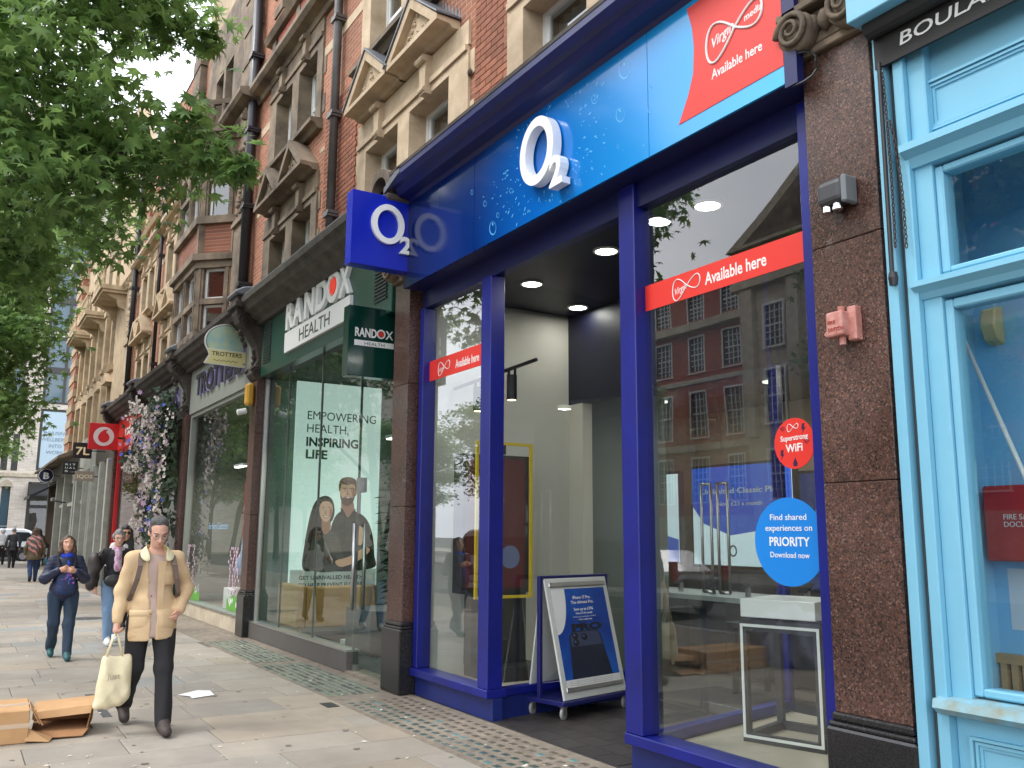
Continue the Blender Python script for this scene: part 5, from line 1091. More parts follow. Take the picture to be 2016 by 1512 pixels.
def big_name(t, x0, w):
    text('TROTTERS', lk2, t, (x0 + .02, 4.16, 4.52), h=.44, width=w, bold=.03, ext=.05, name='letter_return'); text('TROTTERS', lk, t, (x0, 4.11, 4.52), h=.44, width=w, bold=.03, ext=.02)
big_name(tr_, -19.5, 3.6)
sp = thing('sale_poster', 'red sale poster hanging in the grey shop window', 'poster', (-15.95, 4.4, 1.5)); MB().box(-16.35, -15.75, 4.40, 4.41, 1.5, 2.55).build('poster_sheet', redp, sp); text('50%', white, sp, (-16.25, 4.40, 1.75), h=.16, width=.4)
sd = thing('window_decal', 'pale blue script decal on the grey shop window', 'decal', (-17.6, 4.24, 1.8)); text('For Every Celebration', mat('decal_blue', lin(150, 180, 210), .5), sd, (-18.3, 4.249, 1.72), h=.13, width=1.5, shear=.35, ext=.001)
for lab, x0, x1, sd_ in (('painted grass and pink flowers decal at the far end of the grey shop window', -20.15, -18.7, 2), ('painted grass and pink flowers decal at the near end of the grey shop window', -16.6, -15.45, 5)):
    t = thing('window_decal', lab, 'decal', ((x0 + x1) / 2, 4.24, .3)); rg = random.Random(sd_); gpts = [(x0, .31)]; n = 14
    for i in range(n + 1): gpts.append((x0 + (x1 - x0) * i / n, .42 + .1 * rg.random() + .22 * (1 - i / n if sd_ == 2 else i / n)))
    gpts.append((x1, .31)); MB().prism(gpts, (0, 4.249, 0), (1, 0, 0), (0, 0, 1), (0, -.001, 0)).build('grass_print', mat('decal_green', lin(96, 160, 60), .6), t)
    fl = MB(); fw = MB()
    for i in range(16):
        x = rg.uniform(x0 + .1, x1 - .1); fw.prism(ellipse(x, .42 + rg.random() * .18, .03, .05, 8), (0, 4.2475, 0), (1, 0, 0), (0, 0, 1), (0, -.001, 0))
    for i in range(4):
        x = rg.uniform(x0 + .1, x1 - .4)
        for j in range(14): fl.prism(ellipse(x + rg.gauss(0, .05), .6 + j * .06, .035, .03, 7), (0, 4.2475, 0), (1, 0, 0), (0, 0, 1), (0, -.001, 0))
    fw.build('white_flower_print', white, t); fl.build('pink_flower_print', mat('decal_pink', lin(206, 168, 190), .6), t)
def mannequin(label, x, y, kind, m, m2, z0=.2):
    t = thing('mannequin', label, 'mannequin', (x, y, z0)); b = MB()
    b.lathe([(.02, 0), (.02, .5)], (x, y, z0), 8); b.lathe([(.12, 0), (.11, .02)], (x, y, z0), 14); b.build('stand', mat('pale_wood', lin(190, 160, 120), .5), t)
    if kind == 'dress': prof = [(.30, .25), (.24, .5), (.12, .72), (.10, .78), (.13, .9), (.12, 1.0), (.05, 1.05)]
    else: prof = [(.17, .45), (.15, .6), (.13, .75), (.15, .9), (.16, 1.0), (.06, 1.06)]
    MB().lathe(prof, (x, y, z0), 18, sc=(1, .75)).build('garment', m, t, smooth=True)
    MB().lathe([(.035, 1.04), (.035, 1.13), (.01, 1.15)], (x, y, z0), 10).build('neck_cap', MATS['pale_wood'], t)
    for s_ in (-1, 1): MB().tube([(x + s_ * .13, y, z0 + .98), (x + s_ * .2, y, z0 + .75), (x + s_ * .19, y - .03, z0 + .55)], [.05, .045, .04], 8).build('sleeve', m if kind != 'dress' else m2, t, smooth=True)
    return t
mannequin('child mannequin in a navy blue jacket in the grey shop window', -18.2, 5.0, 'jacket', mat('navy_cloth', lin(34, 52, 110), .8), MATS['navy_cloth'], .45)
mannequin('child mannequin in a white top and pale blue skirt in the grey shop window', -17.5, 4.8, 'dress', mat('pale_blue_cloth', lin(170, 186, 214), .8, var=.2, vs=9), white, .62)
mannequin('child mannequin in a pink flowered dress in the grey shop window', -16.6, 4.75, 'dress', mat('pink_cloth', lin(226, 176, 178), .8, col2=lin(190, 110, 120), vs=24), white, .3)
tag(MB().box(-17.85, -17.15, 4.5, 5.1, .2, .62).build('display_cube', white, None, bevel=.01), 'white display cube under a mannequin in the grey shop window', 'display cube')
def shop_lamp(label, x, y, z, e):
    t = thing('shop_lamp', label, 'light', (x, y, z)); MB().box(x - .35, x + .35, y - .06, y + .06, z, z + .05).build('lamp_case', white, t); MB().box(x - .33, x + .33, y - .05, y + .05, z - .012, z).build('lamp_tube', mat('tube_glow', (1, .97, .9), .5, emit=(1, .96, .88), es=5), t)
    ld = bpy.data.lights.new('tube', 'AREA'); ld.shape = 'RECTANGLE'; ld.size = .6; ld.size_y = .1; ld.energy = e; ld.color = (1, .95, .86); lo = bpy.data.objects.new('tube_beam', ld); COL.objects.link(lo); lo.parent = t; lo.location = (0, 0, -.03)
shop_lamp('lit white lamp hanging inside the grey shop window', -18.6, 4.9, 3.0, 30)
shop_lamp('lit strip lamp inside the green shop', -12.4, 5.6, 3.1, 30)
# projecting board: ribbon with shop name under a plain oval
tb = thing('hanging_board', 'oval pale globe board over a cream TROTTERS ribbon on an iron bracket', 'sign', (-15.9, 3.85, 4.5), group='signs projecting from the shop fronts')
f_ = lambda nm, pts, m, x, d=.02: MB().prism(pts, (x, 0, 0), (0, 1, 0), (0, 0, 1), (d, 0, 0)).build(nm, m, tb)
f_('board_edge', ellipse(3.84, 5.0, .40, .33, 36), white, -15.96, .03); f_('board_line', ellipse(3.84, 5.0, .375, .305, 36), print_black, -15.93, .003); f_('globe_panel', ellipse(3.84, 5.0, .365, .295, 36), mat('globe_green', lin(206, 216, 170), .5, col2=lin(150, 196, 206), vs=5), -15.927, .003)
rib = [(3.46, 4.60), (3.54, 4.72), (3.50, 4.84), (4.16, 4.82), (4.22, 4.70), (4.16, 4.58)]
f_('ribbon_edge', [(a + (.02 if a > 3.8 else -.02), z + (.02 if z > 4.7 else -.02)) for a, z in rib], white, -15.92, .02); rbn = f_('ribbon', rib, mat('cream_ribbon', lin(232, 222, 160), .5), -15.90, .004)
text('TROTTERS', print_black, tb, (-15.896, 3.83, 4.735), right=(0, 1, 0), h=.075, width=.52, align='CENTER', bold=.015, ext=.002); MB().tube([(-15.893, 3.6 + i * .022, 4.65 + .015 * math.sin(i * 1.7)) for i in range(20)], .004, 4).build('script_flourish', print_black, tb)
MB().tube([(-15.95, 4.2, 4.72), (-15.95, 4.36, 4.72)], .025, 8).tube([(-15.95, 4.2, 5.05), (-15.95, 4.36, 5.05)], .02, 8).build('bracket', black, tb)
sa = thing('alarm_sounder', 'yellow slatted alarm box with a small camera on the dark pier', 'alarm box', (-15.1, 4.0, 3.8)); MB().box(-15.17, -14.97, 3.98, 4.1, 3.78, 4.15).build('alarm_body', mat('alarm_yellow', lin(200, 150, 50), .5), sa, bevel=.03); MB().tube([(-15.05, 4.0, 3.68), (-15.05, 3.85, 3.64)], .05, 10).build('camera_body', white, sa, bevel=.01)
# second bay with the flower-hung doorway
tf = thing('childrenswear_shopfront', 'pale grey shop entrance bay with dark letters hidden behind the flowers', 'shop front', (-23, 4.25, 0))
shop_bay(tf, -25.55, -20.8, sage, back=6.4); big_name(tf, -25.0, 3.6)
fl_t = thing('flower_garland', 'hanging mass of white lilac and blue artificial flowers around the doorway', 'flowers', (-22.8, 3.9, 2.0))
rf = random.Random(21)
def blossom(mb, c, r, n=5):
    c = Vector(c); nr = Vector((rf.uniform(-.3, 1), rf.uniform(-1, -.2), rf.uniform(-.4, .6))).normalized(); u = nr.orthogonal().normalized(); v = nr.cross(u)
    vs = [c]; 
    for i in range(n * 2):
        a = math.pi * i / n; k = r if i % 2 == 0 else r * .55; vs.append(c + (u * math.cos(a) + v * math.sin(a)) * k + nr * (r * .3 if i % 2 == 0 else 0))
    mb.add(vs, [(0, 1 + i, 1 + (i + 1) % (n * 2)) for i in range(n * 2)])
fw_, fb_, fpk, fgr = MB(), MB(), MB(), MB()
def garland_pt():
    # an arch: thick swag across the top of the bay, a column at the near side and a thinner one at the far side
    q = rf.random()
    if q < .62: return Vector((rf.uniform(-23.2, -20.9), 3.95 - abs(rf.gauss(0, .24)), 4.05 + rf.gauss(0, .33) - .25 * abs(rf.gauss(0, 1)))), 'top'
    if q < .85: return Vector((-21.3 + rf.gauss(0, .28), 3.95 - abs(rf.gauss(0, .14)), rf.uniform(.9, 4.2))), 'col'
    return Vector((-22.9 + rf.gauss(0, .25), 3.95 - abs(rf.gauss(0, .12)), rf.uniform(1.6, 4.2))), 'col'
for i in range(2100):
    p, w_ = garland_pt(); p.z = min(p.z, 4.85)
    blossom(fgr, p + Vector((0, .06, 0)), rf.uniform(.06, .12), 3)
cl_ = [garland_pt() for _ in range(46)]
for i in range(420):   # drooping wisteria racemes, bunched
    p, w_ = garland_pt() if rf.random() < .3 else rf.choice(cl_); p = p + Vector((rf.gauss(0, .16), rf.gauss(0, .06), rf.gauss(0, .1)))
    if w_ == 'col' and rf.random() < .55: continue
    L_ = rf.uniform(.25, .55)
    for j in range(16): blossom(fw_, p + Vector((rf.gauss(0, .035) * (1 - j / 20), -.06 + rf.gauss(0, .03), -L_ * j / 16)), rf.uniform(.025, .055), 4)
for i in range(260):
    p, w_ = garland_pt(); blossom(fb_ if rf.random() < .4 else fpk, p + Vector((0, -.09, 0)), rf.uniform(.04, .08), 6)
for nm, b_, m_ in (('foliage', fgr, mat('garland_green', lin(58, 76, 48), .7, col2=lin(30, 44, 30), vs=6)), ('white_blossom', fw_, mat('garland_white', lin(226, 214, 204), .8, col2=lin(196, 184, 176), vs=5)), ('blue_blossom', fb_, mat('garland_blue', lin(84, 104, 190), .7)), ('pink_blossom', fpk, mat('garland_pink', lin(206, 168, 186), .7, col2=lin(160, 140, 180), vs=4))):
    o = b_.build(nm, m_, fl_t); o['kind'] = 'stuff'
# ------------------------------------------------------------------ RED PHONE SHOP
vo = thing('red_phone_shopfront', 'red phone shop front beyond the flower garland', 'shop front', (-28.4, 4.25, 0))
vred = mat('phone_red', lin(206, 30, 34), .35)
shop_bay(vo, -30.75, -26.05, vred, z0=.25, back=6.6, wall=mat('red_shop_wall', lin(150, 70, 70), .7, var=.4, vs=1))
text('vodafone', white, vo, (-29.3, 4.16, 4.55), h=.32, width=2.3, bold=.03, shear=.12)
vb = thing('blade_sign', 'square red projecting sign with a white ring emblem', 'sign', (-29.6, 3.6, 4.1), group='signs projecting from the shop fronts')
MB().box(-29.75, -29.6, 3.2, 4.02, 4.12, 4.92).build('sign_box', vred, vb, bevel=.01); MB().lathe([(.29, 0), (.29, .01)], (-29.6, 3.61, 4.52), 36, ax=(1, 0, 0)).build('white_disc', white, vb)
MB().prism([(3.61 + .16 * math.cos(R(a)), 4.49 + .16 * math.sin(R(a))) for a in range(150, 421, 15)] + [(3.66, 4.66), (3.72, 4.74), (3.6, 4.72), (3.5, 4.63)], (-29.588, 0, 0), (0, 1, 0), (0, 0, 1), (.005, 0, 0)).build('red_drop', vred, vb); MB().tube([(-29.68, 4.0, 4.5), (-29.68, 4.36, 4.5)], .03, 6).build('bracket', black, vb)
# ------------------------------------------------------------------ FAR SHOPS
gs = mat('grey_green_stone', lin(172, 172, 160), .7, col2=lin(146, 146, 136), vs=3, pos=True)
def far_shop(label, x0, x1, posts, fcol, fz=4.0, name=None, top=5.3):
    t = thing('far_shopfront', label, 'shop front', ((x0 + x1) / 2, 4.2, 0), group='small shop fronts at the far end of the terrace')
    MB().box(x0, x1, 4.12, 4.34, fz, top).build('fascia_panel', fcol, t)
    for x in posts: MB().box(x, x + .28, 4.0, 4.3, 0, fz).build('pilaster', gs, t, bevel=.01)
    MB().box(x0, x1, 4.22, 4.232, .15, fz).build('window_pane', bay_glass, t); MB().box(x0, x1, 4.18, 4.3, 0, .15).build('plinth', MATS['plinth_dark'], t)
    MB().box(x0, x1, 4.18, 4.26, 2.75, 2.9).build('transom', gs, t); MB().box(x0, x1, 5.6, 5.7, 0, top).build('back_wall', mat('far_inner', lin(150, 140, 128), .8, col2=lin(60, 56, 52), vs=1.3), t)
    return t
far_shop('black fronted shop with tall dark posts beside the red shop', -35.4, -31.2, (-35.4, -33.4, -31.6), mat('bronze_fascia', lin(70, 64, 58), .5))
far_shop('pale grey shop front with a steel door frame further along', -40.4, -35.5, (-40.2, -37.8, -35.9), gs)
cfs = far_shop('farthest grey stone shop with a sloping canopy and slatted brown screen', -53.0, -40.5, (-53, -48.5, -45, -41), gs, fz=4.2, top=5.2)
MB().prism([(4.34, 5.2), (3.3, 4.7), (3.3, 4.6), (4.34, 4.9)], (-53.2, 0, 0), (0, 1, 0), (0, 0, 1), (12.6, 0, 0)).build('canopy', stone_dark, cfs)
ss = MB()
for i in range(18): ss.box(-52.6 + i * .22, -52.5 + i * .22, 4.02, 4.1, .3, 3.9)
ss.each('slat', mat('brown_slat', lin(80, 60, 44), .7), cfs)
MB().add([(-52.8, 4.1, 4.0), (-48.6, 4.1, 4.0), (-48.6, 2.9, 3.35), (-52.8, 2.9, 3.35), (-52.8, 4.1, 3.95), (-48.6, 4.1, 3.95), (-48.6, 2.9, 3.2), (-52.8, 2.9, 3.2)], [(0, 1, 2, 3), (7, 6, 5, 4), (0, 3, 7, 4), (1, 5, 6, 2), (3, 2, 6, 7), (0, 4, 5, 1)]).build('awning', black, cfs)
def small_blade(label, x, y0, y1, z0, z1, m, lines, lm, hh, name='blade_sign'):
    t = thing(name, label, 'sign', (x, (y0 + y1) / 2, z0), group='signs projecting from the shop fronts')
    MB().box(x - .1, x, y0, y1, z0, z1).build('sign_box', m, t, bevel=.005); MB().tube([(x - .05, y1 - .02, (z0 + z1) / 2), (x - .05, 4.2, (z0 + z1) / 2)], .02, 6).build('bracket', black, t)
    for s_, z, w in lines: text(s_, lm, t, (x, (y0 + y1) / 2, z), right=(0, 1, 0), h=hh, width=w, align='CENTER', bold=.02, ext=.006)
bk = mat('black_sign', (.012, .012, .014), .3); gold = mat('pale_gold', lin(236, 220, 170), .4)
small_blade('black square sign with pale angular 7L letters', -33.0, 3.12, 3.70, 4.08, 4.60, bk, [('7L', 4.2, .42)], gold, .26)
small_blade('small black sign with scattered RITUALS letters', -39.0, 3.37, 3.91, 3.87, 4.38, bk, [('R I T', 4.22, .36), ('U A L', 4.09, .36), ('S ...', 3.96, .36)], white, .07)
small_blade('beige IQOS sign beside the red shop', -33.8, 3.33, 3.93, 3.36, 3.70, mat('beige_sign', lin(150, 138, 122), .5), [('IQOS', 3.46, .48)], mat('cream_letter', lin(226, 214, 190), .5), .13)
rsn = thing('round_sign', 'round navy projecting sign with a white B', 'sign', (-48, 3.5, 4.0)); MB().lathe([(.36, 0), (.36, .08)], (-48.08, 3.48, 4.28), 32, ax=(1, 0, 0)).build('sign_disc', mat('navy_disc', lin(20, 28, 60), .4), rsn)
text('B', white, rsn, (-48.0, 3.48, 4.13), right=(0, 1, 0), h=.30, width=.25, align='CENTER', bold=.04, ext=.006); k = MB(); ring(k, (-48, 3.48, 4.28), (0, 1, 0), (0, 0, 1), (.004, 0, 0), ellipse(0, 0, .33, .33, 30), ellipse(0, 0, .30, .30, 30)); k.build('white_ring', white, rsn); MB().tube([(-48.04, 3.8, 4.28), (-48.04, 4.2, 4.28)], .02, 6).build('bracket', black, rsn)
cc = thing('security_camera', 'grey bullet camera on an arm beside the far shops', 'camera', (-44, 3.9, 3.0)); MB().box(-44.1, -43.6, 3.45, 3.6, 2.95, 3.1).build('camera_body', mat('cam_grey', lin(130, 130, 126), .5), cc, bevel=.02); MB().tube([(-43.9, 3.55, 2.98), (-43.9, 4.05, 2.9)], .03, 6).build('bracket', black, cc)
# ------------------------------------------------------------------ PALE BLUE BAKERY
bo = thing('bakery_shopfront', 'sky blue painted bakery front with moulded panels', 'shop front', (-1.4, 4.2, 0))
sky_p = mat('sky_blue_paint', lin(126, 186, 210), .45, col2=lin(114, 176, 202), vs=1.5, bump=.06, bs=30)
B_ = lambda nm, *a, m=sky_p, bv=.006: MB().box(*a).build(nm, m, bo, bevel=bv)
B_('corner_strip', -2.86, -2.80, 4.08, 4.30, 0, 5.3); B_('corner_strip', -2.795, -2.765, 4.13, 4.3, 0, 4.3, m=mat('dark_gap', lin(60, 66, 70), .7)); B_('pilaster', -2.76, -2.70, 4.10, 4.3, 0, 4.3); B_('stile', -2.70, -2.60, 4.14, 4.3, .9, 4.3)
B_('upper_panel', -2.70, 3, 4.20, 4.3, 3.72, 4.3); B_('top_fascia', -2.88, 3, 3.9, 4.3, 4.42, 5.0); B_('top_soffit', -2.95, 3, 3.7, 4.0, 4.9, 5.1)
def mould(x0, x1, z0, z1, y, w=.05, nm='moulding'):
    k = MB()
    for d, p in ((0, .03), (.02, .02), (.036, .01)):
        a = d; k.box(x0 + a, x1 - a, y - p, y, z1 - a - .014, z1 - a).box(x0 + a, x1 - a, y - p, y, z0 + a, z0 + a + .014).box(x0 + a, x0 + a + .014, y - p, y, z0 + a + .014, z1 - a - .014).box(x1 - a - .014, x1 - a, y - p, y, z0 + a + .014, z1 - a - .014)
    k.build(nm, sky_p, bo)
mould(-2.63, 2.6, 3.76, 4.04, 4.20)
MB().profile_x([(4.3, 3.55), (4.12, 3.57), (4.10, 3.62), (4.05, 3.65), (4.05, 3.69), (4.2, 3.72), (4.3, 3.72)], -2.72, 3).build('transom_cornice', sky_p, bo)
MB().profile_x([(4.3, 2.84), (4.13, 2.86), (4.11, 2.89), (4.07, 2.92), (4.07, 2.95), (4.2, 2.98), (4.3, 2.98)], -2.72, 3).build('transom_cornice', sky_p, bo)
fr_ = MB().box(-2.60, -2.555, 4.16, 4.26, 2.98, 3.55).box(-2.555, 3, 4.16, 4.26, 3.51, 3.55).box(-2.555, 3, 4.16, 4.26, 2.98, 3.01).box(-2.60, -2.555, 4.16, 4.26, .92, 2.84).box(-2.555, 3, 4.16, 4.26, 2.79, 2.84).box(-2.555, 3, 4.16, 4.26, .92, .96); fr_.build('window_frame', sky_p, bo, bevel=.008)
MB().box(-2.555, 3, 4.2, 4.21, 3.01, 3.51).build('window_pane', shop_glass, bo); MB().box(-2.555, 3, 4.2, 4.21, .96, 2.79).build('window_pane', shop_glass, bo)
MB().profile_x([(4.3, .82), (4.08, .83), (4.04, .86), (4.05, .90), (4.3, .92)], -2.74, 3).build('window_sill', mat('sill_blue', lin(140, 200, 222), .5, col2=lin(150, 150, 130), vs=7), bo)
B_('stall_riser', -2.70, 3, 4.16, 4.3, 0, .82); mould(-2.62, 2.4, .2, .74, 4.16)
inner_blue = mat('inner_blue_wall', lin(128, 194, 232), .7)
MB().box(-3.28, -2.74, 4.36, 4.40, 0, 4.3).build('inner_return', inner_blue, bo); MB().box(-3.28, -2.95, 4.4, 5.05, 0, 4.2).build('inner_side_wall', inner_blue, bo); MB().box(-2.95, 3, 5.0, 5.1, 0, 4.2).build('inner_wall', inner_blue, bo); MB().box(-2.95, 3, 4.3, 5.0, -.02, .02).build('inner_floor', vinyl, bo); MB().box(-2.95, 3, 4.3, 5.0, 4.2, 4.3).build('inner_ceiling', white, bo)
MB().box(-2.95, 3, 4.95, 5.0, .98, 1.03).build('wainscot_rail', mat('oak', lin(190, 152, 100), .5, var=.2, vs=12), bo)
MB().box(-2.95, 3, 4.985, 5.0, .02, .98).build('wainscot_back', print_black, bo); sl_ = None
for i in range(24):
    if sl_ is None: sl_ = MB().box(0, .035, 4.955 - 4.2, 4.985 - 4.2, .02, .98).build('wainscot_slat', MATS['oak'], bo, local=True); sl_.location = (-2.93 + 1.4 + i * .06, 0, 0)
    else: share(sl_, 'wainscot_slat', bo, (-2.93 + 1.4 + i * .06, 0, 0))
ab = thing('awning_board', 'black awning board with white BOULANGERIE letters', 'awning', (-1.4, 4.0, 4.2))
aw_m = mat('awning_black', lin(40, 38, 38), .7, var=.3, vs=6)
MB().prism([(-2.84, 4.185), (-2.84, 4.42), (2.9, 4.42), (2.9, 4.185)], (0, 4.09, 0), (1, 0, 0), (0, 0, 1), (0, -.02, 0)).build('valance', aw_m, ab); MB().tube([(-2.84, 4.03, 4.40), (2.9, 4.03, 4.40)], .055, 12).build('awning_roll', aw_m, ab)
text('BOULANGERIE', white, ab, (-2.69, 4.068, 4.25), h=.075, width=.98, bold=.006, shear=.1, ext=.002)
ch = thing('chain_loop', 'rusty awning chain hanging beside the granite pier', 'chain', (-2.75, 4.05, 3.5)); lk_ = None; cpts = []
for i in range(42): cpts.append((-2.79 + .012 * math.sin(i * .06), 4.06, 4.15 - i * .024))
for i in range(30): cpts.append((-2.725 - .05 * (i / 30) ** 3, 4.07, 3.15 + .0 + (30 - 1 - i) * -.0 + i * .024))
chain_m = mat('rusty_chain', lin(70, 56, 50), .6, metal=.5)
for i, c in enumerate(cpts):
    if lk_ is None: lk_ = MB().tube([(math.cos(a) * .007, 0, math.sin(a) * .016) for a in [k * math.pi / 5 for k in range(10)]], .003, 5, close=True).build('chain_link', chain_m, ch, local=True); lk_.location = Vector(c) - ch.location
    else: share(lk_, 'chain_link', ch, Vector(c) - ch.location, rot=(0, 0, R(90) if i % 2 else 0))
MB().tube([(-2.80, 4.05, 4.2), (-2.805, 4.05, 2.95)], .012, 8).build('awning_rod', black, ch); MB().lathe([(.02, 0), (.025, .04), (.02, .07)], (-2.80, 4.05, 2.95), 10).build('rod_collar', black, ch)
fd = thing('document_box', 'red FIRE SAFETY DOCUMENTS box on the blue wall inside the bakery', 'box', (-2.7, 4.9, 1.5)); MB().box(-2.90, -2.5, 4.86, 5.0, 1.53, 1.94).build('box_body', mat('box_red', lin(176, 34, 40), .4), fd, bevel=.01); text('FIRE SAFETY', white, fd, (-2.79, 4.858, 1.755), h=.03); text('DOCUMENTS', white, fd, (-2.79, 4.858, 1.715), h=.03)
tag(MB().box(-2.87, -2.66, 4.995, 4.999, 1.16, 1.49).build('notice_sheet', mat('paper', lin(214, 220, 226), .7)), 'printed paper notice below the red box inside the bakery', 'notice')
wp = thing('white_pole', 'thin white pole leaning inside the bakery window', 'pole', (-2.8, 4.6, 2.4)); MB().tube([(-2.86, 4.62, 2.93), (-2.2, 4.62, 1.05)], .012, 8).build('pole', white, wp)
be = thing('wall_sensor', 'cream alarm sensor high on the blue wall inside the bakery', 'sensor', (-2.8, 4.95, 2.85)); MB().prism([(5.0, 2.74), (4.93, 2.77), (4.9, 2.85), (4.92, 2.95), (5.0, 2.97)], (-2.86, 0, 0), (0, 1, 0), (0, 0, 1), (.09, 0, 0)).build('sensor_case', mat('cream_plastic', lin(206, 186, 140), .5), be, bevel=.01)
# ------------------------------------------------------------------ A-BOARD
ad = thing('pavement_sign', 'wheeled white A-frame board advertising a new phone in the blue shop doorway', 'A-board', (-7.26, 5.24, 0), rotz=R(13))
navy = mat('navy_frame', lin(30, 32, 96), .35)
grey_p = mat('pale_grey_panel', lin(206, 208, 202), .45, var=.08, vs=5)
Lb = lambda mb, nm, m, bv=0, sm=False: mb.build(nm, m, ad, local=True, bevel=bv, smooth=sm)
Lb(MB().box(-.25, .24, -.50, .50, .125, .165), 'base_tray', navy, .004)
Lb(MB().box(-.09, -.05, -.50, -.46, .165, 1.27).box(-.09, -.05, .46, .50, .165, 1.27).box(-.09, -.05, -.46, .46, 1.23, 1.27), 'upright_frame', navy, .003)
bl_, tl_ = Vector((.215, 0, .17)), Vector((-.045, 0, 1.245)); upv = tl_ - bl_; H_ = upv.length; upn = upv.normalized(); rt_ = Vector((0, 1, 0)); nm_ = rt_.cross(upn)
fpn = Lb(MB().obox(bl_ + rt_ * -.45, rt_ * .90, upv, nm_ * -.022), 'front_panel', grey_p, .004)
Lb(MB().obox((-.255, -.45, .17), (0, .9, 0), (.16, 0, 1.05), (.02, 0, .003)), 'back_panel', grey_p, .004)
PO = bl_ + rt_ * -.39 + upn * .10; PW, PH = .78, .90
def AP(nm, pts, m, d=.002, off=.001, parent=None):
    o = MB().prism(pts, PO + nm_ * off, rt_, upn, nm_ * d).build(nm, m, fpn, local=True); return o
def gm(name, c0, c1):
    return mat(name, c0, .35, col2=c1, vs=1.6)
AP('poster_sheet', [(0, 0), (PW, 0), (PW, PH), (0, PH)], mat('poster_blue', lin(24, 96, 190), .3, col2=lin(14, 54, 140), vs=1.8), .002, .0)
AP('poster_white_curve', [(0, PH)] + [(.19 * math.cos(R(a)) * 1.0, PH + .42 * math.sin(R(a))) for a in range(0, -91, -10)], white, .001, .002)
AP('poster_footer', [(0, 0), (PW, 0), (PW, .07), (0, .07)], white, .001, .002)
ph_d = mat('poster_phone', lin(36, 44, 66), .3, col2=lin(22, 28, 44), vs=3)
AP('poster_phone', [(.10, .07), (.68, .07), (.60, .46), (.56, .50), (.20, .50), (.15, .46)], ph_d, .001, .002)
AP('poster_camera_bar', [(.16, .36), (.60, .36), (.58, .47), (.55, .49), (.21, .49), (.17, .46)], mat('poster_phone_light', lin(60, 70, 96), .3), .001, .003)
for x, y in ((.23, .455), (.23, .395), (.36, .44)): AP('poster_lens', ellipse(x, y, .042, .032, 20), print_black, .001, .004); AP('poster_lens_glint', ellipse(x - .01, y + .008, .014, .01, 10), mat('lens_glint', lin(90, 110, 150), .2), .001, .005)
T = lambda s_, x, y, h, w, b=.015, m=white, al='CENTER': text(s_, m, fpn, PO + rt_ * x + upn * y + nm_ * .003, rt_, upn, h=h, width=w, bold=b, ext=.001, align=al, local=True)
T('iPhone 17 Pro.', .42, .80, .03, .26); T('The ultimate Pro.', .42, .755, .03, .33); T('Save up to £396', .42, .69, .028, .28); T('Now £73.30 a month', .42, .655, .02, .24); T('Prices include VAT', .42, .625, .011, .33, 0); T('O2 refresh', .42, .597, .014, .2)
T('iPhone 17', .40, .575, .03, .19, 0, print_black); T('PRO', .42, .505, .062, .44, .06, print_black)
for i in range(3): T('Terms apply see instore for details of this offer and plan', .36, .05 - i * .016, .007, .62, 0, mat('fine_print', (.4, .4, .4), .6))
for yy in (.065, 1.02):
    Lb(MB().obox(bl_ + rt_ * -.41 + upn * yy, rt_ * .82, upn * .045, nm_ * .016), 'clip_rail', alu, .006)
for x, y in ((-.2, -.44), (.19, -.44), (-.2, .44), (.19, .44)):
    w = MB(); w.lathe([(.02, -.014), (.052, -.014), (.058, -.008), (.058, .008), (.052, .014), (.02, .014)], (x, y, .058), 20, ax=(1, .3, 0)); o = Lb(w, 'wheel', mat('grey_rubber', lin(150, 150, 148), .5), 0, False)
    Lb(MB().box(x - .03, x + .03, y - .03, y + .03, .115, .125).box(x - .024, x - .019, y - .02, y + .02, .055, .115).box(x + .019, x + .024, y - .02, y + .02, .055, .115), 'caster_fork', steel)
# ------------------------------------------------------------------ CARDBOARD
card = mat('cardboard', lin(196, 156, 112), .85, col2=lin(178, 136, 94), vs=3, bump=.1, bs=30); card_in = mat('cardboard_inside', lin(164, 118, 80), .9, var=.2, vs=8); tape = mat('packing_tape', lin(200, 176, 150), .15, spec=.7)
cb = thing('cardboard_box', 'taped brown cardboard box lying on the pavement at the picture edge', 'box', (-8.65, .2, 0), rotz=R(-2))
C = lambda mb, nm, m, p=cb, bv=0: mb.build(nm, m, p, local=True, bevel=bv)
C(MB().box(-.32, .26, -.62, .46, 0, .255), 'box_body', card, cb, .008); C(MB().box(-.06, .02, -.62, .463, .2555, .2575).box(-.06, .02, .4605, .463, .15, .255), 'tape_strip', tape)
C(MB().box(.2605, .2625, -.62, .46, .12, .155), 'tape_band', tape); C(MB().obox((.25, .462, .255), (-.5, 0, 0), (0, .07, -.12), (0, .003, .002)), 'loose_flap', card)
c2 = thing('cardboard_box', 'crushed open cardboard box with torn flaps beside the taped box', 'box', (-8.72, .74, 0), rotz=R(-6))
def sheet(nm, a, b, c, d, m, p=c2, th=.006):
    o = MB().quad(a, b, c, d).build(nm, m, p, local=True); s_ = o.modifiers.new('thick', 'SOLIDIFY'); s_.thickness = th; s_.offset = 0; return o
sheet('top_panel', (.19, -.04, .20), (.17, .40, .225), (-.26, .43, .235), (-.28, -.04, .21), card); sheet('front_lip', (.19, -.04, .20), (.17, .40, .225), (.20, .39, .17), (.215, -.04, .15), card)
sheet('bottom_panel', (.24, -.04, .06), (.22, .38, .05), (-.26, .42, .05), (-.28, -.04, .05), card_in); sheet('end_panel', (.17, .40, .225), (-.26, .43, .235), (-.25, .40, .05), (.20, .37, .06), card_in); sheet('back_panel', (-.27, -.04, .21), (-.26, .43, .23), (-.26, .42, .05), (-.28, -.04, .05), card_in)
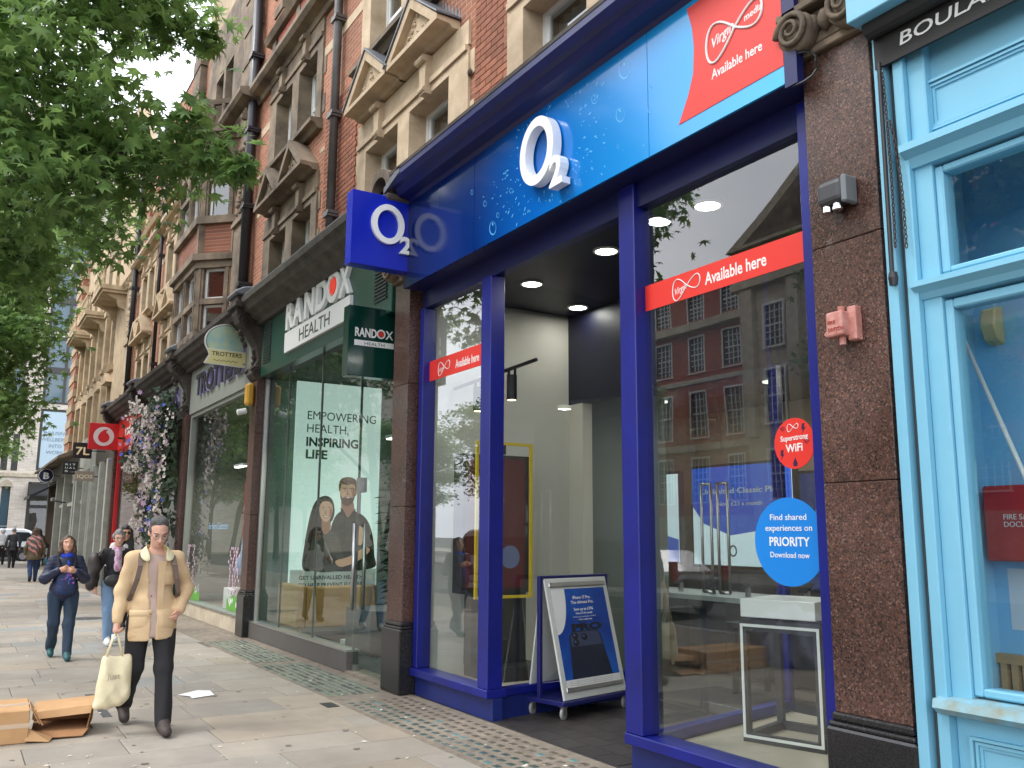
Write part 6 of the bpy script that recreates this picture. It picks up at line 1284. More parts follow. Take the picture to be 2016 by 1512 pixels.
sheet('torn_flap', (.24, -.04, .058), (.22, .38, .05), (.30, .34, .012), (.30, -.04, .02), card_in); sheet('torn_flap', (.30, -.06, .10), (.30, .12, .02), (.40, .10, .006), (.37, -.08, .02), card); sheet('side_flap', (.2, -.03, .22), (.26, .04, .11), (.16, .05, .10), (.12, -.02, .21), card)
# heap of bedding near the kerb (seen mirrored in the shop glass)
def heap(name, label, cat, c, r, m, seed, lump=.35):
    rn = np.random.RandomState(seed); n, k = 56, 28; vs = []; ph = rn.rand(6) * 6.28
    for j in range(k + 1):
        for i in range(n):
            th = 2 * math.pi * i / n; fi = math.pi / 2 * j / k
            d = Vector((math.cos(th) * math.cos(fi), math.sin(th) * math.cos(fi), math.sin(fi)))
            f = 1 + lump * (.4 * math.sin(3 * th + ph[0] + 3 * fi) * math.cos(fi) + .35 * math.sin(7 * d.x + 4 * d.y + ph[1]) + .22 * math.sin(11 * d.y + 9 * d.z + ph[2]) + .14 * math.sin(19 * d.x + 13 * d.z + ph[3]))
            f += .04 * abs(math.sin(16 * th + 8 * fi + ph[4]))
            vs.append((c[0] + d.x * r[0] * f, c[1] + d.y * r[1] * f, max(0.0, c[2] + d.z * r[2] * f)))
    fs = [(j * n + i, j * n + (i + 1) % n, (j + 1) * n + (i + 1) % n, (j + 1) * n + i) for j in range(k) for i in range(n)]
    o = MB().add(vs, fs).build(name, m, smooth=True); return tag(o, label, cat)
heap('duvet', 'rumpled grey duvet heaped on the pavement near the kerb', 'duvet', (-8.5, -1.05, 0), (.68, .5, .62), mat('grey_duvet', lin(172, 176, 194), .9, var=.12, vs=5), 3)
# ------------------------------------------------------------------ VEHICLES
glass_dark = mat('vehicle_glass', (.02, .025, .03), .05, spec=.8); tyre = mat('tyre_rubber', (.02, .02, .02), .8); rim = mat('alloy', (.4, .4, .42), .3, metal=.8)
def vehicle(name, label, cat, loc, rotz, prof, width, paint, wheels, wins, screen, z_in=.95):
    t = thing(name, label, cat, loc, rotz); w = width / 2
    B = lambda mb, nm, m, p=t, **k: mb.build(nm, m, p, local=True, **k)
    body = MB().prism(prof, (-w, 0, 0), (0, 1, 0), (0, 0, 1), (width, 0, 0)); 
    bo_ = B(body, 'body', paint, bevel=.09, seg=3)
    for pts in wins:
        for s_ in (-1, 1): B(MB().prism(pts, (s_ * (w + .001), 0, 0), (0, 1, 0), (0, 0, 1), (s_ * .012, 0, 0)), 'side_window', glass_dark)
    for (a, b) in screen:
        d = Vector((0, b[0] - a[0], b[1] - a[1])); n = Vector((1, 0, 0)).cross(d).normalized(); n = n if n.z > 0 else -n
        B(MB().obox(Vector((-w * .86, a[0], a[1])) + n * .002, (width * .86, 0, 0), d, n * .02), 'windscreen', glass_dark)
    for y in wheels:
        for s_ in (-1, 1):
            wh = B(MB().lathe([(.2, -.1), (.3, -.1), (.33, -.06), (.33, .06), (.3, .1), (.2, .1)], (s_ * (w - .08), y, .33), 24, ax=(1, 0, 0)), 'wheel', tyre)
            B(MB().lathe([(.2, -.104), (.06, -.09), (.06, .09), (.2, .104)], (s_ * (w - .08), y, .33), 16, ax=(1, 0, 0)), 'rim', rim, wh)
            B(MB().prism(ellipse(y, .33, .38, .38, 20, 0, 180), (s_ * (w + .001), 0, 0), (0, 1, 0), (0, 0, 1), (s_ * .006, 0, 0)), 'wheel_arch', black)
    ymax = max(p[0] for p in prof); ymin = min(p[0] for p in prof)
    for s_ in (-1, 1):
        B(MB().box(s_ * (w - .42), s_ * (w - .08), ymax - .12, ymax + .015, .68, .86), 'headlight', mat('headlight', (.7, .72, .75), .1), bevel=.03)
        B(MB().box(s_ * (w - .2), s_ * (w - .04), ymin - .012, ymin + .1, .8, 1.2), 'tail_light', mat('tail_red', lin(150, 20, 20), .2))
        B(MB().box(s_ * (w + .0), s_ * (w + .16), ymax - 1.5, ymax - 1.38, 1.0, 1.15), 'mirror', black, bevel=.03)
        B(MB().box(s_ * (w + .001), s_ * (w + .008), ymin + .6, ymax - .8, .55, .6), 'rubbing_strip', black)
    B(MB().box(-.26, .26, ymax + .001, ymax + .014, .45, .57), 'number_plate', white); B(MB().box(-w + .1, w - .1, ymax - .1, ymax + .012, .3, .42), 'bumper', black)
    return t
van_prof = [(-2.4, .28), (2.45, .28), (2.5, .75), (2.35, .98), (1.75, 1.12), (1.05, 1.80), (.7, 1.92), (-2.3, 1.95), (-2.42, 1.8)]
white_car = mat('white_vehicle_paint', (.75, .76, .78), .25, coat=.6); dark_car = mat('black_vehicle_paint', (.015, .016, .02), .2, coat=.8)
vw = [[(.25, 1.15), (1.5, 1.15), (.95, 1.7), (.25, 1.72)]]
van = vehicle('parked_van', 'white panel van with roof bars stopped on the far cross street', 'van', (-64.5, 3.0, -.11), 0, van_prof, 1.9, white_car, (-1.6, 1.55), vw, [((1.72, 1.16), (1.12, 1.76))])
rk = MB()
for y in (-1.8, -.8, .2): rk.box(-.85, .85, y, y + .05, 2.02, 2.06).box(-.85, -.8, y, y + .05, 1.93, 2.02).box(.8, .85, y, y + .05, 1.93, 2.02)
rk.box(-.85, -.8, -1.9, .4, 2.06, 2.1).box(.8, .85, -1.9, .4, 2.06, 2.1).build('roof_rack', alu, van, local=True)
car_prof = [(-2.15, .28), (2.15, .28), (2.2, .6), (2.05, .8), (1.0, .92), (.45, 1.38), (-1.0, 1.42), (-1.7, .98), (-2.15, .92)]
cw = [[(-1.35, .97), (.75, .95), (.38, 1.3), (-.95, 1.33)]]
vehicle('parked_car', 'black saloon car in front of the white van', 'car', (-61.2, 2.2, -.11), 0, car_prof, 1.75, dark_car, (-1.35, 1.35), cw, [((.98, .94), (.5, 1.36))])
vehicle('parked_van', 'white panel van parked on the near road, mirrored in the shop windows', 'van', (-24, -6, -.11), R(90), van_prof, 1.9, white_car, (-1.6, 1.55), vw, [((1.72, 1.16), (1.12, 1.76))])
vehicle('parked_car', 'black saloon car on the near road, mirrored in the shop windows', 'car', (-17, -5.4, -.11), R(90), car_prof, 1.75, dark_car, (-1.35, 1.35), cw, [((.98, .94), (.5, 1.36))])
# ------------------------------------------------------------------ BUILDING ACROSS THE ROAD (mirrored in the glass)
def opposite():
    t = thing('brick_institute', 'red brick and stone building across the road with white sash windows and a pediment', 'building', (-28, -24, 0))
    YO = -24.0; holes = []; wins = []
    cols = [-48 + i * 2.6 for i in range(15)]
    for r_, (z0, z1) in enumerate(((3.4, 5.6), (6.8, 9.0), (10.2, 12.0), (13.0, 14.4))):
        for x in cols:
            if -30.5 < x < -22: continue
            holes.append((x, x + 1.15, z0, z1))
    ob = brickmat('opposite_brick', lin(178, 92, 68), lin(150, 74, 56), lin(170, 130, 110), dirt=.2)
    w = MB(); wall_holes(w, -52, -30.6, 0, 15.4, YO - .4, YO, [h for h in holes if h[1] < -30.6]); wall_holes(w, -21.4, -8, 0, 15.4, YO - .4, YO, [h for h in holes if h[0] > -21.4 and h[1] < -8]); w.build('brick_wall', ob, t)
    st_ = MB()
    for a, b in ((-52, -30.6), (-21.4, -8)): st_.box(a, b, YO, YO + .12, 0, 2.6).box(a, b, YO, YO + .2, 6.0, 6.35).box(a, b, YO, YO + .1, 9.5, 9.75).box(a, b, YO, YO + .5, 12.35, 12.75).box(a, b, YO, YO + .25, 15.2, 15.6)
    st_.box(-30.6, -21.4, YO - .4, YO + .3, 0, 15.6).box(-31, -21, YO, YO + .8, 13.6, 14.3)
    for x in (-30.2, -27.4, -24.4, -22.0): st_.box(x - .35, x + .35, YO + .3, YO + .65, 6.3, 13.6)
    st_.prism([(-31.2, 15.6), (-20.8, 15.6), (-26, 19)], (0, YO + .3, 0), (1, 0, 0), (0, 0, 1), (0, .6, 0))
    st_.build('stonework', pale_stone, t)
    MB().prism([(-30, 15.8), (-22, 15.8), (-26, 18.4)], (0, YO + .9, 0), (1, 0, 0), (0, 0, 1), (0, .03, 0)).build('tympanum', stone_dark, t)
    MB().box(-52, -8, YO - 1.2, YO - 1, 0, 15).build('room_wall', room, t)
    src = None
    def win(x, z0, z1, y):
        nonlocal src
        f = MB(); W_, H_ = 1.15, z1 - z0
        f.box(-.08, 0, -.1, .03, -.1, H_ + .1).box(W_, W_ + .08, -.1, .03, -.1, H_ + .1).box(0, W_, -.1, .03, H_, H_ + .1).box(-.12, W_ + .12, -.1, .08, -.16, -.1)
        for i in range(1, 4): f.box(W_ * i / 4 - .02, W_ * i / 4 + .02, -.14, -.1, 0, H_)
        for i in range(1, 6): f.box(0, W_, -.145, -.095, H_ * i / 6 - (.035 if i == 3 else .015), H_ * i / 6 + (.035 if i == 3 else .015))
        o = f.build('window', white, t, local=True); o.location = Vector((x, y, z0)) - t.location
        g_ = MB().box(0, W_, -.16, -.15, 0, H_).build('pane', mat('opposite_glass', (.05, .06, .07), .05, spec=.7), o, local=True)
    for h in holes: win(h[0], h[2], h[3], YO)
    for x in (-29.3, -26.6, -23.8):
        for z0, z1 in ((3.4, 5.6), (7, 9.4), (10.6, 12.6)): win(x, z0, z1, YO + .45)
opposite()
# ------------------------------------------------------------------ TREES
def leaf_shape():
    """five-lobed star leaf in the xy plane, stalk at the origin, length about 1"""
    tips = [(-78, .62), (-36, .86), (0, 1.0), (36, .86), (78, .62)]; pts = [(0, 0)]
    out = [(0.0, 0.02)]
    for i, (a, r) in enumerate(tips):
        a_ = R(a); out.append((math.sin(a_) * r, .18 + math.cos(a_) * r * .85))
        if i < 4:
            b = R((a + tips[i + 1][0]) / 2); out.append((math.sin(b) * .34, .18 + math.cos(b) * .36))
    return np.array([(x, y, -.25 * (x * x + (y - .4) ** 2)) for x, y in out])
LEAF = leaf_shape(); LN = len(LEAF)
c0 = np.array([[0, .3, .03]]); LV = np.vstack([c0, LEAF]); LF = [(0, i, i + 1) for i in range(1, LN)] + [(0, LN, 1)]
def leafmat(name, a, b):
    m = bpy.data.materials.new(name); m.use_nodes = True; t = m.node_tree; t.nodes.clear(); ln = t.links.new
    o = t.nodes.new('ShaderNodeOutputMaterial'); d = t.nodes.new('ShaderNodeBsdfPrincipled'); tr = t.nodes.new('ShaderNodeBsdfTranslucent'); mx = t.nodes.new('ShaderNodeMixShader'); mx.inputs[0].default_value = .45
    g_ = t.nodes.new('ShaderNodeNewGeometry'); no = t.nodes.new('ShaderNodeTexNoise'); no.inputs['Scale'].default_value = 5; ln(g_.outputs['Position'], no.inputs['Vector'])
    cr = t.nodes.new('ShaderNodeValToRGB'); cr.color_ramp.elements[0].position = .3; cr.color_ramp.elements[1].position = .72; cr.color_ramp.elements[0].color = (*a, 1); cr.color_ramp.elements[1].color = (*b, 1)
    ln(no.outputs['Fac'], cr.inputs[0]); ln(cr.outputs[0], d.inputs['Base Color']); d.inputs['Roughness'].default_value = .45; d.inputs['Specular IOR Level'].default_value = .35
    h = t.nodes.new('ShaderNodeHueSaturation'); h.inputs['Value'].default_value = 1.5; h.inputs['Hue'].default_value = .485; ln(cr.outputs[0], h.inputs['Color']); ln(h.outputs[0], tr.inputs[0])
    ln(d.outputs[0], mx.inputs[1]); ln(tr.outputs[0], mx.inputs[2]); ln(mx.outputs[0], o.inputs[0]); return m
leaf_m = leafmat('sweetgum_leaf', (.06, .13, .04), (.22, .36, .105))
bark = mat('grey_bark', lin(92, 84, 74), .9, col2=lin(56, 50, 44), vs=9, bump=.8, bs=18, pos=True)
def rot_mats(n, rs, droop):
    """random leaf frames: tips hang outwards and down"""
    az = rs.rand(n) * 2 * np.pi; el = -droop + rs.randn(n) * .45; roll = rs.randn(n) * .6
    d = np.stack([np.cos(az) * np.cos(el), np.sin(az) * np.cos(el), np.sin(el)], 1)
    up = np.tile([0, 0, 1.0], (n, 1)); s_ = np.cross(d, up); s_ /= np.linalg.norm(s_, axis=1)[:, None] + 1e-9; u = np.cross(s_, d)
    c, q = np.cos(roll)[:, None], np.sin(roll)[:, None]; s2 = s_ * c + u * q; u2 = np.cross(s2, d)
    return np.stack([s2, d, u2], 2)      # columns x,y,z
def leaf_mesh(P, size, rs, droop=.55):
    n = len(P); Rm = rot_mats(n, rs, droop); sz = size * (.65 + .7 * rs.rand(n))
    V = np.einsum('nij,kj->nki', Rm, LV) * sz[:, None, None] + P[:, None, :]
    k = len(LV); me = bpy.data.meshes.new('crown'); me.vertices.add(n * k); me.vertices.foreach_set('co', V.reshape(-1).astype(np.float32))
    F = (np.array(LF)[None] + (np.arange(n) * k)[:, None, None]).reshape(-1, 3); nf = len(F)
    me.loops.add(nf * 3); me.loops.foreach_set('vertex_index', F.reshape(-1).astype(np.int32)); me.polygons.add(nf); me.polygons.foreach_set('loop_start', (np.arange(nf) * 3).astype(np.int32)); me.polygons.foreach_set('loop_total', np.full(nf, 3, np.int32)); me.update(calc_edges=True); me.materials.append(leaf_m)
    return me
def tree(label, base, top, blobs, nleaf, size, seed, sprays=None, spray_r=.34, fine=0, fine_blobs=()):
    rs = np.random.RandomState(seed); t = thing('street_tree', label, 'tree', base, group='trees along the kerb')
    b = Vector(base); tp = Vector(top); tr_ = MB(); tr_.tube([b + (tp - b) * k + Vector((.12 * math.sin(k * 4), .1 * math.cos(k * 5), 0)) * k for k in (0, .05, .25, .5, .75, 1)], [.2, .16, .14, .125, .1, .08], 12); tr_.build('trunk', bark, t, smooth=True)
    vol = np.array([bl[1][0] * bl[1][1] * bl[1][2] for bl in blobs]) ** .8; cnt = (vol / vol.sum() * (sprays or nleaf // 55)).astype(int) + 3
    S = []; lim = MB()
    for (c, r), n in zip(blobs, cnt):
        d = rs.randn(n, 3); d /= np.linalg.norm(d, axis=1)[:, None]; rad = rs.rand(n) ** .45; p = np.array(c) + d * rad[:, None] * np.array(r) * (.85 + .3 * rs.rand(n))[:, None]
        S.append(p); cc = Vector(c); s0 = b + (tp - b) * min(1, max(.45, (cc.z - b.z - 1.2) / max(.1, tp.z - b.z)))
        lim.tube([s0, s0.lerp(cc, .5) + Vector((0, 0, .25)), cc], [.07, .045, .02], 7)
        for q in p[::3]: lim.tube([cc.lerp(Vector(q), .1), cc.lerp(Vector(q), .6) + Vector((0, 0, .1)), Vector(q)], [.022, .013, .006], 4)
    lim.build('limbs', bark, t, smooth=True)
    S = np.vstack(S); per = max(8, nleaf // len(S)); P = []
    for s_ in S:
        L_ = rs.randn(per, 3) * np.array([spray_r, spray_r, spray_r * .55]); L_[:, 2] -= .12 * np.abs(L_[:, 0]); P.append(s_ + L_)
    P = np.vstack(P); o = bpy.data.objects.new('crown', leaf_mesh(P - np.array(base), size, rs)); COL.objects.link(o); o.parent = t; o['kind'] = 'stuff'
    if fine:   # single leaves on the spray nearest the camera
        me = bpy.data.meshes.new('leaf'); me.from_pydata([tuple(v) for v in LV], [], LF); me.materials.append(leaf_m); me.update(); k = 0
        for c, r, n in fine_blobs:
            tw = MB(); cc = Vector(c)
            for i in range(n):
                d = rs.randn(3); p = np.array(c) + d * np.array(r) * .55; Rm = rot_mats(1, rs, .5)[0]; q = bpy.data.objects.new('leaf', me); COL.objects.link(q); q.parent = t
                sz = size * (.8 + .5 * rs.rand()); M_ = Matrix([list(Rm[0] * sz) + [p[0] - base[0]], list(Rm[1] * sz) + [p[1] - base[1]], list(Rm[2] * sz) + [p[2] - base[2]], [0, 0, 0, 1]]); q.matrix_local = M_
                if i % 3 == 0: tw.tube([cc, cc.lerp(Vector(p), .5) + Vector((0, 0, .04)), Vector(p)], [.007, .005, .003], 4)
            tw.build('twigs', bark, t)
    return t
tree('near street tree whose leafy branches reach over the pavement', (-13.2, -2.2, 0), (-12.8, -1.4, 7.2), [
    ((-12.6, -.2, 7.3), (2.2, 1.6, 1.3)), ((-12.2, .9, 8.7), (1.8, 1.3, .8)), ((-12.0, .9, 6.4), (1.5, 1.0, .8)), ((-13.2, .3, 5.3), (1.6, .8, .6)), ((-13, -1.6, 8.6), (2.2, 1.6, 1.3)), ((-11.6, 1.75, 6.5), (.9, .6, .38)), ((-12.2, 1.9, 9.0), (1.0, .6, .45)), ((-11.2, .2, 5.6), (.9, .7, .5)), ((-14.5, 1.2, 6.4), (1.0, .8, .6))],
    10500, .175, 1, sprays=270, spray_r=.3, fine=1, fine_blobs=[((-10.7, 2.25, 6.25), (.45, .25, .18), 90), ((-10.3, 2.5, 5.98), (.32, .18, .14), 70), ((-11.0, 2.0, 6.75), (.4, .25, .2), 70), ((-12.3, 2.45, 8.6), (.35, .2, .2), 60)])
tree('second street tree further along the kerb', (-24.5, -2.2, 0), (-24.3, -1.2, 7.0), [
    ((-24.2, .1, 6.4), (2.6, 1.6, 2.0)), ((-24.0, .9, 8.4), (2.2, 1.3, 1.2)), ((-23.8, .7, 4.4), (1.6, .7, .6)), ((-24.5, -1.8, 8.6), (2.2, 1.8, 1.6)), ((-22.5, .9, 6.2), (1.0, .7, .6))], 15000, .16, 2, sprays=300, spray_r=.34)
tree('street tree beside the near kerb mirrored in the shop window', (-4.6, -2.5, 0), (-4.8, -2.3, 7.0), [
    ((-5.2, -2.0, 7.2), (2.6, 2.0, 1.6)), ((-5.6, -1.6, 5.4), (2.2, 1.3, .9)), ((-4.6, -3, 8.8), (2.4, 2, 1.2)), ((-7.3, -1.6, 5.2), (.8, .9, 1.6))], 9000, .16, 3, sprays=200, spray_r=.34)
tree('far street tree past the second one', (-38, -2.2, 0), (-38, -1.6, 7.5), [
    ((-38, -.4, 7.0), (3, 1.7, 2.2)), ((-38, .3, 9.4), (2.6, 1.6, 1.4)), ((-37.6, .5, 5.0), (1.8, .9, .6))], 8000, .2, 4, sprays=180, spray_r=.42)

# further trees over the road, seen only as reflections in the glass
_src = [o for o in COL.objects if o.name.startswith('street_tree') and 'second' in o['label']][0]
for x, y, rz, lab in ((-34, -18.5, 1.2, 'tree across the road opposite the flower shop doorway'), (-46, -18, 2.6, 'tree across the road opposite the red shop'), (-60, -17.5, 4.0, 'tree across the road near the cross street'), (-20, -19, 5.2, 'tree across the road opposite the blue shop'), (-52, -3.4, .6, 'tree at the street corner past the far shops'), (-68, -9, 3.1, 'tree beyond the cross street by the road'), (-72, -16, 1.9, 'tree beyond the cross street on the far pavement'), (-60, -5.5, 2.2, 'tree in the far roadway verge, nearest the corner'), (-66, -6.5, .3, 'tree in the far roadway verge, second from the corner'), (-71, -10.5, 4.4, 'tree in the far roadway verge, third from the corner'), (-57, -9, 5.5, 'tree in the far roadway verge, set back from the kerb')):
    r = _src.copy(); COL.objects.link(r); r.location = (x, y, 0); r.rotation_euler = (0, 0, rz); r.scale = (1.25, 1.25, .95); r['label'] = lab
    for ch in list(_src.children):
        c = ch.copy(); COL.objects.link(c); c.parent = r
# ------------------------------------------------------------------ PEOPLE (smooth blended volumes meshed with surface nets)
def surface_nets(vol, org, h):
    s = vol < 0; nx, ny, nz = vol.shape
    cs = [s[i:nx - 1 + i, j:ny - 1 + j, k:nz - 1 + k] for i in (0, 1) for j in (0, 1) for k in (0, 1)]
    act = np.logical_or.reduce(cs) & ~np.logical_and.reduce(cs); idx = np.argwhere(act)
    if len(idx) == 0: return np.zeros((0, 3)), []
    I, J, K = idx.T; corner = {(i, j, k): vol[I + i, J + j, K + k] for i in (0, 1) for j in (0, 1) for k in (0, 1)}
    acc = np.zeros((len(idx), 3)); cnt = np.zeros(len(idx))
    for ax in range(3):
        for a in (0, 1):
            for b in (0, 1):
                p0 = [0, 0, 0]; o1, o2_ = [q for q in range(3) if q != ax]; p0[o1] = a; p0[o2_] = b; p1 = list(p0); p1[ax] = 1
                v0, v1 = corner[tuple(p0)], corner[tuple(p1)]; m = (v0 < 0) != (v1 < 0); t = np.where(m, v0 / np.where(m, v0 - v1, 1), 0)
                pt = np.tile(np.array(p0, float), (len(idx), 1)); pt[:, ax] = t; acc[m] += pt[m]; cnt[m] += 1
    V = (idx + acc / cnt[:, None]) * h + np.array(org); vid = -np.ones((nx, ny, nz), np.int64); vid[I, J, K] = np.arange(len(idx)); F = []
    for ax in range(3):
        sl0 = [slice(1, -1)] * 3; sl0[ax] = slice(0, -1); sl1 = list(sl0); sl1[ax] = slice(1, None)
        a0, a1 = s[tuple(sl0)], s[tuple(sl1)]; ch = np.argwhere(a0 != a1)
        off = np.array([1, 1, 1]); off[ax] = 0; E = ch + off; neg = a0[tuple(ch.T)]; o1, o2_ = [(1, 2), (2, 0), (0, 1)][ax]
        def g(d1, d2):
            q = E.copy(); q[:, o1] -= d1; q[:, o2_] -= d2; return vid[tuple(q.T)]
        q = np.stack([g(1, 1), g(0, 1), g(0, 0), g(1, 0)], 1); q[~neg] = q[~neg][:, ::-1]; q = q[(q >= 0).all(1)]; F.append(q)
    return V, np.vstack(F)
class Vol:
    """list of primitives blended into one surface"""
    def __init__(s): s.p = []
    def cone(s, a, b, ra, rb, k=.03): s.p.append(('c', np.array(a, float), np.array(b, float), ra, rb, k)); return s
    def ell(s, c, r, k=.03, rx=0.0): s.p.append(('e', np.array(c, float), np.array(r, float), rx, 0, k)); return s
    def chain(s, pts, rs, k=.03):
        for i in range(len(pts) - 1): s.cone(pts[i], pts[i + 1], rs[i], rs[i + 1], k)
        return s
    def mesh(s, h, cut=None, disp=None, infl=0.0, iters=1):
        lo = np.array([1e9] * 3); hi = -lo; bb = []
        for q in s.p:
            if q[0] == 'c': r = max(q[3], q[4]); l = np.minimum(q[1], q[2]) - r; u = np.maximum(q[1], q[2]) + r
            else: l = q[1] - q[2].max(); u = q[1] + q[2].max()
            bb.append((l, u)); lo = np.minimum(lo, l); hi = np.maximum(hi, u)
        pad = .05 + infl; lo -= pad; hi += pad; n = np.ceil((hi - lo) / h).astype(int) + 1; D = np.full(n, .2, np.float32)
        ax = [lo[i] + np.arange(n[i]) * h for i in range(3)]
        for q, (l, u) in zip(s.p, bb):
            i0 = np.maximum(0, ((l - pad - .06 - lo) / h).astype(int)); i1 = np.minimum(n, ((u + pad + .06 - lo) / h).astype(int) + 2)
            sl = tuple(slice(i0[i], i1[i]) for i in range(3)); X, Y, Z = np.meshgrid(*[ax[i][sl[i]] for i in range(3)], indexing='ij')
            if q[0] == 'c':
                a, b, ra, rb = q[1], q[2], q[3], q[4]; ba = b - a; L2 = max(1e-9, ba @ ba); t = np.clip(((X - a[0]) * ba[0] + (Y - a[1]) * ba[1] + (Z - a[2]) * ba[2]) / L2, 0, 1)
                d = np.sqrt((X - a[0] - t * ba[0]) ** 2 + (Y - a[1] - t * ba[1]) ** 2 + (Z - a[2] - t * ba[2]) ** 2) - (ra + (rb - ra) * t)
            else:
                c, r, rx = q[1], q[2], q[3]; dx, dy, dz = X - c[0], Y - c[1], Z - c[2]
                if rx: cy, sy = math.cos(rx), math.sin(rx); dy, dz = cy * dy + sy * dz, -sy * dy + cy * dz
                k0 = np.sqrt((dx / r[0]) ** 2 + (dy / r[1]) ** 2 + (dz / r[2]) ** 2); k1 = np.sqrt((dx / r[0] ** 2) ** 2 + (dy / r[1] ** 2) ** 2 + (dz / r[2] ** 2) ** 2); d = k0 * (k0 - 1) / np.maximum(k1, 1e-6)
            o = D[sl]; k = q[5]; hh = np.clip(.5 + .5 * (o - d) / k, 0, 1); D[sl] = o * (1 - hh) + d * hh - k * hh * (1 - hh)
        X, Y, Z = np.meshgrid(*ax, indexing='ij'); D -= infl
        if disp: D += disp(X, Y, Z)
        if cut: D = cut(X, Y, Z, D)
        return surface_nets(D, lo, h)
def vol_obj(name, vf, m, parent, subdiv=0, smooth_it=2):
    V, F = vf; me = bpy.data.meshes.new(name); me.from_pydata([tuple(v) for v in V], [], [tuple(int(i) for i in f) for f in F]); me.polygons.foreach_set('use_smooth', [True] * len(me.polygons)); me.materials.append(m); me.update()
    o = bpy.data.objects.new(name, me); COL.objects.link(o); o.parent = parent
    if smooth_it: s = o.modifiers.new('smooth', 'SMOOTH'); s.factor = .5; s.iterations = smooth_it
    return o
def wob(amp, f=1.0, seed=0):
    """cloth folds"""
    r = np.random.RandomState(seed); ks = [(r.randn(3) * np.array([16, 16, 11]) * f, r.rand() * 6.28, amp * w) for w in (1, .8, .6, .5)]
    def d(X, Y, Z):
        o = 0
        for k, p, a in ks: o = o + a * np.sin(k[0] * X + k[1] * Y + k[2] * Z + p + 1.5 * np.sin(5 * Z + 4 * X + p))
        return o
    return d
def skinmat(name, c): return mat(name, c, .5, var=.14, vs=22, spec=.35)
def person(label, loc, rotz, J, sk, top, bottom, shoe, hair, h=.012, scale=1.0, hem=.78, top_infl=.013, extras=None, female=False, hair_len=0, open_front=None, shirt=None, fold=1.0, coat=False, hand_l=True, hand_r=True, kind='person', grp=None, hh=None, quilt=False):
    t = thing('person', label, 'person', loc, rotz, group=grp); t.scale = (scale,) * 3
    sh_w = .165 if female else .19; hip = .10 if female else .095
    P = dict(pel=(0, 0, .95), waist=(0, .0, 1.10), chest=(0, .01, 1.30), neck=(0, -.01, 1.475), head=(0, .05, 1.63), tilt=0.0, rsh=(sh_w, -.01, 1.405), lsh=(-sh_w, -.01, 1.405)); P.update(J); A = lambda k: np.array(P[k], float)
    # ---- body
    b = Vol(); b.ell(A('pel'), (.155, .11, .13), .05).ell(A('waist'), (.125 if female else .14, .09, .15), .06).ell(A('chest'), (.145 if female else .16, .105, .17), .05)
    for s_ in ('r', 'l'): b.cone(A('neck') * [1, 1, 1] + [.03 if s_ == 'r' else -.03, -.015, -.03], A(s_ + 'sh'), .045, .048, .04)
    for s_ in ('r', 'l'):
        sg = 1 if s_ == 'r' else -1; hp = A('pel') + [sg * hip, 0, -.03]
        b.chain([hp, A(s_ + 'kn'), A(s_ + 'an')], [.075, .046, .035], .04); b.cone(A(s_ + 'an'), A(s_ + 'to'), .04, .032, .02)
        b.chain([A(s_ + 'sh'), A(s_ + 'el'), A(s_ + 'wr')], [.055, .042, .028], .03)
        w = A(s_ + 'wr'); hd = A(s_ + 'ha'); d = hd - w; d /= np.linalg.norm(d); side = np.cross(d, A(s_ + 'pn')); side /= np.linalg.norm(side); pn = np.cross(side, d)
        kn = w + d * .085; b.cone(w, kn, .026, .03, .015); b.cone(w + d * .03 + side * .018, kn + side * .026, .02, .014, .012).cone(w + d * .03 - side * .018, kn - side * .026, .02, .014, .012)
        cr = P.get(s_ + 'curl', .5)
        for i, (off, ln_) in enumerate(((-.030, .062), (-.010, .075), (.011, .072), (.031, .056))):
            q0 = kn + side * off; q1 = q0 + (d * math.cos(cr) + pn * math.sin(cr)) * ln_ * .52; q2 = q1 + (d * math.cos(cr * 2.1) + pn * math.sin(cr * 2.1)) * ln_ * .5; b.chain([q0, q1, q2], [.0105, .0095, .008], .004)
        th0 = w + d * .03 - side * .026; th1 = th0 + d * .035 - side * .025 + pn * .012; b.chain([th0, th1, th1 + d * .03 + pn * .012], [.014, .011, .009], .008)
    hc = A('head'); tl = P['tilt']; ct, st = math.cos(tl), math.sin(tl)
    def hp_(x, y, z): return hc + np.array([x, ct * y + st * z, -st * y + ct * z]) if True else None   # tilt>0 bows the head forward
    b.cone(A('neck') - [0, 0, .04], hp_(0, -.02, -.06), .058 if not female else .05, .052 if not female else .046, .03)
    b.ell(hp_(0, -.015, .03), (.076, .098, .098), .02, tl).ell(hp_(0, .02, -.045), (.058, .066, .075), .035, tl).ell(hp_(0, .055, -.095), (.026, .024, .02), .025)
    b.cone(hp_(0, .085, .0), hp_(0, .108, -.038), .009, .0145, .012).ell(hp_(.016, .088, -.042), (.011, .012, .009), .008).ell(hp_(-.016, .088, -.042), (.011, .012, .009), .008)
    b.cone(hp_(-.034, .076, .022), hp_(.034, .076, .022), .012, .012, .014).ell(hp_(.04, .06, -.025), (.02, .02, .018), .02).ell(hp_(-.04, .06, -.025), (.02, .02, .018), .02)
    b.cone(hp_(-.02, .082, -.068), hp_(.02, .082, -.068), .0085, .0085, .008).ell(hp_(.078, -.012, -.005), (.012, .024, .034), .008, tl).ell(hp_(-.078, -.012, -.005), (.012, .024, .034), .008, tl)
    body = vol_obj('body', b.mesh(min(h, hh or h)), sk, t, smooth_it=1)
    dark = mat('eye_dark', (.02, .015, .012), .3); lipm = mat('lip_' + sk.name, (.42, .17, .15), .5)
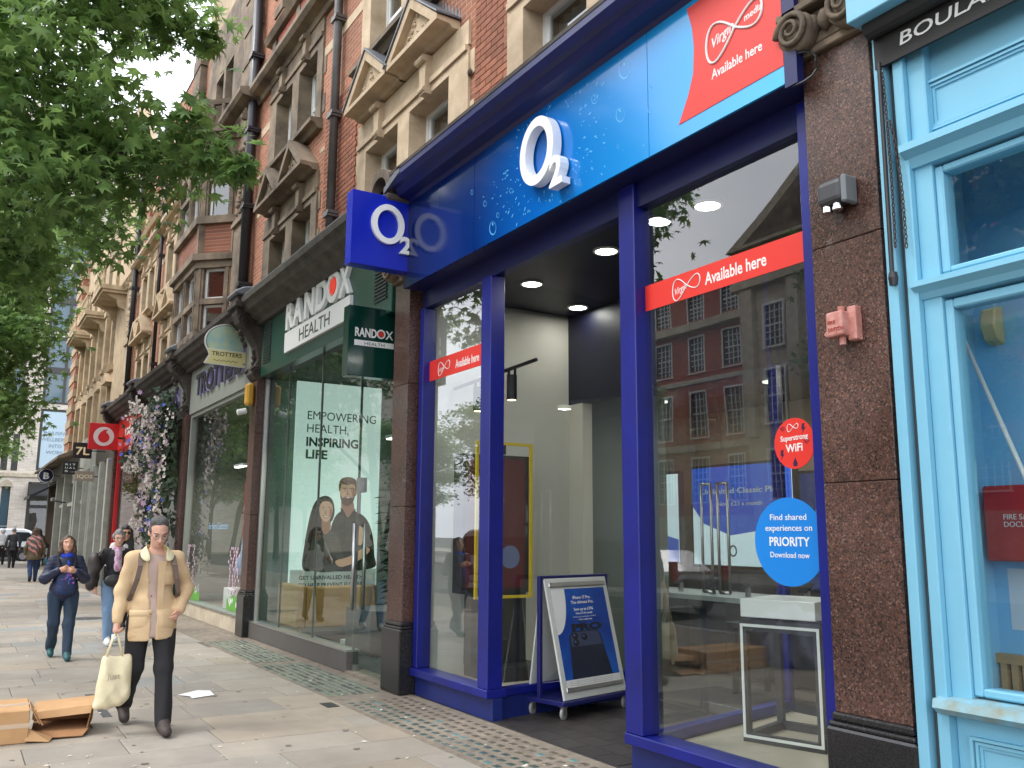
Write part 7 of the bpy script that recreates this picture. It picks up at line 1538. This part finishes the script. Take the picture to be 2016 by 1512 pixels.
    for s_ in (-1, 1):
        e = MB(); c = hp_(s_ * .033, .076, .0)
        e.lathe([(.003, -.006), (.013, -.003), (.013, .002), (.003, .007)], c, 10, ax=(0, ct, -st), sc=(1, .45)); e.build('eye', dark, body, local=True)
        br = MB().tube([hp_(s_ * .015, .090, .024), hp_(s_ * .036, .087, .029), hp_(s_ * .054, .072, .022)], .0045, 5); br.build('eyebrow', hair, body, local=True)
    MB().tube([hp_(-.023, .082, -.069), hp_(0, .0915, -.067), hp_(.023, .082, -.069)], [.003, .006, .003], 6).build('lips', lipm, body, local=True)
    # ---- trousers
    w = Vol(); w.ell(A('pel') + [0, 0, .0], (.165, .12, .12), .05)
    tr0 = P.get('tr', (.105, .078, .062))
    for s_ in ('r', 'l'):
        sg = 1 if s_ == 'r' else -1; an = A(s_ + 'an'); kn = A(s_ + 'kn'); w.chain([A('pel') + [sg * hip, 0, -.04], kn, an + (kn - an) * .03 + [0, 0, -.01]], list(tr0), .035)
    zb = min(A('ran')[2], A('lan')[2]) - .2
    vol_obj('trousers', w.mesh(h, disp=wob(.004 * min(fold, 1.4), 1.8, 3)), bottom, t)
    # ---- shoes
    for s_ in ('r', 'l'):
        an, to = A(s_ + 'an'), A(s_ + 'to'); d = to - an; s = Vol(); hl = an + [0, -.035, -.03]
        sole = P.get(s_ + 'sole', None); fl = np.array([0, 0, min(0, 0)]); s.cone(an + [0, .0, .03], an + [0, -.005, -.03], .05, .05, .02).cone(hl + [0, 0, -.0], to + [0, .03, 0], .042, .04, .03).cone(an + [0, .02, 0], to, .045, .036, .03)
        vol_obj('shoe', s.mesh(min(h, .012), cut=(lambda zz: (lambda X, Y, Z, D: np.maximum(D, zz - Z)))(P.get(s_ + 'floor', 0.0) + .002)), shoe, t, smooth_it=1)
    # ---- top
    def torso(infl, sleeves=True, lo=None):
        v = Vol(); fl_ = P.get('flare', .0)
        v.ell(A('chest'), (.16 if not female else .145, .108, .17), .05).ell(A('waist'), (.145 if not female else .13, .1, .17), .06).ell(A('pel') + [0, 0, .03], (.155 + fl_, .115 + fl_ * .7, .16), .06)
        for s_ in ('r', 'l'): v.cone(A('neck') + [.03 if s_ == 'r' else -.03, -.015, -.035], A(s_ + 'sh'), .045, .05, .035)
        if hem < .8: v.ell(A('pel') + [0, .015, -.15], (.16 + fl_, .135 + fl_, .30), .05)
        v.cone(A('neck') - [0, 0, .08], A('neck') + [0, 0, .0], .055, .05, .03)
        if sleeves:
            sr = P.get('sl', (.05, .046, .036))
            for s_ in ('r', 'l'): el_, wr_ = A(s_ + 'el'), A(s_ + 'wr'); v.chain([A(s_ + 'sh'), el_, wr_ + (el_ - wr_) * P.get('cuff', .06)], list(sr), .035)
        return v
    def cut_hem(X, Y, Z, D):
        D = np.maximum(D, (hem + P.get('hemtilt', 0) * X) - Z)
        nk = A('neck')[2]; D = np.maximum(D, Z - nk - .022 + .1 * np.abs(X))
        if open_front:
            x0, w0, w1, z0, z1 = open_front; f = np.clip((Z - z0) / (z1 - z0), 0, 1); wd = w0 + (w1 - w0) * f; cx = x0 * (1 - f)
            D = np.where((Y > .02) & (Z > z0 - .4), np.maximum(D, wd - np.abs(X - cx)), D)
        return D
    dsp = wob(.0045 * fold, 1.35, 5)
    if quilt: dsp = (lambda base: (lambda X, Y, Z: base(X, Y, Z) * .5 - .006 * np.abs(np.sin((Z + .15 * np.abs(X)) * 62))))(dsp)
    tp = vol_obj('jacket', torso(0).mesh(min(h, .012), cut=cut_hem, disp=dsp, infl=top_infl), top, t)
    if shirt:
        vol_obj('shirt', torso(0, False).mesh(h, infl=.004, disp=wob(.002, 1, 8), cut=lambda X, Y, Z, D: np.maximum(np.maximum(np.maximum(D, hem + .02 - Z), np.abs(X) - .1), Z - A('neck')[2] - .005)), shirt, t)
    # ---- hair
    hv = Vol(); hv.ell(hp_(0, -.025, .042), (.083, .098, .098), .02, tl)
    if hair_len: 
        for sx in (-.06, 0, .06): hv.cone(hp_(sx, -.06, .02), hp_(sx * 1.4, -.07, -.09 - hair_len), .045, .04 + .02 * (hair_len > .1), .03)
        for sx in (-.075, .075): hv.cone(hp_(sx * .9, -.02, .04), hp_(sx * 1.15, -.02 + P.get('hair_fwd', 0), -.06 - hair_len * .9), .03, .035, .02)
    fr = P.get('fringe', .062)
    def hair_cut(X, Y, Z, D):
        dx, dy, dz = X - hc[0], Y - hc[1], Z - hc[2]; ly = ct * dy - st * dz; lz = st * dy + ct * dz
        face = np.maximum(.030 - ly, lz - fr - .18 * np.abs(dx)); return np.maximum(D, -np.maximum(face, -(ly - .02)) * 1.0) if False else np.where((ly > .028) & (lz < fr + .25 * dx * dx * 10), np.maximum(D, .01), np.where((lz < -.02) & (not hair_len), np.maximum(D, -.02 - lz), D))
    hs = wob(.004, 3.2, 9); vol_obj('hair', hv.mesh(min(h, .009), cut=hair_cut, disp=hs, infl=P.get('hair_infl', .004)), hair, t, smooth_it=1)
    if extras: extras(t, A, hp_, body)
    return t
def glasses(t, hp_, m, r=.021, sun=False):
    g = MB()
    for s_ in (-1, 1):
        g.tube([hp_(s_ * .034 + math.cos(a) * r * 1.15, .093 - abs(s_ * .034 + math.cos(a) * r) * .12, -.004 + math.sin(a) * r * .8) for a in [k * math.pi / 8 for k in range(16)]], .0022 if not sun else .003, 5, close=True)
        g.tube([hp_(s_ * .058, .084, 0), hp_(s_ * .076, .04, .005), hp_(s_ * .08, -.01, .005)], .002, 4)
    g.tube([hp_(-.012, .095, 0), hp_(.012, .095, 0)], .002, 4); o = g.build('spectacles', m, t, local=True)
    if sun:
        for s_ in (-1, 1): MB().prism([(math.cos(k * math.pi / 8) * r * 1.15, math.sin(k * math.pi / 8) * r * .8) for k in range(16)], hp_(s_ * .034, .092, -.004), (1, 0, 0), (0, 0, 1), (0, .002, 0)).build('lens', mat('dark_lens', (.02, .015, .012), .1), o, local=True)
skinA = skinmat('skin_light', lin(222, 172, 150)); skinB = skinmat('skin_tan', lin(200, 148, 120)); skinC = skinmat('skin_warm', lin(216, 164, 138))
hair_gr = mat('hair_dark_grey', lin(58, 56, 56), .7, col2=lin(96, 94, 92), vs=70, bump=.5, bs=120); hair_br = mat('hair_brown', lin(96, 72, 52), .6, col2=lin(58, 42, 32), vs=50, bump=.5, bs=100); hair_sv = mat('hair_silver', lin(150, 150, 148), .6, col2=lin(84, 84, 84), vs=60, bump=.5, bs=110); hair_bk = mat('hair_black', lin(26, 22, 22), .5, var=.4, vs=40, bump=.5, bs=100)
canvas = mat('tan_canvas', lin(212, 184, 146), .85, col2=lin(198, 168, 128), vs=5, bump=.15, bs=160); black_cloth = mat('black_cloth', lin(34, 33, 36), .85, var=.25, vs=8, bump=.1, bs=150); boot_m = mat('brown_suede', lin(70, 60, 56), .7, var=.3, vs=20)
FACE_CAM = R(-90)
# ---- man in the tan jacket
def man_extras(t, A, hp_, body):
    col_m = mat('corduroy_collar', lin(206, 200, 164), .9, bump=.3, bs=220); k = lambda mb, nm, m, **a: mb.build(nm, m, t, local=True, **a)
    n = A('neck')
    for s_ in (-1, 1):
        c = MB().add([(s_ * .02, -.085, n[2] + .05), (s_ * .07, -.05, n[2] + .055), (s_ * .085, .03, n[2] + .03), (s_ * .055, .105, n[2] - .03), (s_ * .06, .135, n[2] - .105), (s_ * .135, .125, n[2] - .09), (s_ * .15, .05, n[2] - .03), (s_ * .12, -.06, n[2] - .0), (s_ * .02, -.12, n[2] + .0)], [(0, 1, 7, 8), (1, 2, 6, 7), (2, 3, 5, 6), (3, 4, 5)] if s_ > 0 else [(8, 7, 1, 0), (7, 6, 2, 1), (6, 5, 3, 2), (5, 4, 3)])
        o = k(c, 'collar', col_m, smooth=True); sd_ = o.modifiers.new('th', 'SOLIDIFY'); sd_.thickness = .008; ss_ = o.modifiers.new('sub', 'SUBSURF'); ss_.levels = ss_.render_levels = 1
    # patch pockets with flaps, placket, chest pocket
    def patch(nm, c, w, h_, yb, m=canvas, tilt=0, bulge=.03):
        vs = []; nx, nz = 6, 6
        for j in range(nz + 1):
            for i in range(nx + 1):
                u, v = i / nx * 2 - 1, j / nz * 2 - 1; e = (1 - u ** 4) * (1 - v ** 4)
                vs.append((c[0] + u * w / 2 + tilt * v * h_ / 2, yb - 2.2 * (c[0] + u * w / 2) ** 2 + bulge * e, c[2] + v * h_ / 2))
        k(MB().add(vs, [(j * (nx + 1) + i, j * (nx + 1) + i + 1, (j + 1) * (nx + 1) + i + 1, (j + 1) * (nx + 1) + i) for j in range(nz) for i in range(nx)]), nm, m, smooth=True)
    patch('pocket', (.115, 0, .905), .16, .15, .155); patch('pocket_flap', (.115, 0, .975), .165, .06, .165, bulge=.022); patch('pocket', (-.10, 0, .92), .17, .17, .158, tilt=.1, bulge=.04); patch('chest_pocket', (-.105, 0, 1.27), .105, .12, .128, bulge=.012); patch('hem_pocket', (.11, 0, .80), .17, .055, .16, bulge=.015)
    pk_ = MB()
    for i in range(9): z = .78 + i * .07; pk_.add([(-.012 + .012 * i / 9, .168 - .004 * i, z), (-.052 - .012 * i / 9, .160 - .004 * i, z), (-.052 - .014 * i / 9, .156 - .004 * i, z + .07), (-.012 + .010 * i / 9, .164 - .004 * i, z + .07)], [(0, 1, 2, 3)])
    o = k(pk_, 'placket', canvas); s2 = o.modifiers.new('th', 'SOLIDIFY'); s2.thickness = .006
    for z in (.84, .97, 1.12): k(MB().lathe([(.008, 0), (.008, .004)], (.045, .165, z), 10, ax=(0, 1, 0)), 'button', mat('button_brown', lin(120, 84, 50), .4))
    strap = mat('strap_brown', lin(112, 96, 86), .8, var=.15, vs=30)
    for s_ in (-1, 1):
        st_ = MB(); pts = [(s_ * .115, -.14, 1.38), (s_ * .125, -.05, 1.495), (s_ * .128, .04, 1.475), (s_ * .142, .125, 1.37), (s_ * .162, .128, 1.26), (s_ * .19, .09, 1.14), (s_ * .2, -.02, 1.06)]
        for i in range(len(pts) - 1):
            a, b = Vector(pts[i]), Vector(pts[i + 1]); wv = Vector((.021, 0, 0)); n_ = (b - a).cross(wv).normalized() * .008; n_ = n_ if n_.y > -.5 and True else n_
            st_.obox(a - wv - n_ * .5, wv * 2, b - a, n_)
        k(st_, 'backpack_strap', strap)
    bp_ = Vol(); bp_.ell((0, -.235, 1.22), (.15, .09, .23), .03); vol_obj('backpack', bp_.mesh(.016), strap, t)
    glasses(t, hp_, mat('thin_metal_frame', lin(150, 150, 150), .3, metal=.8), .021)
    # cuff band
man = person('man in a tan canvas jacket and black trousers looking down while walking', (-8.45, 1.53, 0), FACE_CAM, dict(
    head=(0, .065, 1.655), neck=(0, -.005, 1.50), tilt=.42, rsh=(.185, -.01, 1.425), lsh=(-.185, -.01, 1.43), chest=(0, .0, 1.31),
    rkn=(.115, -.02, .52), ran=(.115, -.40, .17), rto=(.115, -.31, .055), rfloor=-.5, lkn=(-.10, .14, .52), lan=(-.10, .26, .09), lto=(-.10, .40, .045),
    rel=(.245, -.05, 1.16), rwr=(.28, .035, .92), rha=(.285, .05, .79), rpn=(-1, 0.1, 0), rcurl=1.35, lel=(-.295, -.07, 1.17), lwr=(-.205, .10, 1.00), lha=(-.15, .14, .92), lpn=(1, 0, 0), lcurl=.5,
    sl=(.048, .045, .037), cuff=.02, flare=.022, hemtilt=-.05, fringe=.055, hair_infl=.002, tr=(.108, .08, .068)), skinA, canvas, black_cloth, boot_m, hair_gr, h=.012, hh=.009, hem=.75, top_infl=.014, fold=.75, extras=man_extras, open_front=(.012, .022, .078, .88, 1.5), shirt=mat('taupe_tshirt', lin(184, 160, 148), .85, var=.1, vs=8))
# tote bag hanging from his hand
tg = thing('tote_bag', 'cream cloth tote bag hanging from the man\'s hand', 'bag', (-8.40, 1.245, .2))
cream = mat('cream_cotton', lin(232, 220, 186), .85, col2=lin(212, 198, 162), vs=6)
Vb = Vol()
for zz in np.arange(.05, .44, .04): f = (zz - .05) / .39; sk_ = .03 * f; wx = .052 + .018 * math.sin(f * 3.1) - .035 * f * f; wy = .135 - .012 * f - wx; Vb.cone((0, -wy + sk_, zz), (0, wy * (1 - .12 * f) + sk_, zz + .03 * (1 - f)), wx, wx, .04)
def bagd(X, Y, Z): return .012 * np.abs(np.sin(15 * Y + 3 * Z)) * np.clip(Z * 3, 0, 1) + .008 * np.sin(26 * Z + 30 * Y + 4 * np.sin(8 * Y)) * np.clip(1 - 3 * Z, 0, 1) + .006 * np.abs(np.sin(24 * Y + 4 * np.sin(5 * Z) + 2 * Z)) * np.clip(Z * 3, 0, 1) + .007 * np.abs(np.sin(14 * Z - 22 * Y + 8 * X)) * np.clip((.5 - Z) * 3, 0, 1) - .006
vol_obj('bag_body', Vb.mesh(.011, disp=bagd), cream, tg)
for s_ in (-.035, .035):
    MB().tube([(s_ * .5, -.06, .43), (s_ * .5, -.025, .56), (0, 0, .635), (s_ * .5, .025, .56), (s_ * .5, .06, .43)], .009, 6).build('handle', cream, tg, local=True, smooth=True)
text('Just', mat('bag_print', lin(176, 166, 144), .8), tg, (.064, -.05, .25), right=(0, 1, 0), h=.05, width=.1, ext=.006, local=True)
# ---- woman with the blue scarf, hands clasped at her chest
def w1_extras(t, A, hp_, body):
    sc = Vol(); n = A('neck'); bs_ = mat('cobalt_scarf', lin(40, 74, 200), .8, var=.25, vs=14)
    for a in range(12): an = a * math.pi / 6; sc.cone(n + [.075 * math.cos(an), .07 * math.sin(an) + .01, -.005 + .02 * math.sin(a * 2.1)], n + [.075 * math.cos(an + .52), .07 * math.sin(an + .52) + .01, -.005], .034, .034, .02)
    sc.cone(n + [.0, .08, -.04], n + [-.03, .13, -.12], .035, .02, .02); vol_obj('scarf', sc.mesh(.013, disp=wob(.004, 2, 4)), bs_, t)
    dp = Vol(); dp.ell((0, .20, 1.12), (.125, .075, .19), .03).ell((0, .2, 1.0), (.13, .085, .10), .04); vol_obj('front_pack', dp.mesh(.013), mat('pack_print', lin(40, 40, 46), .8, col2=lin(34, 60, 110), vs=16), t)
    pm = MB(); rq = random.Random(3)
    for i in range(26): x, z = rq.gauss(0, .04), rq.uniform(.97, 1.24); pm.lathe([(.004, 0), (rq.uniform(.008, .02), .003), (.003, .006)], (x, .272 - 1.4 * x * x - .5 * abs(z - 1.1) ** 2, z), 7, ax=(0, 1, 0))
    pm.build('flower_print', mat('embroidery', lin(180, 60, 50), .7, col2=lin(40, 90, 190), vs=14), t, local=True)
    for s_ in (-1, 1): MB().tube([(s_ * .10, -.12, 1.36), (s_ * .12, -.03, 1.475), (s_ * .115, .1, 1.42), (s_ * .085, .2, 1.27)], .018, 6).build('pack_strap', MATS['black_cloth'], t, local=True)
puffer = mat('navy_puffer', lin(30, 38, 68), .55, var=.2, vs=6)
person('woman in a navy quilted jacket and blue scarf with hands at her chest', (-13.55, 1.32, 0), FACE_CAM, dict(
    rkn=(.09, -.04, .51), ran=(.085, -.34, .14), rto=(.085, -.24, .05), rfloor=-.5, lkn=(-.09, .13, .5), lan=(-.085, .22, .09), lto=(-.085, .35, .045), lel=(-.265, .0, 1.14), rel=(.265, .0, 1.14),
    rwr=(.11, .26, 1.27), rha=(0, .33, 1.31), rpn=(0, -1, .2), rcurl=.7, lwr=(-.11, .26, 1.25), lha=(.0, .33, 1.28), lpn=(0, -1, .2), lcurl=.7, sl=(.052, .05, .036), flare=.02, tilt=-.25, head=(0, .03, 1.635), hair_infl=.008, fringe=.05, tr=(.108, .082, .066)),
    skinC, puffer, mat('dark_teal_trousers', lin(40, 58, 78), .8, var=.15, vs=9), mat('teal_trainer', lin(40, 92, 96), .6, var=.3, vs=30), hair_br, scale=.91, hem=.82, female=True, hair_len=.045, extras=w1_extras, quilt=True, top_infl=.017)
# ---- grey haired woman in black behind him
def w2_extras(t, A, hp_, body):
    glasses(t, hp_, mat('dark_frame', (.02, .02, .02), .3), .024)
    sc = Vol(); n = A('neck')
    for a in range(12): an = a * math.pi / 6; sc.cone(n + [.07 * math.cos(an), .07 * math.sin(an) + .01, -.01], n + [.07 * math.cos(an + .52), .07 * math.sin(an + .52) + .01, -.01], .03, .03, .02)
    sc.cone(n + [0, .10, -.05], n + [0, .16, -.3], .05, .06, .02); vol_obj('scarf', sc.mesh(.014, disp=wob(.004, 2, 6)), mat('printed_scarf', lin(220, 214, 220), .8, col2=lin(150, 30, 110), vs=22), t)
    bg = Vol(); bg.ell((.05, .2, .98), (.15, .06, .10), .03); vol_obj('waist_bag', bg.mesh(.014), mat('black_leather', (.02, .02, .022), .4), t)
    sb = Vol(); sb.ell((.33, -.02, 1.18), (.10, .17, .24), .04).ell((.36, .02, .98), (.09, .15, .16), .05); vol_obj('shoulder_bag', sb.mesh(.016, disp=wob(.006, 1, 2)), mat('dark_brown_bag', lin(58, 50, 48), .6, var=.3, vs=10), t); MB().tube([(.27, -.1, 1.38), (.2, 0, 1.47), (.28, .1, 1.36)], .014, 6).build('bag_strap', MATS['dark_brown_bag'], t, local=True)
person('grey haired woman with dark glasses in a black jacket and pale jeans', (-14.95, 2.15, 0), FACE_CAM, dict(
    rkn=(.09, .12, .5), ran=(.085, .18, .09), rto=(.085, .31, .045), lkn=(-.09, -.03, .51), lan=(-.085, -.3, .13), lto=(-.085, -.2, .05), lfloor=-.5, rel=(.29, -.05, 1.14), rwr=(.30, .06, .90), rha=(.30, .1, .78), rpn=(-1, 0, 0), lel=(-.28, -.05, 1.14), lwr=(-.22, .12, .98), lha=(-.15, .2, .95), lpn=(1, 0, 0),
    sl=(.05, .046, .036), hair_infl=.014, fringe=.058), skinA, black_cloth, mat('pale_jeans', lin(120, 148, 180), .85, var=.2, vs=8), white, hair_sv, scale=.955, hem=.88, female=True, extras=w2_extras)
# ---- dark haired woman with sunglasses in a pale jacket
def w3_extras(t, A, hp_, body): glasses(t, hp_, mat('brown_frame', (.05, .02, .01), .3), .028, True)
person('woman with long black hair and sunglasses in a pale jacket', (-17.0, 2.55, 0), FACE_CAM, dict(
    rkn=(.09, .1, .5), ran=(.085, .14, .09), rto=(.085, .27, .045), lkn=(-.09, -.02, .51), lan=(-.085, -.22, .12), lto=(-.085, -.12, .05), lfloor=-.5, rel=(.29, -.03, 1.14), rwr=(.24, .2, 1.12), rha=(.16, .28, 1.18), rpn=(0, 0, 1), lel=(-.29, -.05, 1.14), lwr=(-.28, .06, .92), lha=(-.28, .1, .8), lpn=(1, 0, 0), hair_infl=.02, fringe=.06, tilt=-.12, hair_fwd=.05),
    skinB, mat('pale_jacket', lin(206, 204, 200), .8, var=.1, vs=6), black_cloth, black_cloth, hair_bk, scale=1.0, hem=.85, female=True, hair_len=.2, extras=w3_extras, h=.014)
# ---- walkers seen from behind, farther off
def shawlmat():
    m = bpy.data.materials.new('patterned_shawl'); m.use_nodes = True; t = m.node_tree; p = t.nodes['Principled BSDF']; ln = t.links.new; tc = t.nodes.new('ShaderNodeTexCoord'); wv = t.nodes.new('ShaderNodeTexWave'); wv.inputs['Scale'].default_value = 3.0; wv.inputs['Distortion'].default_value = 6; wv.bands_direction = 'DIAGONAL'
    cr = t.nodes.new('ShaderNodeValToRGB'); cr.color_ramp.interpolation = 'CONSTANT'; e = cr.color_ramp.elements; e[0].color = (*lin(70, 84, 92), 1); e[1].position = .3; e[1].color = (*lin(150, 128, 70), 1)
    for q, c in ((.5, lin(188, 96, 74)), (.65, lin(60, 70, 110)), (.82, lin(206, 140, 130))): n = e.new(q); n.color = (*c, 1)
    ln(tc.outputs['Object'], wv.inputs['Vector']); ln(wv.outputs['Fac'], cr.inputs[0]); ln(cr.outputs[0], p.inputs['Base Color']); p.inputs['Roughness'].default_value = .9; return m
def w4_extras(t, A, hp_, body):
    sv = Vol(); sv.ell((0, -.03, 1.33), (.26, .18, .2), .05).ell((0, -.08, 1.15), (.2, .14, .2), .06).cone((-.05, -.12, 1.1), (.1, -.15, .85), .12, .04, .06); vol_obj('shawl', sv.mesh(.016, disp=wob(.008, 1, 3)), shawlmat(), t)
AWAY = R(90)
walk = dict(rkn=(.09, .1, .5), ran=(.085, .06, .09), rto=(.085, .19, .045), lkn=(-.09, .02, .51), lan=(-.085, -.25, .13), lto=(-.085, -.15, .05), lfloor=-.5, rel=(.27, -.05, 1.14), rwr=(.28, .06, .9), rha=(.28, .1, .78), rpn=(-1, 0, 0), lel=(-.27, -.08, 1.14), lwr=(-.27, -.02, .9), lha=(-.27, .02, .78), lpn=(1, 0, 0))
person('woman in a patchwork shawl and olive coat walking away in blue jeans', (-34.3, 2.35, 0), AWAY, dict(walk, hair_infl=.016, flare=.05), skinC, mat('olive_coat', lin(104, 92, 70), .85, var=.15, vs=6), mat('blue_jeans', lin(44, 64, 100), .85, var=.2, vs=6), black_cloth, hair_br, scale=1.0, hem=.72, female=True, hair_len=.03, extras=w4_extras, h=.018)
hb = thing('handbag', 'teal handbag carried by the woman in the shawl', 'bag', (-34.3, 2.72, .55)); Vb = Vol(); Vb.ell((0, 0, .1), (.06, .11, .12), .03); vol_obj('bag_body', Vb.mesh(.02), mat('teal_bag', lin(40, 84, 96), .6), hb); MB().tube([(0, -.06, .18), (0, 0, .32), (0, .06, .18)], .01, 5).build('handle', MATS['teal_bag'], hb, local=True)
person('person with grey hair in a charcoal coat walking away near the dark car', (-47.5, 2.35, 0), AWAY, dict(walk, hair_infl=.008), skinA, mat('charcoal_coat', lin(62, 62, 66), .85, var=.1, vs=5), black_cloth, black_cloth, hair_sv, scale=1.02, hem=.78, h=.02)
person('person with long dark hair in dark clothes walking ahead of the shawl', (-45.0, 3.2, 0), AWAY, dict(walk, hair_infl=.016), skinB, mat('dark_brown_coat', lin(50, 36, 32), .85), black_cloth, black_cloth, hair_bk, scale=1.0, hem=.75, female=True, hair_len=.3, h=.02)
person('person in a white hooded top at the picture edge by the black car', (-52.0, 2.1, 0), AWAY, dict(walk, hair_infl=.02), skinA, mat('white_hoodie', lin(214, 214, 216), .85, var=.08, vs=6), black_cloth, black_cloth, mat('white_hood', lin(214, 214, 216), .85), scale=1.0, hem=.8, h=.02)
# seated person in a chair by the far shop
seat = dict(pel=(0, 0, .52), waist=(0, -.01, .67), chest=(0, 0, .87), neck=(0, 0, 1.05), head=(0, .05, 1.2), rsh=(.19, 0, .99), lsh=(-.19, 0, .99), rkn=(.12, .42, .5), ran=(.12, .42, .1), rto=(.12, .55, .045), lkn=(-.12, .42, .5), lan=(-.12, .42, .1), lto=(-.12, .55, .045), rel=(.27, .02, .74), rwr=(.2, .25, .62), rha=(.15, .36, .6), rpn=(0, 0, -1), lel=(-.27, .02, .74), lwr=(-.2, .25, .62), lha=(-.15, .36, .6), lpn=(0, 0, -1))
person('seated person in dark clothes beside the farthest shop', (-50.0, 3.75, 0), AWAY, seat, skinB, mat('dark_navy_coat', lin(34, 38, 48), .85), black_cloth, black_cloth, hair_bk, scale=1.0, hem=.45, h=.02)
chs = thing('metal_chair', 'thin metal chair under the seated person', 'chair', (-50.0, 3.75, 0), rotz=AWAY)
Cc = lambda mb, nm, m: mb.build(nm, m, chs, local=True)
Cc(MB().box(-.22, .22, -.2, .24, .36, .39), 'seat', steel); Cc(MB().box(-.22, .22, -.24, -.21, .55, .85), 'backrest', steel)
for x in (-.2, .2):
    for y in (-.22, .22): Cc(MB().tube([(x, y, 0), (x, y, .36 if y > 0 else .85)], .013, 6), 'leg', steel)
